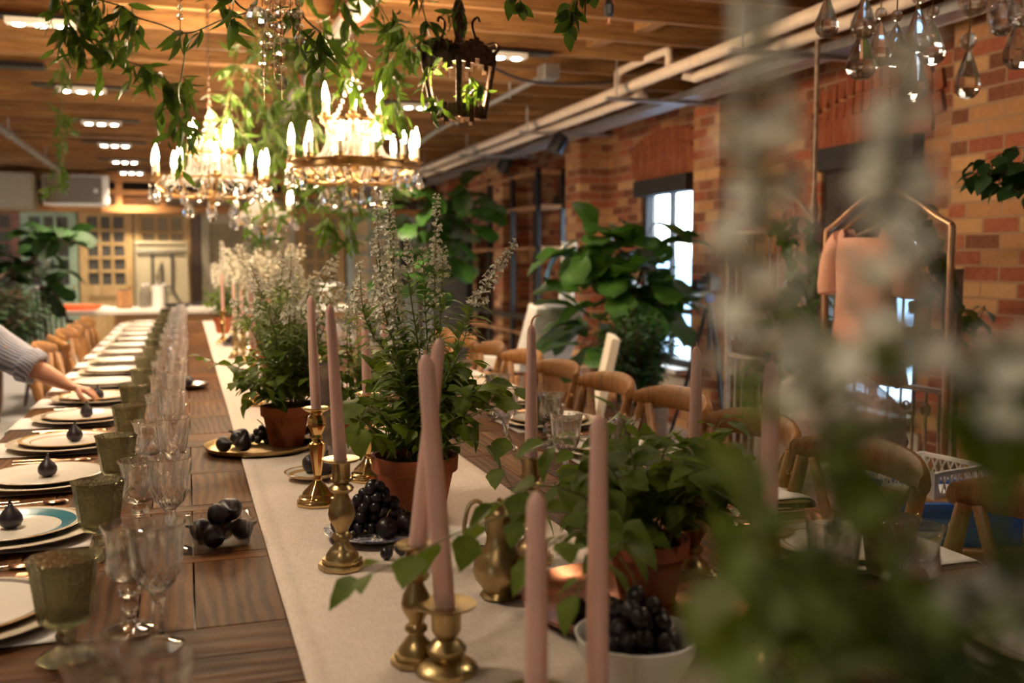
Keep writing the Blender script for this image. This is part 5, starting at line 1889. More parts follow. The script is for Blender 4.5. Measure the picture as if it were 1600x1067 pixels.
# big fiddle-leaf fig by the window
fx, fy = 2.70, 5.98
T0 = V((fx, fy, 0.3))
fiddle_tree('large fiddle-leaf fig in a brown basket before the bright window', fx, fy,
            [([T0, V((fx - 0.02, fy, 0.9)), px(960, 470, 6.9), px(930, 380, 6.9)], 0.022, 0.010), ([V((fx, fy, 0.7)), px(985, 480, 6.8), px(1010, 400, 6.8)], 0.018, 0.009), ([V((fx, fy, 0.6)), px(1000, 520, 6.7), px(1040, 450, 6.7)], 0.015, 0.008)],
            [(20, px(925, 405, 6.6), (0.24, 0.20, 0.22)), (18, px(1000, 385, 6.6), (0.22, 0.2, 0.22)), (20, px(960, 450, 6.5), (0.30, 0.22, 0.22)), (16, px(935, 515, 6.5), (0.26, 0.2, 0.2)), (12, px(1012, 465, 6.5), (0.2, 0.18, 0.22))], 61,
            (0.20, 0.36, M['basket']), None, None, (0.26, 0.40))
bush('dense dark small-leaved bush in a woven pot under the fiddle-leaf fig', 2.62, 5.45, 0, px(992, 545, 5.9), (0.26, 0.26, 0.28), 1500, 0.05, 62, M['darkleaf'], (0.15, 0.44, M['basket']))
# fiddle-leaf fig at the far left
fx, fy = -1.62, 8.9
fiddle_tree('dark fiddle-leaf fig standing at the far left in front of the teal door', fx, fy,
            [([V((fx, fy, 0.3)), V((fx, fy, 1.0)), px(60, 400, 9.0), px(85, 370, 8.9)], 0.022, 0.010), ([V((fx, fy, 0.9)), px(25, 430, 9.0), px(10, 380, 9.0)], 0.018, 0.009)],
            [(18, px(85, 372, 8.8), (0.2, 0.16, 0.16)), (20, px(60, 430, 8.9), (0.26, 0.2, 0.3)), (14, px(15, 400, 9.0), (0.25, 0.2, 0.25))], 63, (0.19, 0.42, M['basket']), M['darkleaf'], None, (0.22, 0.34))
bush('feathery dark green plant in a black pot below the fiddle-leaf fig at far left', -1.72, 8.2, 0, px(22, 488, 8.1), (0.28, 0.26, 0.26), 1500, 0.085, 64, M['darkleaf'], (0.17, 0.42, M['blackmat']), kind='line', ratio=0.3)
# big plant before the steel cabinet at the back
fx, fy = 2.34, 10.2
fiddle_tree('tall fiddle-leaf fig at the back beside the steel cabinet', fx, fy,
            [([V((fx, fy, 0.3)), V((fx, fy, 1.2)), px(680, 340, 10.4), px(690, 300, 10.3)], 0.025, 0.012)],
            [(22, px(655, 330, 10.2), (0.42, 0.36, 0.42)), (22, px(712, 335, 10.2), (0.38, 0.36, 0.4)), (22, px(680, 400, 10.2), (0.45, 0.36, 0.34)), (10, px(660, 430, 10.2), (0.4, 0.3, 0.25))], 65, (0.2, 0.4, M['basket']), None, None, (0.26, 0.40))

# ------------------------------------------------------------------ chandeliers
def drop_bead(kind):
    if kind == 'tear':
        return MB().lathe([(0.0, -0.030), (0.008, -0.0285), (0.0135, -0.022), (0.0155, -0.014), (0.0145, -0.005), (0.0090, 0.012), (0.0040, 0.026), (0.0014, 0.031)], 8, mtx=Matrix.Diagonal((1.25, 0.75, 1, 1))).build('crystal_drop', M['crystal'], None, 0)
    if kind == 'ball':
        return MB().ball((0, 0, 0), 0.018, 10, 7).build('crystal_ball', M['crystalball'], None, 0)
    return MB().ball((0, 0, 0), 0.0085, 8, 5).build('crystal_bead', M['crystalball'], None, 0)


DROP, BALL, BEAD = drop_bead('tear'), drop_bead('ball'), drop_bead('bead')
BULB = MB().lathe([(0.0, 0.086), (0.003, 0.078), (0.008, 0.060), (0.0120, 0.040), (0.0132, 0.022), (0.0110, 0.006), (0.008, 0.0)], 14).build('bulb', M['bulb'], None, 60)
SLEEVE = MB().lathe([(0.0, 0.0), (0.0125, 0.0), (0.0125, 0.062), (0.0095, 0.064), (0.0, 0.064)], 14).build('candle_sleeve', M['sleeve'], None, 40)
CUP = MB().lathe([(0.003, -0.03), (0.006, -0.016), (0.015, -0.012), (0.029, 0.0), (0.031, 0.004), (0.016, 0.003), (0.013, 0.008), (0.016, 0.020), (0.014, 0.0205), (0.012, 0.006), (0.0, 0.004)], 16, cap=False,
               mod=lambda a, z, r: 1 + (0.1 * math.sin(a * 8) if r > 0.025 else 0)).build('bobeche', M['brasschand'], None, 60)


def inst(proto, parent, loc, rot=(0, 0, 0), s=1.0):
    c = proto.copy()
    COL.objects.link(c)
    c.parent = parent
    c.location = loc
    c.rotation_euler = rot
    c.scale = (s, s, s)
    return c


def chain(parent, z0, z1, x=0.0, y=0.0, mat=None):
    b = MB()
    n = max(2, int((z1 - z0) / 0.028))
    for i in range(n):
        z = z0 + (i + 0.5) * (z1 - z0) / n
        pts = []
        for k in range(8):
            a = k * PI / 4
            u, w = 0.008 * math.cos(a), 0.019 * math.sin(a)
            pts.append((x + u, y, z + w) if i % 2 else (x, y + u, z + w))
        b.tube(pts, 0.0022, 5, closed=True)
    b.build('chain', mat or M['bronze'], parent, 60)


def chandelier(label, c, tiers, seed, drops=22, festoon=True, ring=None, lamp=8.0, lit_=True, beads_cap=90):
    """tiers: (height, radius, number of candles, first angle, arm drop)"""
    rr = random.Random(seed)
    t = thing('chandelier', label, 'chandelier', c, rr.uniform(0, 0.4), 'candle chandeliers over the table')
    top = max(z for z, *_ in tiers) + 0.20
    col = MB()
    col.lathe([(0.0, -0.13), (0.010, -0.125), (0.016, -0.11), (0.008, -0.095), (0.02, -0.08), (0.034, -0.06), (0.022, -0.035), (0.010, -0.02), (0.012, 0.03), (0.020, 0.05), (0.010, 0.07), (0.009, top - 0.10), (0.02, top - 0.08), (0.026, top - 0.05), (0.012, top - 0.02), (0.006, top), (0.0, top)], 16)
    col.build('centre_column', M['brasschand'], t)
    gl = MB().lathe([(0.010, 0.05), (0.034, 0.07), (0.040, 0.10), (0.022, 0.13), (0.014, 0.15), (0.030, 0.17), (0.034, 0.19), (0.018, 0.21), (0.010, 0.22)], 12, cap=False)
    gl.build('crystal_column', M['beads'], t, 0)
    nb = 0
    for ti, (z, r, n, a0, dropz) in enumerate(tiers):
        if ring and ti == 0:
            MB().lathe([(r - 0.012, z - 0.035), (r + 0.002, z - 0.040), (r + 0.012, z - 0.030), (r + 0.006, z - 0.010), (r + 0.014, z - 0.004), (r + 0.012, z + 0.002), (r - 0.008, z + 0.0), (r - 0.004, z - 0.012), (r - 0.012, z - 0.035)], 48, cap=False,
                       mod=lambda a, z_, q: 1 + 0.012 * math.sin(a * 24)).build('ring_band', M['brasschand'], t, 40)
        if ti == len(tiers) - 1 and len(tiers) > 1 or not ring:
            MB().lathe([(r * 0.62, z + 0.0), (r * 0.66, z + 0.004), (r * 0.66, z - 0.004), (r * 0.62, z)], 32, cap=False).build('inner_hoop', M['brasschand'], t)
        for k in range(n):
            a = a0 + 2 * PI * k / n
            ca, sa = math.cos(a), math.sin(a)
            arm = [(0.012 * ca, 0.012 * sa, z - dropz), (r * 0.35 * ca, r * 0.35 * sa, z - dropz - 0.03), (r * 0.75 * ca, r * 0.75 * sa, z - dropz * 0.5 - 0.05), (r * 0.98 * ca, r * 0.98 * sa, z - 0.035), (r * ca, r * sa, z - 0.012)]
            am = MB().tube(spline(arm, 4), 0.0048, 7).build('arm', M['brasschand'], t)
            inst(CUP, am, (r * ca, r * sa, z))
            sl = inst(SLEEVE, t, (r * ca, r * sa, z + 0.004))
            if lit_:
                inst(BULB, sl, (0, 0, 0.064), (0, 0, 0), rr.uniform(0.94, 1.04))
    dd = []
    z, r, n = tiers[0][0], tiers[0][1], tiers[0][2]
    for k in range(drops):
        a = 2 * PI * (k + 0.3) / drops
        q = r + 0.016
        inst(DROP, t, (q * math.cos(a), q * math.sin(a), z - 0.075), (0, 0, a + PI / 2), 0.9 + 0.25 * (k % 2))
        inst(BEAD, t, (q * math.cos(a), q * math.sin(a), z - 0.038), s=0.9)
    for k in range(6):
        a = 2 * PI * k / 6
        inst(DROP, t, (0.45 * r * math.cos(a), 0.45 * r * math.sin(a), z - 0.15), (0, 0, a), 1.35)
    inst(BALL, t, (0, 0, -0.155), s=1.25)
    if festoon:
        fs = MB()
        for ti, (z, r, n, a0, dz) in enumerate(tiers):
            for k in range(n):
                a = a0 + 2 * PI * k / n
                p0 = V((r * 0.95 * math.cos(a), r * 0.95 * math.sin(a), z))
                p1 = V((0.02 * math.cos(a), 0.02 * math.sin(a), z + 0.17))
                for q in range(11):
                    s = q / 10
                    p = p0.lerp(p1, s) - V((0, 0, 0.05 * math.sin(PI * s)))
                    fs.octa(tuple(p), 0.0070)
                a2 = a + 2 * PI / n
                p2 = V((r * math.cos(a2), r * math.sin(a2), z))
                for q in range(10):
                    s = (q + 0.5) / 10
                    p = p0.lerp(p2, s) - V((0, 0, 0.055 * math.sin(PI * s) + 0.01))
                    fs.octa(tuple(p), 0.0065)
        z, r = tiers[0][0], tiers[0][1]
        zt, rt = (tiers[1][0], tiers[1][1]) if len(tiers) > 1 else (z + 0.15, r * 0.3)
        for k in range(32):
            a = 2 * PI * k / 32
            for q in range(17):
                s = q / 16
                rad = r * 0.78 + (rt * 0.8 - r * 0.78) * s - 0.12 * r * math.sin(PI * s)
                fs.octa((rad * math.cos(a), rad * math.sin(a), z - 0.02 + (zt - z) * s - 0.02 * math.sin(PI * s)), 0.0088)
        o = fs.build('crystal_garlands', M['beads'], t, 0)
        tag(o, kind='stuff')
    chain(t, top - 0.01, JOIST_Z - c[2] + 0.02)
    if lamp:
        l = bpy.data.lights.new('candle_glow', 'POINT')
        l.energy = lamp
        l.color = (1.0, 0.70, 0.42)
        l.shadow_soft_size = 0.12
        o = bpy.data.objects.new('candle_glow', l)
        COL.objects.link(o)
        o.parent = t
        o.location = (0, 0, tiers[0][0] + 0.34)
    return t


c = px(553, 262, 4.35)
chandelier('large lit chandelier with two tiers of candles in the middle', (c.x, c.y, c.z), [(0.02, 0.275, 12, 0.12, 0.06), (0.205, 0.135, 6, 0.3, 0.03)], 1, 26, True, True, CH_W)
c = px(330, 290, 4.9)
chandelier('wide lit chandelier at left, nearer of the two left ones', (c.x, c.y, c.z), [(0.03, 0.27, 10, 0.0, 0.06), (0.16, 0.12, 4, 0.5, 0.02)], 2, 20, True, False, CH_W)
c = px(412, 338, 6.6)
chandelier('lower lit chandelier behind the wide left one, half hidden by leaves', (c.x, c.y, c.z), [(0.02, 0.20, 6, 0.4, 0.05)], 3, 14, True, False, CH_W * 0.6)

# near chandelier, only its crystals dip into the frame at top right
c = px(1440, -60, 1.62)
t = thing('chandelier', 'near chandelier at top right, only its large crystal drops in view', 'chandelier', (c.x, c.y, c.z), 0, 'candle chandeliers over the table')
MB().lathe([(0.0, -0.02), (0.02, -0.01), (0.03, 0.02), (0.012, 0.05), (0.012, 0.30), (0.0, 0.31)], 16).build('centre_column', M['brasschand'], t)
chain(t, 0.30, JOIST_Z - c.z + 0.02)
RTf, UPf, FWf = V((RT.x, RT.y, 0)).normalized(), V((0, 0, 1)), V((FW.x, FW.y, 0)).normalized()
DROPS = [(1346, 88, 1.55, 0.0), (1429, 122, 1.55, 0.4), (1512, 116, 1.50, 1.0), (1590, 72, 1.55, 0.3), (1434, 48, 1.6, 0.8), (1456, 68, 1.68, 0.2), (1292, 28, 1.55, 0.6), (1350, 28, 1.5, 0.2), (1375, 70, 1.7, 1.0), (1400, 72, 1.75, 0.1), (1565, 25, 1.55, 0.9), (1596, 10, 1.5, 0.1)]
for x, y, d, a in DROPS:
    p = px(x, y, d) - V(c)
    inst(DROP, t, p, (0, 0, a * 0.6 - 0.5), 1.22 if y > 30 else 1.05)
    inst(BEAD, t, p + V((0, 0, 0.052)), s=1.25)
    MB().tube([p + V((0, 0, 0.038)), p + V((0, 0, 0.10)), (p.x * 0.9, p.y * 0.9, max(0.02, p.z + 0.13))], 0.0012, 5).build('hook', M['brasschand'], t)
for x, y, d in ((1568, 26, 1.52), (1522, 2, 1.6), (1512, 65, 1.5)):
    inst(BALL, t, px(x, y, d) - V(c), s=1.35 if y != 65 else 0.7)
for k in range(6):
    a = k * PI / 3 + 0.4
    arm = spline([(0.02 * math.cos(a), 0.02 * math.sin(a), 0.02), (0.09 * math.cos(a), 0.09 * math.sin(a), -0.02), (0.16 * math.cos(a), 0.16 * math.sin(a), 0.02), (0.19 * math.cos(a), 0.19 * math.sin(a), 0.05)], 5)
    am = MB().tube(arm, 0.006, 8).build('arm', M['brasschand'], t)
    inst(CUP, am, (0.19 * math.cos(a), 0.19 * math.sin(a), 0.06))
    sl = inst(SLEEVE, t, (0.19 * math.cos(a), 0.19 * math.sin(a), 0.064))
    if k == 0:
        OFF = MB().lathe([(0.0, 0.086), (0.003, 0.078), (0.008, 0.060), (0.0120, 0.040), (0.0132, 0.022), (0.0110, 0.006), (0.008, 0.0)], 14).build('bulb', M['sleeve'], None, 60)
    inst(OFF, sl, (0, 0, 0.064))
# near crystal strands, top left of centre, hanging from a chandelier above the frame
c = px(430, -110, 1.85)
t = thing('chandelier', 'near chandelier above the frame with crystal bead strands hanging in view', 'chandelier', (c.x, c.y, c.z), 0, 'candle chandeliers over the table')
MB().lathe([(0.0, -0.03), (0.02, -0.02), (0.03, 0.01), (0.012, 0.04), (0.012, 0.16), (0.0, 0.17)], 16).build('centre_column', M['brasschand'], t)
MB().lathe([(0.085, -0.006), (0.091, 0), (0.085, 0.006), (0.079, 0), (0.085, -0.006)], 32, cap=False).build('hoop', M['brasschand'], t)
for k in range(4):
    a = k * PI / 2
    MB().tube([(0.0, 0, 0.01), (0.085 * math.cos(a), 0.085 * math.sin(a), 0.0)], 0.004, 6).build('arm', M['brasschand'], t)
chain(t, 0.16, JOIST_Z - c.z + 0.02)
for x, y1, d, n, big in ((440, 130, 1.80, 9, 1.0), (419, 72, 1.76, 6, 0.7), (412, 132, 1.84, 8, 0.62), (468, 62, 1.82, 5, 0.85), (281, 26, 1.95, 3, 0.55), (454, 20, 1.9, 3, 0.6), (428, 100, 1.86, 7, 0.55)):
    q = px(x, y1, d) - V(c)
    z = q.z
    for i in range(n):
        s = big * (1.0 if i % 2 == 0 else 0.8)
        inst(BALL, t, (q.x, q.y, z), (0, 0, i), s * 0.68)
        z += 0.0245 * (0.35 + 0.65 * big)
    MB().tube([(q.x, q.y, q.z - 0.03), (q.x, q.y, z + 0.02), (q.x * 0.6, q.y * 0.6, max(z + 0.03, 0.0))], 0.0009, 5).build('pin_wire', M['gilt'], t)
inst(BALL, t, px(400, 28, 1.75) - V(c), s=1.15)

# bronze lantern
c = px(717, 128, 3.15)
t = thing('lantern', 'dark bronze openwork lantern with vine leaves, right of the main chandelier', 'lantern', (c.x, c.y, c.z), R(30))
hw, hh = 0.078, 0.10
for sx in (-1, 1):
    for sy in (-1, 1):
        MB().tube([(sx * hw * 0.72, sy * hw * 0.72, -hh), (sx * hw, sy * hw, hh * 0.62)], 0.0095, 8).build('corner_post', M['bronze'], t, 60)
for k in range(4):
    m = Matrix.Rotation(k * PI / 2, 4, 'Z')
    up_ = MB()
    yo = -hw
    for i in range(9):
        u = -1 + 2 * i / 8
        dz = 0.022 * abs(math.sin(u * PI * 1.0)) + (0.012 if i in (2, 6) else 0)
        up_.prism([(u * hw - hw / 8, -0.003), (u * hw + hw / 8, -0.003), (u * hw + hw / 8, 0.003), (u * hw - hw / 8, 0.003)], hh * 0.62 - dz, hh * 0.62 + 0.03 + 0.035 * (1 - abs(u)), mtx=m @ Matrix.Translation((0, yo, 0)))
    up_.build('pierced_crest', M['bronze'], t, 0)
    lo = MB()
    for i in range(7):
        u = -1 + 2 * i / 6
        dz = 0.018 * (1 - abs(u)) if i % 2 else 0.004
        lo.prism([(u * hw * .72 - hw / 9, -0.003), (u * hw * .72 + hw / 9, -0.003), (u * hw * .72 + hw / 9, 0.003), (u * hw * .72 - hw / 9, 0.003)], -hh - 0.012 - dz, -hh + 0.022 + dz * 0.6, mtx=m @ Matrix.Translation((0, yo * 0.72, 0)))
    lo.build('pierced_skirt', M['bronze'], t, 0)
    m2 = Matrix.Rotation(k * PI / 2 + PI / 4, 4, 'Z')
    MB().tube(spline([(hw * 1.35, 0, hh * 0.85), (hw * 1.6, 0, hh * 1.0), (hw * 1.5, 0, hh * 1.2), (hw * 1.1, 0, hh * 1.15), (hw * 0.7, 0, hh * 1.35), (hw * 0.55, 0, hh * 1.8), (hw * 0.75, 0, hh * 2.0), (hw * 0.85, 0, hh * 1.85)], 4), 0.0045, 6, mtx=m2).build('scroll', M['bronze'], t, 60)
MB().lathe([(0.0, hh * 0.9), (0.05, hh * 0.95), (0.02, hh * 1.1), (0.012, hh * 1.4), (0.02, hh * 1.7), (0.014, hh * 2.0), (0.022, hh * 2.2), (0.012, hh * 2.5), (0.0, hh * 2.55)], 10).build('crown', M['bronze'], t, 40)
chain(t, hh * 2.5, JOIST_Z - c.z + 0.02)
MB().lathe([(0.0, -0.10), (0.03, -0.10), (0.034, -0.096), (0.012, -0.085), (0.0, -0.085)], 12).build('candle_dish', M['bronze'], t)
l = bpy.data.lights.new('lantern_lamp', 'POINT')
l.energy = 7.0
l.color = (1.0, 0.70, 0.42)
l.shadow_soft_size = 0.02
o = bpy.data.objects.new('lantern_lamp', l)
COL.objects.link(o)
o.parent = t
o.location = (0, 0, -0.02)
for o in (DROP, BALL, BEAD, BULB, SLEEVE, CUP, OFF):
    bpy.data.objects.remove(o)

# ------------------------------------------------------------------ vines hung from the joists


def vine(label, paths, seed, n_tw, L=0.075, spread=0.12, mat=None, hang=0.6, ratio=0.28, dens=1.0):
    rr = random.Random(seed)
    o = px(*paths[0][0])
    t = thing('hanging_vine', label, 'vine', o, 0, 'vines hung over the table')
    st, lf = MB(), MB()
    for pth in paths:
        c = spline([px(*p) - o for p in pth], 8)
        n = len(c)
        st.tube(c, 0.0022, 5)
        m = int(n_tw * dens * len(pth) / 3)
        for i in range(m):
            s = rr.random() * (n - 1)
            k = int(s)
            p = c[k].lerp(c[min(k + 1, n - 1)], s - k)
            dr = (rvec(rr) * Vector((1, 1, 0.6)) if False else V((rr.uniform(-1, 1), rr.uniform(-1, 1), rr.uniform(-1.0, 0.35))))
            dr.normalize()
            l = spread * rr.uniform(0.35, 1.0)
            tip = p + dr * l + V((0, 0, -hang * l))
            mid = p.lerp(tip, 0.5) + V((0, 0, 0.015))
            tw = spline([p, mid, tip], 3)
            st.tube(tw, 0.0011, 4)
            for j in range(rr.randint(3, 5)):
                q = tw[min(len(tw) - 1, 1 + j * (len(tw) - 1) // 4)]
                d = (dr * 0.6 + rvec(rr) * 0.9 + V((0, 0, -0.75))).normalized()
                ll = L * rr.uniform(0.65, 1.2)
                leaf(lf, q, d, ll, ll * ratio * rr.uniform(0.85, 1.15), 'lance', up=rvec(rr), curl=rr.uniform(-0.1, 0.3), fold=rr.uniform(0.05, 0.35))
    st.build('vine_stems', M['stem'], t, 60)
    lf.build('vine_leaves', mat or M['vineleaf'], t, 180)
    return t


vine('leafy vine trailing down from the top left corner region', [[(120, -40, 2.9), (135, 20, 2.95), (185, 85, 3.0), (225, 105, 3.0)], [(215, 100, 3.0), (265, 130, 3.05), (290, 175, 3.1), (268, 200, 3.1)], [(90, -20, 2.9), (110, 40, 2.9), (125, 60, 2.9)], [(150, 0, 2.9), (190, 10, 2.9), (215, 28, 2.9)]], 71, 15, 0.074, 0.10)
vine('bare trailing stem with a few leaves looping under the joists at left', [[(205, 25, 2.9), (250, 38, 2.8), (293, 52, 2.7), (345, 32, 2.5), (385, 20, 2.3)], [(293, 52, 2.7), (288, 90, 2.75), (280, 140, 2.9)], [(340, -10, 2.4), (342, 10, 2.4), (350, 35, 2.4)]], 72, 2, 0.075, 0.05)
vine('dense vine mass over the wide left chandelier', [[(400, -20, 5.2), (405, 80, 5.3), (385, 170, 5.4), (370, 240, 5.4)], [(440, -10, 5.6), (450, 90, 5.6), (430, 190, 5.5), (400, 250, 5.4)], [(370, 100, 5.2), (350, 180, 5.1), (340, 235, 5.0)], [(480, 60, 5.8), (470, 150, 5.8), (450, 230, 5.8)], [(330, 190, 5.0), (320, 230, 5.0)]], 73, 34, 0.088, 0.20)
vine('vine draped over the top of the main chandelier', [[(480, -30, 3.6), (500, 40, 3.7), (530, 90, 3.9), (545, 135, 4.1)], [(560, -30, 3.4), (600, 20, 3.4), (620, 70, 3.5), (600, 110, 3.8)], [(610, 30, 3.3), (640, 50, 3.3), (630, 95, 3.4)], [(520, -10, 3.4), (548, 30, 3.5), (552, 80, 3.8)], [(600, 100, 3.9), (612, 150, 4.0), (598, 185, 4.1)]], 74, 13, 0.075, 0.11)
vine('vine sprig just left of the near crystal strands', [[(345, -40, 2.2), (370, 5, 2.2), (395, 20, 2.2)]], 75, 5, 0.065, 0.07)
vine('vine just right of the near crystal strands with a bare looping end', [[(450, -40, 2.2), (470, 20, 2.2), (500, 50, 2.3)], [(500, 50, 2.3), (490, 80, 2.3), (452, 76, 2.3)]], 175, 5, 0.065, 0.07)
vine('vine sprig climbing the lantern chain and sides', [[(650, -20, 3.05), (665, 30, 3.05), (672, 70, 3.1), (668, 120, 3.1)], [(690, 60, 3.1), (700, 100, 3.1)], [(680, 150, 3.05), (690, 175, 3.05)], [(735, 120, 3.05), (760, 140, 3.05)], [(720, 0, 3.1), (700, 50, 3.1)], [(728, 145, 3.1), (750, 140, 3.05)]], 76, 6, 0.062, 0.05)
vine('short leafy sprig hanging from the top edge right of centre', [[(905, -50, 2.2), (902, 0, 2.2), (896, 40, 2.2)], [(915, -40, 2.2), (914, 30, 2.2)], [(805, -30, 2.4), (815, 8, 2.4)]], 77, 3, 0.055, 0.03, ratio=0.5)
vine('vine hanging in a clump below the main chandelier', [[(470, 38, 5.2), (488, 180, 4.8), (505, 285, 4.5)], [(505, 285, 4.5), (515, 330, 4.5), (510, 355, 4.5)], [(545, 280, 4.5), (545, 330, 4.5), (548, 375, 4.5)], [(480, 260, 4.6), (490, 300, 4.6)], [(620, 290, 4.7), (610, 300, 4.7)]], 78, 10, 0.085, 0.09)
vine('thin vine dangling from the ceiling at far left', [[(95, 92, 6.0), (96, 140, 6.0), (98, 190, 6.0), (100, 240, 6.0), (85, 290, 6.0), (82, 310, 6.0)]], 79, 14, 0.075, 0.08)
vine('leaves tangled through the lower left chandelier', [[(440, 95, 6.2), (435, 200, 6.2), (430, 280, 6.2), (420, 330, 6.3), (415, 385, 6.4)], [(430, 280, 6.2), (470, 300, 6.0), (450, 330, 6.2)], [(430, 280, 6.2), (380, 330, 6.1), (400, 380, 6.3)]], 80, 12, 0.09, 0.13)
vine('garland running along the sprinkler main toward the back', [[(470, 160, 6.4), (430, 200, 7.4), (390, 250, 9.0)], [(500, 110, 5.6), (470, 150, 6.2)]], 81, 22, 0.095, 0.22)

# ------------------------------------------------------------------ cross-back chairs


def make_chair():
    t = thing('cross_back_chair', 'oak cross-back chair', 'chair')
    m = M['chair']

    def sq(z, x, y):
        return (x, y, z)
    # seat faces -x side of the table: the sitter looks along +x; the back stands at x = -0.20
    s = MB()
    outline = [(0.22, -0.20), (0.225, 0.0), (0.22, 0.20), (0.05, 0.215), (-0.14, 0.185), (-0.20, 0.15), (-0.20, -0.15), (-0.14, -0.185), (0.05, -0.215)]
    s.prism(outline, 0.425, 0.462)
    s.build('seat', M['basket'] if False else m, t, 30, 0.008)
    for sy in (-1, 1):
        pts = spline([(-0.25, sy * 0.185, 0.0), (-0.205, sy * 0.180, 0.22), (-0.185, sy * 0.178, 0.44), (-0.215, sy * 0.188, 0.66), (-0.262, sy * 0.192, 0.845)], 4)
        MB().tube(pts, [0.016 + 0.004 * math.sin(PI * i / 16) for i in range(len(pts))], 10).build('leg', m, t, 60)
        pts = [(0.195, sy * 0.175, 0.43), (0.205, sy * 0.182, 0.22), (0.215, sy * 0.188, 0.0)]
        MB().tube(pts, [0.020, 0.017, 0.013], 10).build('leg', m, t, 60)
        MB().tube([(-0.21, sy * 0.18, 0.17), (0.205, sy * 0.184, 0.20)], 0.009, 8).build('stretcher', m, t, 60)
        MB().ball((-0.246, sy * 0.205, 0.80), 0.007, 8, 6).build('screw_cap', M['oldbrass'], t)
    MB().tube([(0.208, -0.185, 0.23), (0.208, 0.185, 0.23)], 0.009, 8).tube([(-0.20, -0.18, 0.24), (-0.20, 0.18, 0.24)], 0.009, 8).build('stretcher', m, t, 60)
    r = MB()
    n = 20
    vs, fs = [], []
    for i in range(n + 1):
        u = -1 + 2 * i / n
        y = u * 0.215
        x = -0.275 - 0.045 * (1 - u * u) + 0.02 * abs(u) ** 6
        hh = 0.040 * (1 - 0.45 * abs(u) ** 5)
        zc = 0.862 + 0.016 * (1 - u * u)
        for k in range(10):
            a = 2 * PI * k / 10
            vs.append((x + 0.0165 * math.cos(a), y, zc + hh * math.sin(a)))
    for i in range(n):
        for k in range(10):
            k2 = (k + 1) % 10
            fs.append((i * 10 + k, i * 10 + k2, (i + 1) * 10 + k2, (i + 1) * 10 + k))
    fs += [tuple(reversed(range(10))), tuple(range(n * 10, n * 10 + 10))]
    r.add(vs, fs)
    r.build('top_rail', m, t, 60)
    for sy in (-1, 1):
        c = spline([(-0.198, sy * 0.165, 0.47), (-0.222 + 0.004 * sy, sy * 0.05, 0.60), (-0.245 + 0.004 * sy, -sy * 0.06, 0.71), (-0.272, -sy * 0.165, 0.845)], 5)
        MB().tube(c, 0.0140, 8, flat=(1.0, 0.42)).build('cross_strap', m, t, 60)
    return t


CH = make_chair()
LCH = [2.30, 2.82, 3.34, 4.86, 5.36, 5.86, 6.34, 6.80, 7.24, 7.68]
for i, y in enumerate(LCH):
    put(CH, (-0.40 + rnd.uniform(-.015, .015), y + rnd.uniform(-.02, .02), 0), (0.22 if i == 5 else rnd.uniform(-.05, .05)), 'oak cross-back chair tucked under the left table side, %s from the camera' % ORD[i], 'oak cross-back chairs of the left row')
RCH = [1.34, 1.82, 2.27, 2.76, 3.22, 3.70, 4.20, 4.68, 5.2, 5.7]
RXX = [0, 0, 0, 0.02, 0, -0.02, 0, 0, 0, 0]
for i, y in enumerate(RCH):
    put(CH, (1.15 + RXX[i] + rnd.uniform(-.015, .015), y, 0), PI + rnd.uniform(-.06, .06), 'oak cross-back chair tucked under the right table side, %s from the camera' % ORD[i], 'oak cross-back chairs of the right row')
drop(CH)

# dark hoop-back armchair at the counter end
t = thing('windsor_chair', 'dark polished hoop-back chair standing at the left end of the counter', 'chair', (-1.12, 9.72, 0), R(-62))
m = M['darkwood']
MB().prism([(0.24 * math.cos(a) * (1 - 0.1 * math.sin(a)), 0.23 * math.sin(a)) for a in [2 * PI * i / 20 for i in range(20)]], 0.48, 0.525).build('seat', m, t, 30, 0.008)
for sx in (-1, 1):
    for sy in (-1, 1):
        MB().tube([(sx * 0.15, sy * 0.15, 0.48), (sx * 0.185, sy * 0.18, 0.24), (sx * 0.22, sy * 0.21, 0.0)], [0.017, 0.022, 0.012], 8).build('leg', m, t)
MB().tube([(-0.18, -0.18, 0.2), (-0.18, 0.18, 0.2)], 0.01, 8).tube([(0.18, -0.18, 0.2), (0.18, 0.18, 0.2)], 0.01, 8).build('stretcher', m, t)
hoop = [(-0.19 - 0.10 * math.sin(PI * k / 14), -0.21 * math.cos(PI * k / 14), 0.52 + 0.56 * math.sin(PI * k / 14) ** 0.8) for k in range(15)]
MB().tube(hoop, 0.014, 8).build('hoop_back', m, t)
for k in range(-3, 4):
    MB().tube([(-0.19, k * 0.045, 0.52), (-0.245, k * 0.05, 0.80), (-0.285 + abs(k) * 0.006, k * 0.05, 1.065 - 0.012 * k * k)], 0.010 if k else 0.024, 6).build('spindle', m, t)
for sy in (-1, 1):
    MB().tube(spline([(-0.24, sy * 0.19, 0.76), (-0.05, sy * 0.26, 0.75), (0.16, sy * 0.25, 0.74)], 4), 0.016, 8).build('armrest', m, t)
    MB().tube([(0.10, sy * 0.20, 0.52), (0.12, sy * 0.25, 0.74)], 0.011, 8).build('arm_post', m, t)

# kitchen counter and its things
CZ = 0.845
t = thing('counter_island', 'pale oak kitchen island with a white stone top at the back of the room', 'counter', (0.45, 10.5, 0))
MB().box((0.10, 0, (CZ - 0.04) / 2), (2.42, 0.66, CZ - 0.04)).build('base', M['oak'], t, 0, 0.004)
MB().box((0, 0, CZ - 0.02), (3.34, 0.84, 0.04)).build('worktop', M['marble'], t, 0, 0.006)
for k in range(4):
    MB().box((-0.80 + k * 0.6, -0.338, 0.41), (0.54, 0.022, 0.66)).box((-0.80 + k * 0.6, -0.344, 0.41), (0.44, 0.022, 0.56)).build('front_panel', M['oak'], t, 0, 0.004)


def on_counter(x, y=10.45, dz=0.0005):
    return (x, y, CZ + dz)


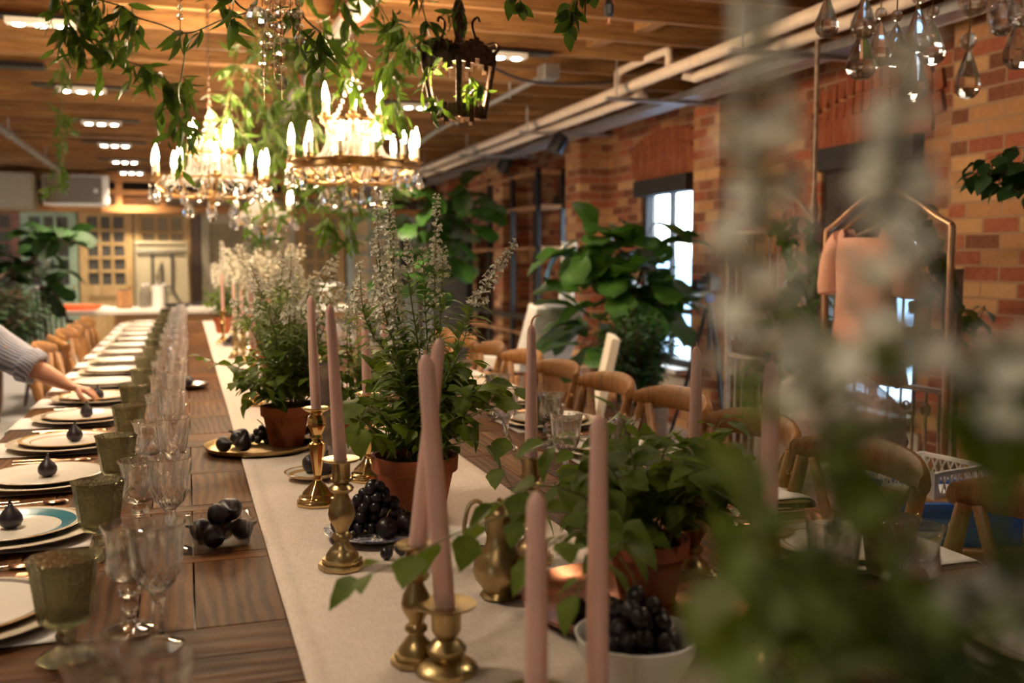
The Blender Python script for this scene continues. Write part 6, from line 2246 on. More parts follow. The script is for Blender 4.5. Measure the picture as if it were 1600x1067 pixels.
def cx_(pxx, Y):
    r = FW + RT * ((pxx - 800.0) / F_PX) + UP * ((533.5 - 470) / F_PX)
    return r.x / r.y * Y


t = thing('serving_tray', 'bright orange tray lying on the counter at left', 'tray', on_counter(cx_(128, 10.35), 10.35), 0.05)
MB().box((0, 0, 0.014), (0.34, 0.24, 0.028)).build('tray_base', M['orange'], t, 0, 0.006)
MB().box((0, -0.12, 0.03), (0.34, 0.012, 0.022)).box((0, 0.12, 0.03), (0.34, 0.012, 0.022)).box((-0.17, 0, 0.03), (0.012, 0.24, 0.022)).box((0.17, 0, 0.03), (0.012, 0.24, 0.022)).build('tray_rim', M['orange'], t, 0, 0.003)
tag(MB().box((0, 0, 0.02), (0.36, 0.26, 0.04)).build('cutting_board', M['crate'], None, 0, 0.006, loc=on_counter(cx_(110, 10.75), 10.75)), 'wooden board behind the orange tray on the counter', 'board')
t = thing('knife_block', 'upright brown wooden box on the counter before the panelled door', 'box', on_counter(cx_(194, 10.5), 10.5), 0.1)
MB().box((0, 0, 0.09), (0.135, 0.12, 0.18)).build('block', M['crate'], t, 0, 0.006)
MB().box((0, 0, 0.185), (0.11, 0.09, 0.01)).build('block_lid', M['darkwood'], t, 0)
t = thing('paper_towel_roll', 'white paper towel roll standing on the counter', 'paper roll', on_counter(cx_(247, 10.45), 10.45))
MB().lathe([(0.018, 0.0), (0.055, 0.0), (0.055, 0.225), (0.018, 0.225), (0.018, 0.0)], 24, cap=False).build('roll', M['paper'], t, 40)
MB().lathe([(0.0, 0.225), (0.010, 0.225), (0.010, 0.25), (0.0, 0.255)], 10).build('holder_tip', M['steel'], t)
for i, (x, w) in enumerate(((224, 'left'), (257, 'right'), (231, 'just left'))):
    t = thing('water_bottle', 'clear water bottle on the counter %s of the paper towel roll' % w, 'bottle', on_counter(cx_(x, 10.4 + 0.14 * i), 10.4 + 0.14 * i), 0, 'clear bottles on the counter')
    MB().lathe([(0.0, 0.0), (0.035, 0.0), (0.037, 0.01), (0.037, 0.14), (0.030, 0.17), (0.014, 0.195), (0.014, 0.22), (0.012, 0.22), (0.012, 0.195), (0.028, 0.168), (0.034, 0.14), (0.034, 0.012), (0.0, 0.01)], 20, cap=False).build('bottle_body', M['plastic'], t)
    MB().lathe([(0.0, 0.222), (0.0155, 0.222), (0.0155, 0.245), (0.0, 0.245)], 14).build('bottle_cap', M['white'], t, 30)
t = thing('frying_pan', 'black pan lying on the counter beside the paper towel roll', 'pan', on_counter(cx_(277, 10.5), 10.5), 0.3)
MB().lathe([(0.0, 0.004), (0.09, 0.0), (0.12, 0.045), (0.123, 0.045), (0.125, 0.042), (0.096, -0.0), (0.0, 0.0)][::-1], 28, cap=False).build('pan_body', M['black'], t)
MB().tube([(0.11, 0, 0.04), (0.28, 0, 0.06)], 0.011, 8).build('handle', M['black'], t)
t = thing('towel', 'crumpled cream towel on the counter beside the orange tray', 'towel', on_counter(cx_(165, 10.3), 10.3))
MB().sheet(lambda u, v: ((u - .5) * 0.2, (v - .5) * 0.16, 0.045 * max(0, noise.noise(Vector((u * 3, v * 3, 2)))) + 0.03 * math.sin(u * PI) * math.sin(v * PI) + 0.002), 16, 12).build('cloth', M['napkin'], t)
for i, (x, y, s, w) in enumerate(((515, 10.6, 1.0, 'taller, at right'), (499, 10.4, 0.8, 'lower, at left'))):
    t = thing('cake_stand', 'white cake stand on the counter right of the plants, %s' % w, 'cake stand', on_counter(cx_(x, y), y), 0, 'white cake stands')
    MB().lathe([(0.0, 0.0), (0.06, 0.0), (0.06, 0.008), (0.02, 0.02), (0.014, 0.06), (0.018, 0.14 * s), (0.03, 0.2 * s)], 24).build('stand_foot', M['white'], t)
    MB().lathe([(0.0, 0.2 * s), (0.10, 0.205 * s), (0.12, 0.215 * s), (0.12, 0.235 * s), (0.116, 0.235 * s), (0.10, 0.215 * s), (0.0, 0.212 * s)], 32).build('stand_plate', M['white'], t)
t = thing('folding_table', 'white plastic folding table with grey legs folded, leaning on the back doors', 'table', (-0.315, 14.72, 0), 0)
t.rotation_euler = (R(-7), 0, 0)
MB().box((0, 0, 0.80), (0.72, 0.03, 1.60)).build('table_top', M['perf'], t, 0, 0.02)
f = MB()
for s in (-1, 1):
    f.tube([(s * 0.13, -0.045, 1.42), (s * 0.13, -0.045, 0.9), (s * 0.3, -0.045, 0.62)], 0.014, 8)
f.tube([(-0.33, -0.04, 1.45), (0.33, -0.04, 1.45)], 0.014, 8).tube([(-0.13, -0.045, 0.95), (0.13, -0.045, 0.95)], 0.012, 8).tube([(0, -0.045, 1.3), (-0.08, -0.045, 1.05)], 0.010, 8).tube([(0, -0.045, 1.3), (0, -0.045, 1.0)], 0.010, 8)
f.build('folded_legs', M['black'], t)
rb = MB()
for s in (-1, 1):
    rb.box((s * 0.335, -0.025, 0.8), (0.025, 0.03, 1.56)).box((0, -0.025, 0.8 + s * 0.77), (0.68, 0.03, 0.025))
rb.build('edge_rim', M['perf'], t, 0, 0.004)

# steel cabinet, black shelving, white furniture by the far windows
t = thing('steel_cabinet', 'tall brushed steel cabinet at the back right behind the salvia', 'cabinet', (3.22, 12.6, 0))
MB().box((0, 0, 0.79), (0.56, 0.6, 1.58)).build('cabinet_body', M['fridge'], t, 0, 0.008)
MB().box((-0.01, -0.31, 0.80), (0.50, 0.02, 1.46)).build('door', M['fridge'], t, 0, 0.005)
MB().tube([(0.19, -0.35, 0.6), (0.19, -0.35, 1.1)], 0.012, 8).tube([(0.19, -0.31, 0.62), (0.19, -0.35, 0.62)], 0.008, 6).tube([(0.19, -0.31, 1.08), (0.19, -0.35, 1.08)], 0.008, 6).build('handle', M['steel'], t)
MB().box((0, -0.0, 1.585), (0.57, 0.61, 0.02)).build('cabinet_top', M['white'], t, 0)
t = thing('shelving_rack', 'tall black metal rack with wooden shelves against the far brick wall', 'shelf', (3.50, 10.75, 0))
for y in (-1.28, -0.46, 0.40, 1.30):
    for x in (-0.13, 0.13):
        MB().box((x, y, 1.12), (0.045, 0.06, 2.24)).build('post', M['black'], t, 0)
for z in (2.20, 1.86, 1.44, 0.55):
    MB().box((0, 0, z), (0.30, 2.62, 0.035)).build('shelf_board', M['crate'], t, 0)
for z in (0.72,):
    MB().box((-0.13, 0, z), (0.04, 2.6, 0.05)).build('bottom_rail', M['black'], t, 0)
for i, (y, h, r, m) in enumerate(((9.9, 0.24, 0.07, 'basket'), (10.15, 0.18, 0.06, 'terracotta'), (10.9, 0.26, 0.06, 'basket'), (11.4, 0.2, 0.07, 'crate'))):
    tag(MB().lathe([(0.0, 0.0), (r * .8, 0.0), (r, h * .5), (r * .6, h * .85), (r * .7, h), (r * .55, h), (r * .5, h * .8), (0, h * .7)], 20, cap=False).build('vase', M[m], loc=(3.50, y, 0.568)), 'small vase on the low board of the black rack, %s from the camera' % ORD[i], 'vase', 'vases on the black rack')


def lounge():
    p = px(815, 545, 7.3)
    t = thing('lounge_chair', 'wooden lounge chair with white seat and back pads by the black rack', 'chair', (p.x, p.y, 0), R(200))
    MB().box((0, 0.0, 0.0), (0.46, 0.50, 0.10)).build('seat_pad', M['white'], t, 0, 0.02).location = (0, 0, 0.58)
    b = MB().box((0, 0, 0.22), (0.46, 0.10, 0.44)).build('back_pad', M['white'], t, 0, 0.02)
    b.location = (0, 0.24, 0.60)
    b.rotation_euler = (R(-22), 0, 0)
    for sx in (-1, 1):
        MB().box((sx * 0.255, 0, 0.34), (0.04, 0.56, 0.34)).build('side_panel', M['crate'], t, 0, 0.006)
        for sy in (-1, 1):
            MB().box((sx * 0.255, sy * 0.24, 0.10), (0.05, 0.05, 0.20)).build('leg', M['crate'], t, 0)


lounge()
p = px(878, 560, 7.9)
t = thing('timber_crate', 'raw timber crate standing at the foot of the brick pier', 'crate', (p.x, p.y, 0), 0.2)
MB().box((0, 0, 0.24), (0.34, 0.30, 0.48)).build('crate_body', M['crate'], t, 0, 0.006)
for z in (0.1, 0.24, 0.38):
    MB().box((0, -0.155, z), (0.34, 0.014, 0.10)).build('slat', M['crate'], t, 0)
b = MB().sheet(lambda u, v: ((u - .5) * 0.10 + 0.10 * (1 - v) ** 2 * -1, 0.03 * math.sin(u * PI), v * 0.98), 6, 16)
o = b.build('paper_roll', M['paper'], loc=(p.x + 0.06, p.y, 0.482))
sm = o.modifiers.new('thickness', 'SOLIDIFY')
sm.thickness = 0.02
tag(o, 'long curling white paper strip leaning up from the timber crate', 'paper')
p = px(925, 560, 5.5)
o = MB().box((0, 0, 0.46), (0.045, 0.42, 0.92)).build('white_board', M['plaster'], None, 0, 0.003, loc=(p.x - 0.08, p.y, 0))
o.rotation_euler = (0, R(12), R(-20))
tag(o, 'thick pale board leaning behind the right chairs, left of the fiddle-leaf fig', 'board')
# tripod with camera against the pier
p = px(1140, 520, 6.0)
t = thing('camera_tripod', 'black tripod with camera and blue knob beside the brick pier', 'tripod', (3.12, 5.55, 0))
for k in range(3):
    a = k * 2 * PI / 3 + 0.5
    MB().tube([(0.02 * math.cos(a), 0.02 * math.sin(a), 1.02), (0.15 * math.cos(a), 0.15 * math.sin(a), 0.5), (0.30 * math.cos(a), 0.30 * math.sin(a), 0.0)], [0.016, 0.013, 0.010], 8).build('leg', M['black'], t)
MB().tube([(0, 0, 0.75), (0, 0, 1.08)], 0.014, 10).build('centre_post', M['black'], t)
MB().ball((0, 0, 1.08), 0.032, 12, 8).lathe([(0.022, 1.06), (0.022, 1.10)], 12).build('ball_head', M['bluebin'], t)
MB().box((0, 0, 1.17), (0.07, 0.13, 0.10)).box((0, 0, 1.225), (0.05, 0.05, 0.03)).build('camera_body', M['black'], t, 0, 0.008)
MB().lathe([(0.0, 0.0), (0.032, 0.0), (0.036, 0.08), (0.0, 0.08)], 16, mtx=Matrix.Translation((-0.03, 0, 1.16)) @ Matrix.Rotation(R(-90), 4, 'Y')).build('camera_lens', M['black'], t, 30)

# wrought-iron gate panels with scrollwork, along the wall side


def gate(x, y0, y1, zt, label, seed):
    w = y1 - y0
    t = thing('iron_gate', label, 'gate', (x, (y0 + y1) / 2, 0), 0, 'old iron gate panels by the brick wall')
    f = MB()
    for s in (-1, 1):
        f.box((0, s * w / 2, zt / 2), (0.028, 0.028, zt))
    for z in (0.10, 0.78, 1.02, zt - 0.03):
        f.box((0, 0, z), (0.022, w, 0.022))
    f.build('gate_frame', M['iron'], t, 0)
    n = int(w / 0.075)
    b = MB()
    for i in range(1, n):
        y = -w / 2 + w * i / n
        b.tube([(0, y, 0.10), (0, y, 0.78)], 0.006, 6).tube([(0, y, 1.02), (0, y, zt - 0.03)], 0.006, 6)
    b.build('bars', M['iron'], t, 60)
    s = MB()

    def scroll(cy, cz, r, sg, vg):
        pts = []
        for k in range(16):
            a = k / 15 * 2.6 * PI
            q = r * (1 - 0.8 * k / 15)
            pts.append((0, cy + sg * q * math.cos(a), cz + vg * q * math.sin(a)))
        s.tube(pts, 0.0062, 6)
    m = max(3, int(w / 0.2))
    for i in range(m):
        cy = -w / 2 + w * (i + 0.5) / m
        for sg in (-1, 1):
            scroll(cy + sg * w / m * 0.24, 0.90, w / m * 0.22, sg, 1)
            scroll(cy + sg * w / m * 0.24, 0.70, w / m * 0.16, sg, -1)
    for sg in (-1, 1):
        s.tube(spline([(0, sg * w / 2, zt - 0.03), (0, sg * w * 0.3, zt + 0.12), (0, 0, zt + 0.2)], 6), 0.010, 8)
        scroll(sg * w * 0.2, zt + 0.04, 0.06, sg, 1)
        scroll(sg * w * 0.34, zt - 0.12, 0.07, -sg, 1)
    s.build('scrollwork', M['iron'], t, 60)
    return t


gate(2.92, 4.18, 4.98, 1.50, 'rusty pale iron gate panel with vines, beside the tripod', 1)
gate(2.90, 3.20, 4.06, 1.28, 'wide rusty iron gate panel behind the pink dress', 2)
t = thing('iron_post', 'slim pale iron post reaching up to the ceiling beside the garment rack', 'post', (2.88, 4.14, 0))
MB().tube([(0, 0, 0), (0, 0, JOIST_Z - 0.002)], 0.011, 8).build('shaft', M['iron'], t)
MB().lathe([(0.012, 0.9), (0.026, 0.94), (0.014, 1.0), (0.022, 1.1), (0.012, 1.2)], 12).lathe([(0.012, 1.5), (0.024, 1.55), (0.012, 1.62)], 12).build('collar', M['iron'], t)
t = thing('iron_post', 'short iron post with a spear tip below the garment rack', 'post', (2.44, 2.95, 0))
MB().tube([(0, 0, 0), (0, 0, 0.62)], 0.014, 8).build('shaft', M['bronze'], t)
MB().lathe([(0.014, 0.50), (0.04, 0.54), (0.045, 0.58), (0.02, 0.63), (0.03, 0.66), (0.0, 0.74)], 12).lathe([(0.09, 0.0), (0.09, 0.02), (0.03, 0.06), (0.014, 0.10)], 16).build('finial', M['bronze'], t)
# garment rack and the pink dress
RX = 2.62
t = thing('garment_rack', 'copper-coloured garment rack with an arched top rail by the window', 'rack', (RX, 3.30, 0))
f = MB().tube([(0, 0.37, 0), (0, 0.37, 1.44)], 0.013, 10).tube([(0, -0.37, 0), (0, -0.37, 1.44)], 0.013, 10)
f.build('upright', M['rackcopper'], t)
MB().tube(spline([(0, 0.37, 1.44), (0, 0.30, 1.47), (0, 0.12, 1.56), (0, 0, 1.58), (0, -0.12, 1.56), (0, -0.30, 1.47), (0, -0.37, 1.44)], 5), 0.012, 10).build('top_rail', M['rackcopper'], t)
for s in (-1, 1):
    MB().tube([(-0.20, s * 0.37, 0.02), (0.20, s * 0.37, 0.02)], 0.013, 8).build('rack_foot', M['rackcopper'], t)


def dress():
    t = thing('dress', 'blush pink short-sleeved dress hanging on the copper rack', 'dress', (RX - 0.02, 3.37, 0))
    rings = []
    prof = [(1.44, 0.155, 0.045), (1.40, 0.175, 0.060), (1.30, 0.165, 0.075), (1.18, 0.150, 0.080), (1.08, 0.150, 0.085), (0.96, 0.175, 0.10), (0.88, 0.195, 0.12), (0.83, 0.205, 0.13)]
    n = 40
    vs, fs = [], []
    for j, (z, a, b_) in enumerate(prof):
        for i in range(n):
            q = 2 * PI * i / n
            k = 1 + (0.05 * math.sin(q * 9) * (j / 7) ** 2)
            zz = z + (0.012 * math.sin(q * 9) if j == 7 else 0) - (0.05 * (math.sin(q) ** 2 < 0.5) * (j == 0))
            vs.append((b_ * k * math.cos(q), a * k * math.sin(q), zz))
    for j in range(len(prof) - 1):
        for i in range(n):
            fs.append((j * n + i, j * n + (i + 1) % n, (j + 1) * n + (i + 1) % n, (j + 1) * n + i))
    o = MB().add(vs, fs).build('dress_body', M['dress'], t, 80)
    s_ = o.modifiers.new('thickness', 'SOLIDIFY')
    s_.thickness = 0.004
    for s in (-1, 1):
        MB().tube(spline([(0, s * 0.14, 1.40), (0, s * 0.20, 1.33), (0, s * 0.235, 1.22), (0, s * 0.235, 1.17)], 4), [0.055, 0.06, 0.062, 0.062, 0.062, 0.06, 0.058, 0.056, 0.055, 0.054, 0.052, 0.05, 0.03], 14).build('sleeve', M['dress'], t)
    h = MB().tube(spline([(0, -0.17, 1.425), (0, 0, 1.50), (0, 0.17, 1.425)], 6), 0.008, 8).tube(spline([(0, 0, 1.50), (0.0, 0.0, 1.53), (0.02, 0.0, 1.553), (0.0, 0, 1.575)], 5), 0.003, 6)
    h.build('hanger', M['crate'], t)


dress()
# vines on the gate
for i, (pa, lab) in enumerate(((((1262, 345), (1270, 430), (1262, 520), (1256, 590)), 'ivy climbing the gate next to the copper rack'), (((1210, 480), (1250, 515), (1285, 520)), 'ivy lying along the top of the lower gate bars'), (((1215, 345), (1238, 420), (1225, 480)), 'thin ivy on the left gate panel'),
                             (((1430, 330), (1470, 400), (1500, 480), (1530, 500)), 'ivy over the brick beside the pink dress'), (((1600, 250), (1580, 275), (1560, 290)), 'dark sprig reaching in at the right edge over brick'), (((1210, 560), (1225, 610), (1215, 680)), 'ivy low on the gate behind the chairs'))):
    dd = (4.75, 4.75, 4.8, 3.9, 3.3, 4.8)[i]
    c = [px(x, y, dd) for x, y in pa]
    o = c[0].copy()
    t = thing('ivy', lab, 'vine', o, 0, 'ivy on the gates and wall')
    st, lf = MB(), MB()
    branch(st, lf, [p - o for p in c], 500 + i, 0.075, 0.022, 0.003, kind='ovate', start=0.0, ratio=0.75, tooth=0, droop=0.5)
    for k in range(5):
        q = c[rnd.randrange(len(c))] - o
        branch(st, lf, [q, q + rvec() * 0.08 + V((0, 0, -0.02)), q + rvec() * 0.16 + V((0, 0, -0.06))], 600 + i * 9 + k, 0.07, 0.03, 0.002, start=0.2, tooth=0)
    st.build('ivy_stem', M['bark'], t, 60)
    lf.build('ivy_leaves', M['vineleaf'] if i != 4 else M['darkleaf'], t, 180)

# armchair wrapped in plastic
p = px(1280, 640, 3.45)
t = thing('wrapped_armchair', 'pale pink armchair wrapped in cloudy plastic behind the right chairs', 'armchair', (p.x + 0.04, p.y, 0), R(25))
vs, fs = [], []
n, mrows = 36, 16
for j in range(mrows + 1):
    z = 0.03 + 0.93 * j / mrows
    for i in range(n):
        a = 2 * PI * i / n
        k = 1 - 0.25 * (z - 0.2) ** 2
        top_ = 1.0 if j < mrows - 2 else (0.86 if j == mrows - 2 else (0.62 if j == mrows - 1 else 0.25))
        q = Vector((math.cos(a) * 3, math.sin(a) * 3, z * 5))
        w = 1 + 0.10 * noise.noise(q) + 0.05 * noise.noise(q * 2.7)
        vs.append((0.22 * k * w * top_ * math.copysign(abs(math.cos(a)) ** 0.7, math.cos(a)), 0.25 * k * w * top_ * math.copysign(abs(math.sin(a)) ** 0.7, math.sin(a)), z))
for j in range(mrows):
    for i in range(n):
        fs.append((j * n + i, j * n + (i + 1) % n, (j + 1) * n + (i + 1) % n, (j + 1) * n + i))
fs.append(tuple(range(mrows * n, mrows * n + n)))
MB().add(vs, fs).build('plastic_wrap', M['film'], t, 30)
MB().box((0, 0, 0.30), (0.30, 0.34, 0.44)).build('cushion', M['dress'], t, 0, 0.05)
MB().box((0.08, 0, 0.60), (0.10, 0.34, 0.38)).build('backrest', M['dress'], t, 0, 0.05)
for sx in (-1, 1):
    for sy in (-1, 1):
        MB().box((sx * 0.12, sy * 0.14, 0.04), (0.04, 0.04, 0.08)).build('leg', M['darkwood'], t, 0)
# white filigree box on a round wooden stool, blue crate
p = px(1450, 745, 2.95)
t = thing('round_stool', 'round wooden stool carrying a white lattice box, seen at right', 'stool', (p.x, p.y, 0))
sz = p.z - 0.03
MB().lathe([(0.0, sz), (0.19, sz), (0.20, sz - 0.02), (0.19, sz - 0.04), (0.0, sz - 0.04)][::-1], 32).build('seat', M['chair'], t, 40)
for k in range(4):
    a = k * PI / 2 + 0.5
    MB().tube([(0.13 * math.cos(a), 0.13 * math.sin(a), sz - 0.03), (0.19 * math.cos(a), 0.19 * math.sin(a), 0)], [0.018, 0.014], 8).build('leg', M['chair'], t)
t = thing('lattice_box', 'white pierced lattice box on the round stool at right', 'box', (p.x, p.y, sz + 0.0005), R(12))
w, d, h = 0.24, 0.22, 0.075
f = MB().box((0, 0, 0.005), (w, d, 0.01))
for sx in (-1, 1):
    for sy in (-1, 1):
        f.box((sx * w / 2, sy * d / 2, h / 2), (0.018, 0.018, h))
f.box((0, -d / 2, h - 0.006), (w, 0.01, 0.012)).box((0, d / 2, h - 0.006), (w, 0.01, 0.012)).box((-w / 2, 0, h - 0.006), (0.01, d, 0.012)).box((w / 2, 0, h - 0.006), (0.01, d, 0.012))
f.build('box_frame', M['white'], t, 0)
lt = MB()
for s in (-1, 1):
    for i in range(8):
        y = -d / 2 + d * (i + 0.5) / 8
        lt.tube([(s * w / 2, y - 0.012, 0.01), (s * w / 2, y + 0.012, h - 0.01)], 0.003, 5).tube([(s * w / 2, y + 0.012, 0.01), (s * w / 2, y - 0.012, h - 0.01)], 0.003, 5)
        x = -w / 2 + w * (i + 0.5) / 8
        lt.tube([(x - 0.012, s * d / 2, 0.01), (x + 0.012, s * d / 2, h - 0.01)], 0.003, 5).tube([(x + 0.012, s * d / 2, 0.01), (x - 0.012, s * d / 2, h - 0.01)], 0.003, 5)
lt.build('lattice', M['white'], t, 60)
p = px(1462, 786, 2.75)
t = thing('plastic_crate', 'bright blue plastic crate behind the right side of the table', 'crate', (p.x + 0.05, p.y + 0.05, p.z - 0.10), R(-20))
w, d, h = 0.34, 0.28, 0.12
for s, bx in (('wall', ((w / 2, 0, h / 2), (0.008, d, h))), ('wall', ((-w / 2, 0, h / 2), (0.008, d, h))), ('wall', ((0, d / 2, h / 2), (w, 0.008, h))), ('wall', ((0, -d / 2, h / 2), (w, 0.008, h)))):
    MB().box(*bx).build('crate_side', M['bluebin'], t, 0)
MB().box((0, 0, 0.005), (w, d, 0.01)).build('crate_bottom', M['bluebin'], t, 0)
b = MB()
for k in range(4):
    b.box((-w / 2 - 0.007, 0, 0.02 + k * 0.026), (0.008, d * 0.94, 0.010)).box((0, -d / 2 - 0.007, 0.02 + k * 0.026), (w * 0.94, 0.008, 0.010))
b.box((0, -d / 2 - 0.01, h - 0.008), (w + 0.04, 0.02, 0.016)).box((0, d / 2 + 0.01, h - 0.008), (w + 0.04, 0.02, 0.016)).box((-w / 2 - 0.01, 0, h - 0.008), (0.02, d, 0.016)).box((w / 2 + 0.01, 0, h - 0.008), (0.02, d, 0.016))
b.build('crate_ribs', M['bluebin'], t, 0)
cz = p.z - 0.10
t = thing('side_bench', 'low wooden bench holding the blue plastic crate', 'bench', (p.x + 0.05, p.y + 0.05, 0), R(-20))
MB().box((0, 0, cz - 0.021), (0.42, 0.36, 0.04)).build('bench_top', M['crate'], t, 0, 0.004)
for sx in (-1, 1):
    for sy in (-1, 1):
        MB().box((sx * 0.17, sy * 0.14, (cz - 0.04) / 2), (0.04, 0.04, cz - 0.042)).build('leg', M['crate'], t, 0)

# ------------------------------------------------------------------ the person laying the table


def skin_mesh(name, chains, mat, parent, sub=2, merge=True, flatten=None):
    """one continuous surface grown over connected bones; chains = [(points, radii)], the first point of a later chain joins the nearest earlier joint"""
    vs, es, rs, roots = [], [], [], [0]
    for ci, (pts, rad, join) in enumerate(chains):
        prev = None
        if join is not None:
            prev = join
        elif ci:
            roots.append(len(vs))
        for p, r in zip(pts, rad):
            vs.append(Vector(p))
            rs.append(r)
            k = len(vs) - 1
            if prev is not None:
                es.append((prev, k))
            prev = k
    me = bpy.data.meshes.new(name)
    me.from_pydata(vs, es, [])
    me.materials.append(mat)
    o = bpy.data.objects.new(name, me)
    COL.objects.link(o)
    o.parent = parent
    sk = o.modifiers.new('skin', 'SKIN')
    sk.use_smooth_shade = True
    sk.branch_smoothing = 0.5
    for i, d in enumerate(me.skin_vertices[0].data):
        r = rs[i]
        d.radius = r if isinstance(r, tuple) else (r, r)
        d.use_root = i in roots
    if sub:
        s = o.modifiers.new('smooth', 'SUBSURF')
        s.levels = s.render_levels = sub
    return o


HAND = px(140, 611, 3.80)          # knuckles, above the white plate
WRIST = px(110, 604, 3.79)
CUFF = px(55, 576, 3.77)
ELBOW = px(-22, 530, 3.77)
SHO = Vector((-1.00, 3.93, 1.29))
t = thing('person', 'person in a blue striped shirt with rolled sleeve reaching over a plate at left', 'person', (-1.10, 4.06, 0))
o = Vector((-1.10, 4.06, 0))


def L_(p):
    return Vector(p) - o


HIP = Vector((-0.06, 0, 0.93))
CH_ = Vector((0.08, -0.02, 1.26))
NECK = Vector((0.14, -0.02, 1.42))
HEAD = Vector((0.205, -0.03, 1.555))
sh = L_(SHO)
sh2 = Vector((0.06, 0.19, 1.33))
chains = [
    ([HIP, HIP.lerp(CH_, 0.5), CH_, NECK - Vector((0.02, 0, 0.05)), NECK + Vector((0.02, 0, 0.03)), HEAD, HEAD + Vector((0.015, 0, 0.09))],
     [(0.15, 0.11), (0.13, 0.10), (0.15, 0.11), 0.065, 0.052, (0.075, 0.085), (0.060, 0.070)], None),
    ([HIP + Vector((0.0, 0.09, -0.08)), Vector((0.02, 0.10, 0.50)), Vector((-0.05, 0.10, 0.09)), Vector((0.09, 0.11, 0.04))], [0.088, 0.056, 0.038, 0.035], 0),
    ([HIP + Vector((0.0, -0.09, -0.08)), Vector((0.05, -0.10, 0.50)), Vector((0.0, -0.11, 0.09)), Vector((0.14, -0.11, 0.04))], [0.088, 0.056, 0.038, 0.035], 0),
    ([sh2, Vector((0.10, 0.24, 1.08)), Vector((0.24, 0.16, 0.90)), Vector((0.28, 0.14, 0.86))], [0.055, 0.044, 0.032, 0.03], 2),
    ([sh, L_(ELBOW), L_(CUFF), L_(CUFF.lerp(WRIST, 0.55)), L_(WRIST)], [0.056, 0.046, 0.043, 0.035, (0.026, 0.022)], 2),
]
nb = sum(len(c[0]) for c in chains) - 1      # index of the wrist joint


def add_hand(chains, wrist_i, wr, kn, side, curl):
    """palm, four fingers of different length and a thumb, all grown from the wrist joint"""
    fd = (kn - wr).normalized()
    sd = fd.cross(Vector((0, 0, 1)))
    if sd.length < 0.3:
        sd = fd.cross(Vector((1, 0, 0)))
    sd = sd.normalized() * side
    up_ = sd.cross(fd).normalized() * side
    pal = wr.lerp(kn, 0.5)
    chains.append(([pal, kn - fd * 0.018], [(0.030, 0.017), (0.033, 0.015)], wrist_i))
    n0 = sum(len(c[0]) for c in chains)
    for off, ln, cr in ((0.027, 0.072, 0.5), (0.009, 0.080, 0.62), (-0.009, 0.075, 0.78), (-0.026, 0.060, 0.95)):
        b0 = kn + sd * off - fd * 0.006
        d1 = (fd - up_ * (0.25 + 0.3 * cr) * curl + sd * off * 2).normalized()
        d2 = (fd * 0.8 - up_ * (0.65 + 0.5 * cr) * curl).normalized()
        d3 = (fd * 0.35 - up_ * 1.0 * curl).normalized()
        p1 = b0 + d1 * ln * 0.45
        p2 = p1 + d2 * ln * 0.32
        p3 = p2 + d3 * ln * 0.26
        chains.append(([b0, p1, p2, p3], [0.0098, 0.0088, 0.0080, 0.0066], n0 - 1))
    tb = pal + sd * 0.026
    tp1 = tb + (fd * 0.5 + sd * 0.55 - up_ * 0.45).normalized() * 0.036
    tp2 = tp1 + (fd * 0.85 - up_ * 0.55 - sd * 0.15).normalized() * 0.032
    tp3 = tp2 + (fd * 0.7 - up_ * 0.75 - sd * 0.25).normalized() * 0.024
    chains.append(([tb, tp1, tp2, tp3], [0.0125, 0.0108, 0.0096, 0.0078], n0 - 2))


add_hand(chains, nb, L_(WRIST), L_(HAND), 1, 1.0)
nl = sum(len(c[0]) for c in chains[:4]) - 1
add_hand(chains, nl, Vector((0.28, 0.14, 0.86)), Vector((0.31, 0.135, 0.79)), -1, 0.5)
skin_mesh('body', chains, M['skin'], t, 2)
# face and hair
hb = MB()
hb.ball(HEAD + Vector((0.075, 0, -0.005)), (0.018, 0.012, 0.018), 8, 6)
hb.build('nose', M['skin'], t)
MB().ball(HEAD + Vector((0.064, 0.03, 0.02)), 0.009, 10, 8).ball(HEAD + Vector((0.064, -0.03, 0.02)), 0.009, 10, 8).build('eyes', M['white'], t)
MB().ball(HEAD + Vector((0.070, 0.03, 0.02)), 0.0055, 8, 6).ball(HEAD + Vector((0.070, -0.03, 0.02)), 0.0055, 8, 6).build('irises', M['hair'], t)
MB().ball(HEAD + Vector((0.066, 0, -0.045)), (0.010, 0.022, 0.006), 10, 6).build('mouth', M['dress'], t)
MB().ball(HEAD + Vector((0.0, 0.078, 0.0)), (0.018, 0.008, 0.028), 8, 6).ball(HEAD + Vector((0.0, -0.078, 0.0)), (0.018, 0.008, 0.028), 8, 6).build('ears', M['skin'], t)
MB().ball(HEAD + Vector((-0.020, 0, 0.050)), (0.090, 0.088, 0.090), 18, 12).ball(HEAD + Vector((-0.055, 0, -0.02)), (0.052, 0.078, 0.10), 14, 10).build('hair', M['hair'], t)
# shirt with a rolled right sleeve, trousers, shoes
ce = L_(CUFF)
sb = MB()
rings = [(HIP + Vector((0, 0, -0.20)), 0.145, 0.185), (HIP + Vector((0, 0, -0.10)), 0.142, 0.182), (HIP, 0.138, 0.176), (HIP.lerp(CH_, 0.5), 0.128, 0.165), (CH_, 0.135, 0.185), (CH_ + Vector((0.025, 0, 0.07)), 0.118, 0.192),
         (NECK + Vector((-0.025, 0, -0.055)), 0.090, 0.130), (NECK + Vector((-0.012, 0, -0.015)), 0.066, 0.072), (NECK + Vector((-0.008, 0, 0.01)), 0.062, 0.064)]
n = 32
vs, fs = [], []
for j, (c, rx, ry) in enumerate(rings):
    for i in range(n):
        a = 2 * PI * i / n
        w = 1 + 0.02 * math.sin(a * 5 + j) + 0.012 * math.sin(a * 9 - j * 2)
        vs.append((c.x + rx * w * math.cos(a), c.y + ry * w * math.sin(a), c.z))
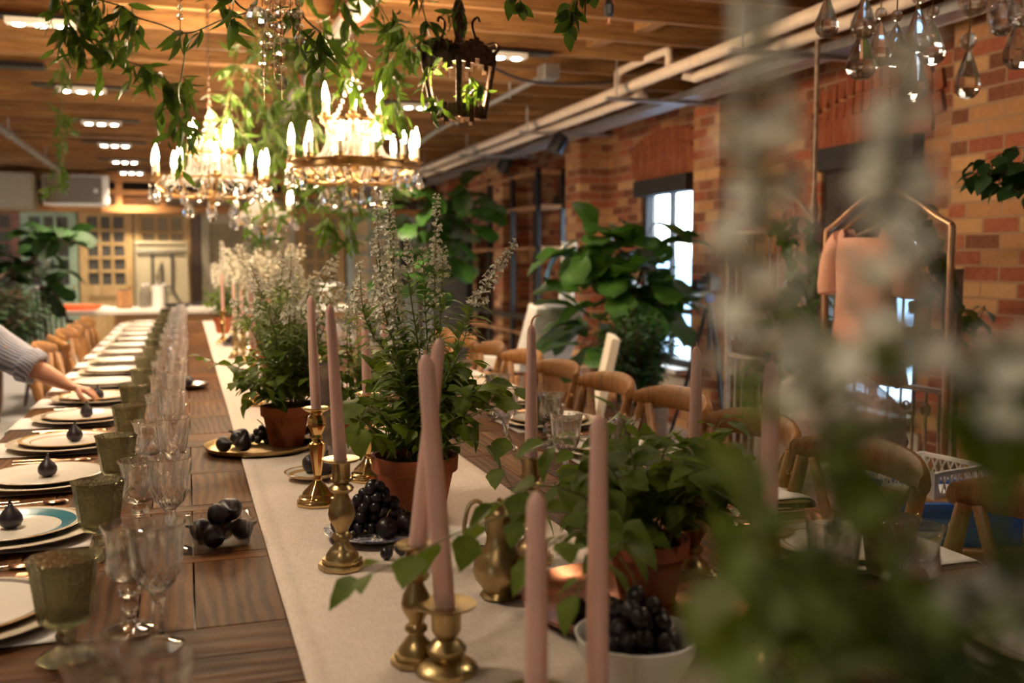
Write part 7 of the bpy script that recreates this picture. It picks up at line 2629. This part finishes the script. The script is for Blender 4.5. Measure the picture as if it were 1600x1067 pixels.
for j in range(len(rings) - 1):
    for i in range(n):
        fs.append((j * n + i, j * n + (i + 1) % n, (j + 1) * n + (i + 1) % n, (j + 1) * n + i))
sb.add(vs, fs)
for s0, el, en, rad in ((sh, L_(ELBOW), ce, (0.088, 0.074, 0.060)), (sh2, Vector((0.10, 0.24, 1.08)), Vector((0.20, 0.185, 0.95)), (0.085, 0.066, 0.052))):
    c = spline([Vector((0.06, s0.y * 0.4, CH_.z + 0.06)), s0, el, en], 8)
    m_ = len(c)
    sb.tube(c, [(0.07 + (rad[0] - 0.07) * min(1, k / 6)) if k < 8 else (rad[0] + (rad[1] - rad[0]) * (k - 8) / 8 if k < 16 else rad[1] + (rad[2] - rad[1]) * (k - 16) / 8) for k in range(m_)], 20)
sb.build('shirt', M['shirt'], t, 80)
ax = (ce - L_(ELBOW)).normalized()
cuf = MB()
cuf.lathe([(0.050, -0.050), (0.064, -0.045), (0.070, -0.030), (0.067, -0.012), (0.066, 0.004), (0.060, 0.012), (0.048, 0.010), (0.046, -0.01)], 28, cap=False,
          mod=lambda a, z, r: 1 + 0.05 * math.sin(a * 5 + z * 60) + 0.03 * math.sin(a * 11), mtx=basis(ce, ax) @ Matrix.Rotation(PI / 2, 4, 'Y'))
cuf.build('rolled_cuff', M['shirt'], t, 70)
trs = [
    ([HIP + Vector((0, 0, 0.04)), HIP + Vector((0, 0, -0.06))], [(0.168, 0.128), (0.165, 0.13)], None),
    ([HIP + Vector((0.0, 0.09, -0.14)), Vector((0.02, 0.10, 0.50)), Vector((-0.05, 0.10, 0.10))], [0.105, 0.075, 0.062], 1),
    ([HIP + Vector((0.0, -0.09, -0.14)), Vector((0.05, -0.10, 0.50)), Vector((0.0, -0.11, 0.10))], [0.105, 0.075, 0.062], 1),
]
skin_mesh('trousers', trs, M['denim'], t, 2)
for q in ((0.02, 0.105), (0.07, -0.11)):
    MB().ball((q[0], q[1], 0.045), (0.14, 0.052, 0.045), 16, 10).build('shoe', M['black'], t)
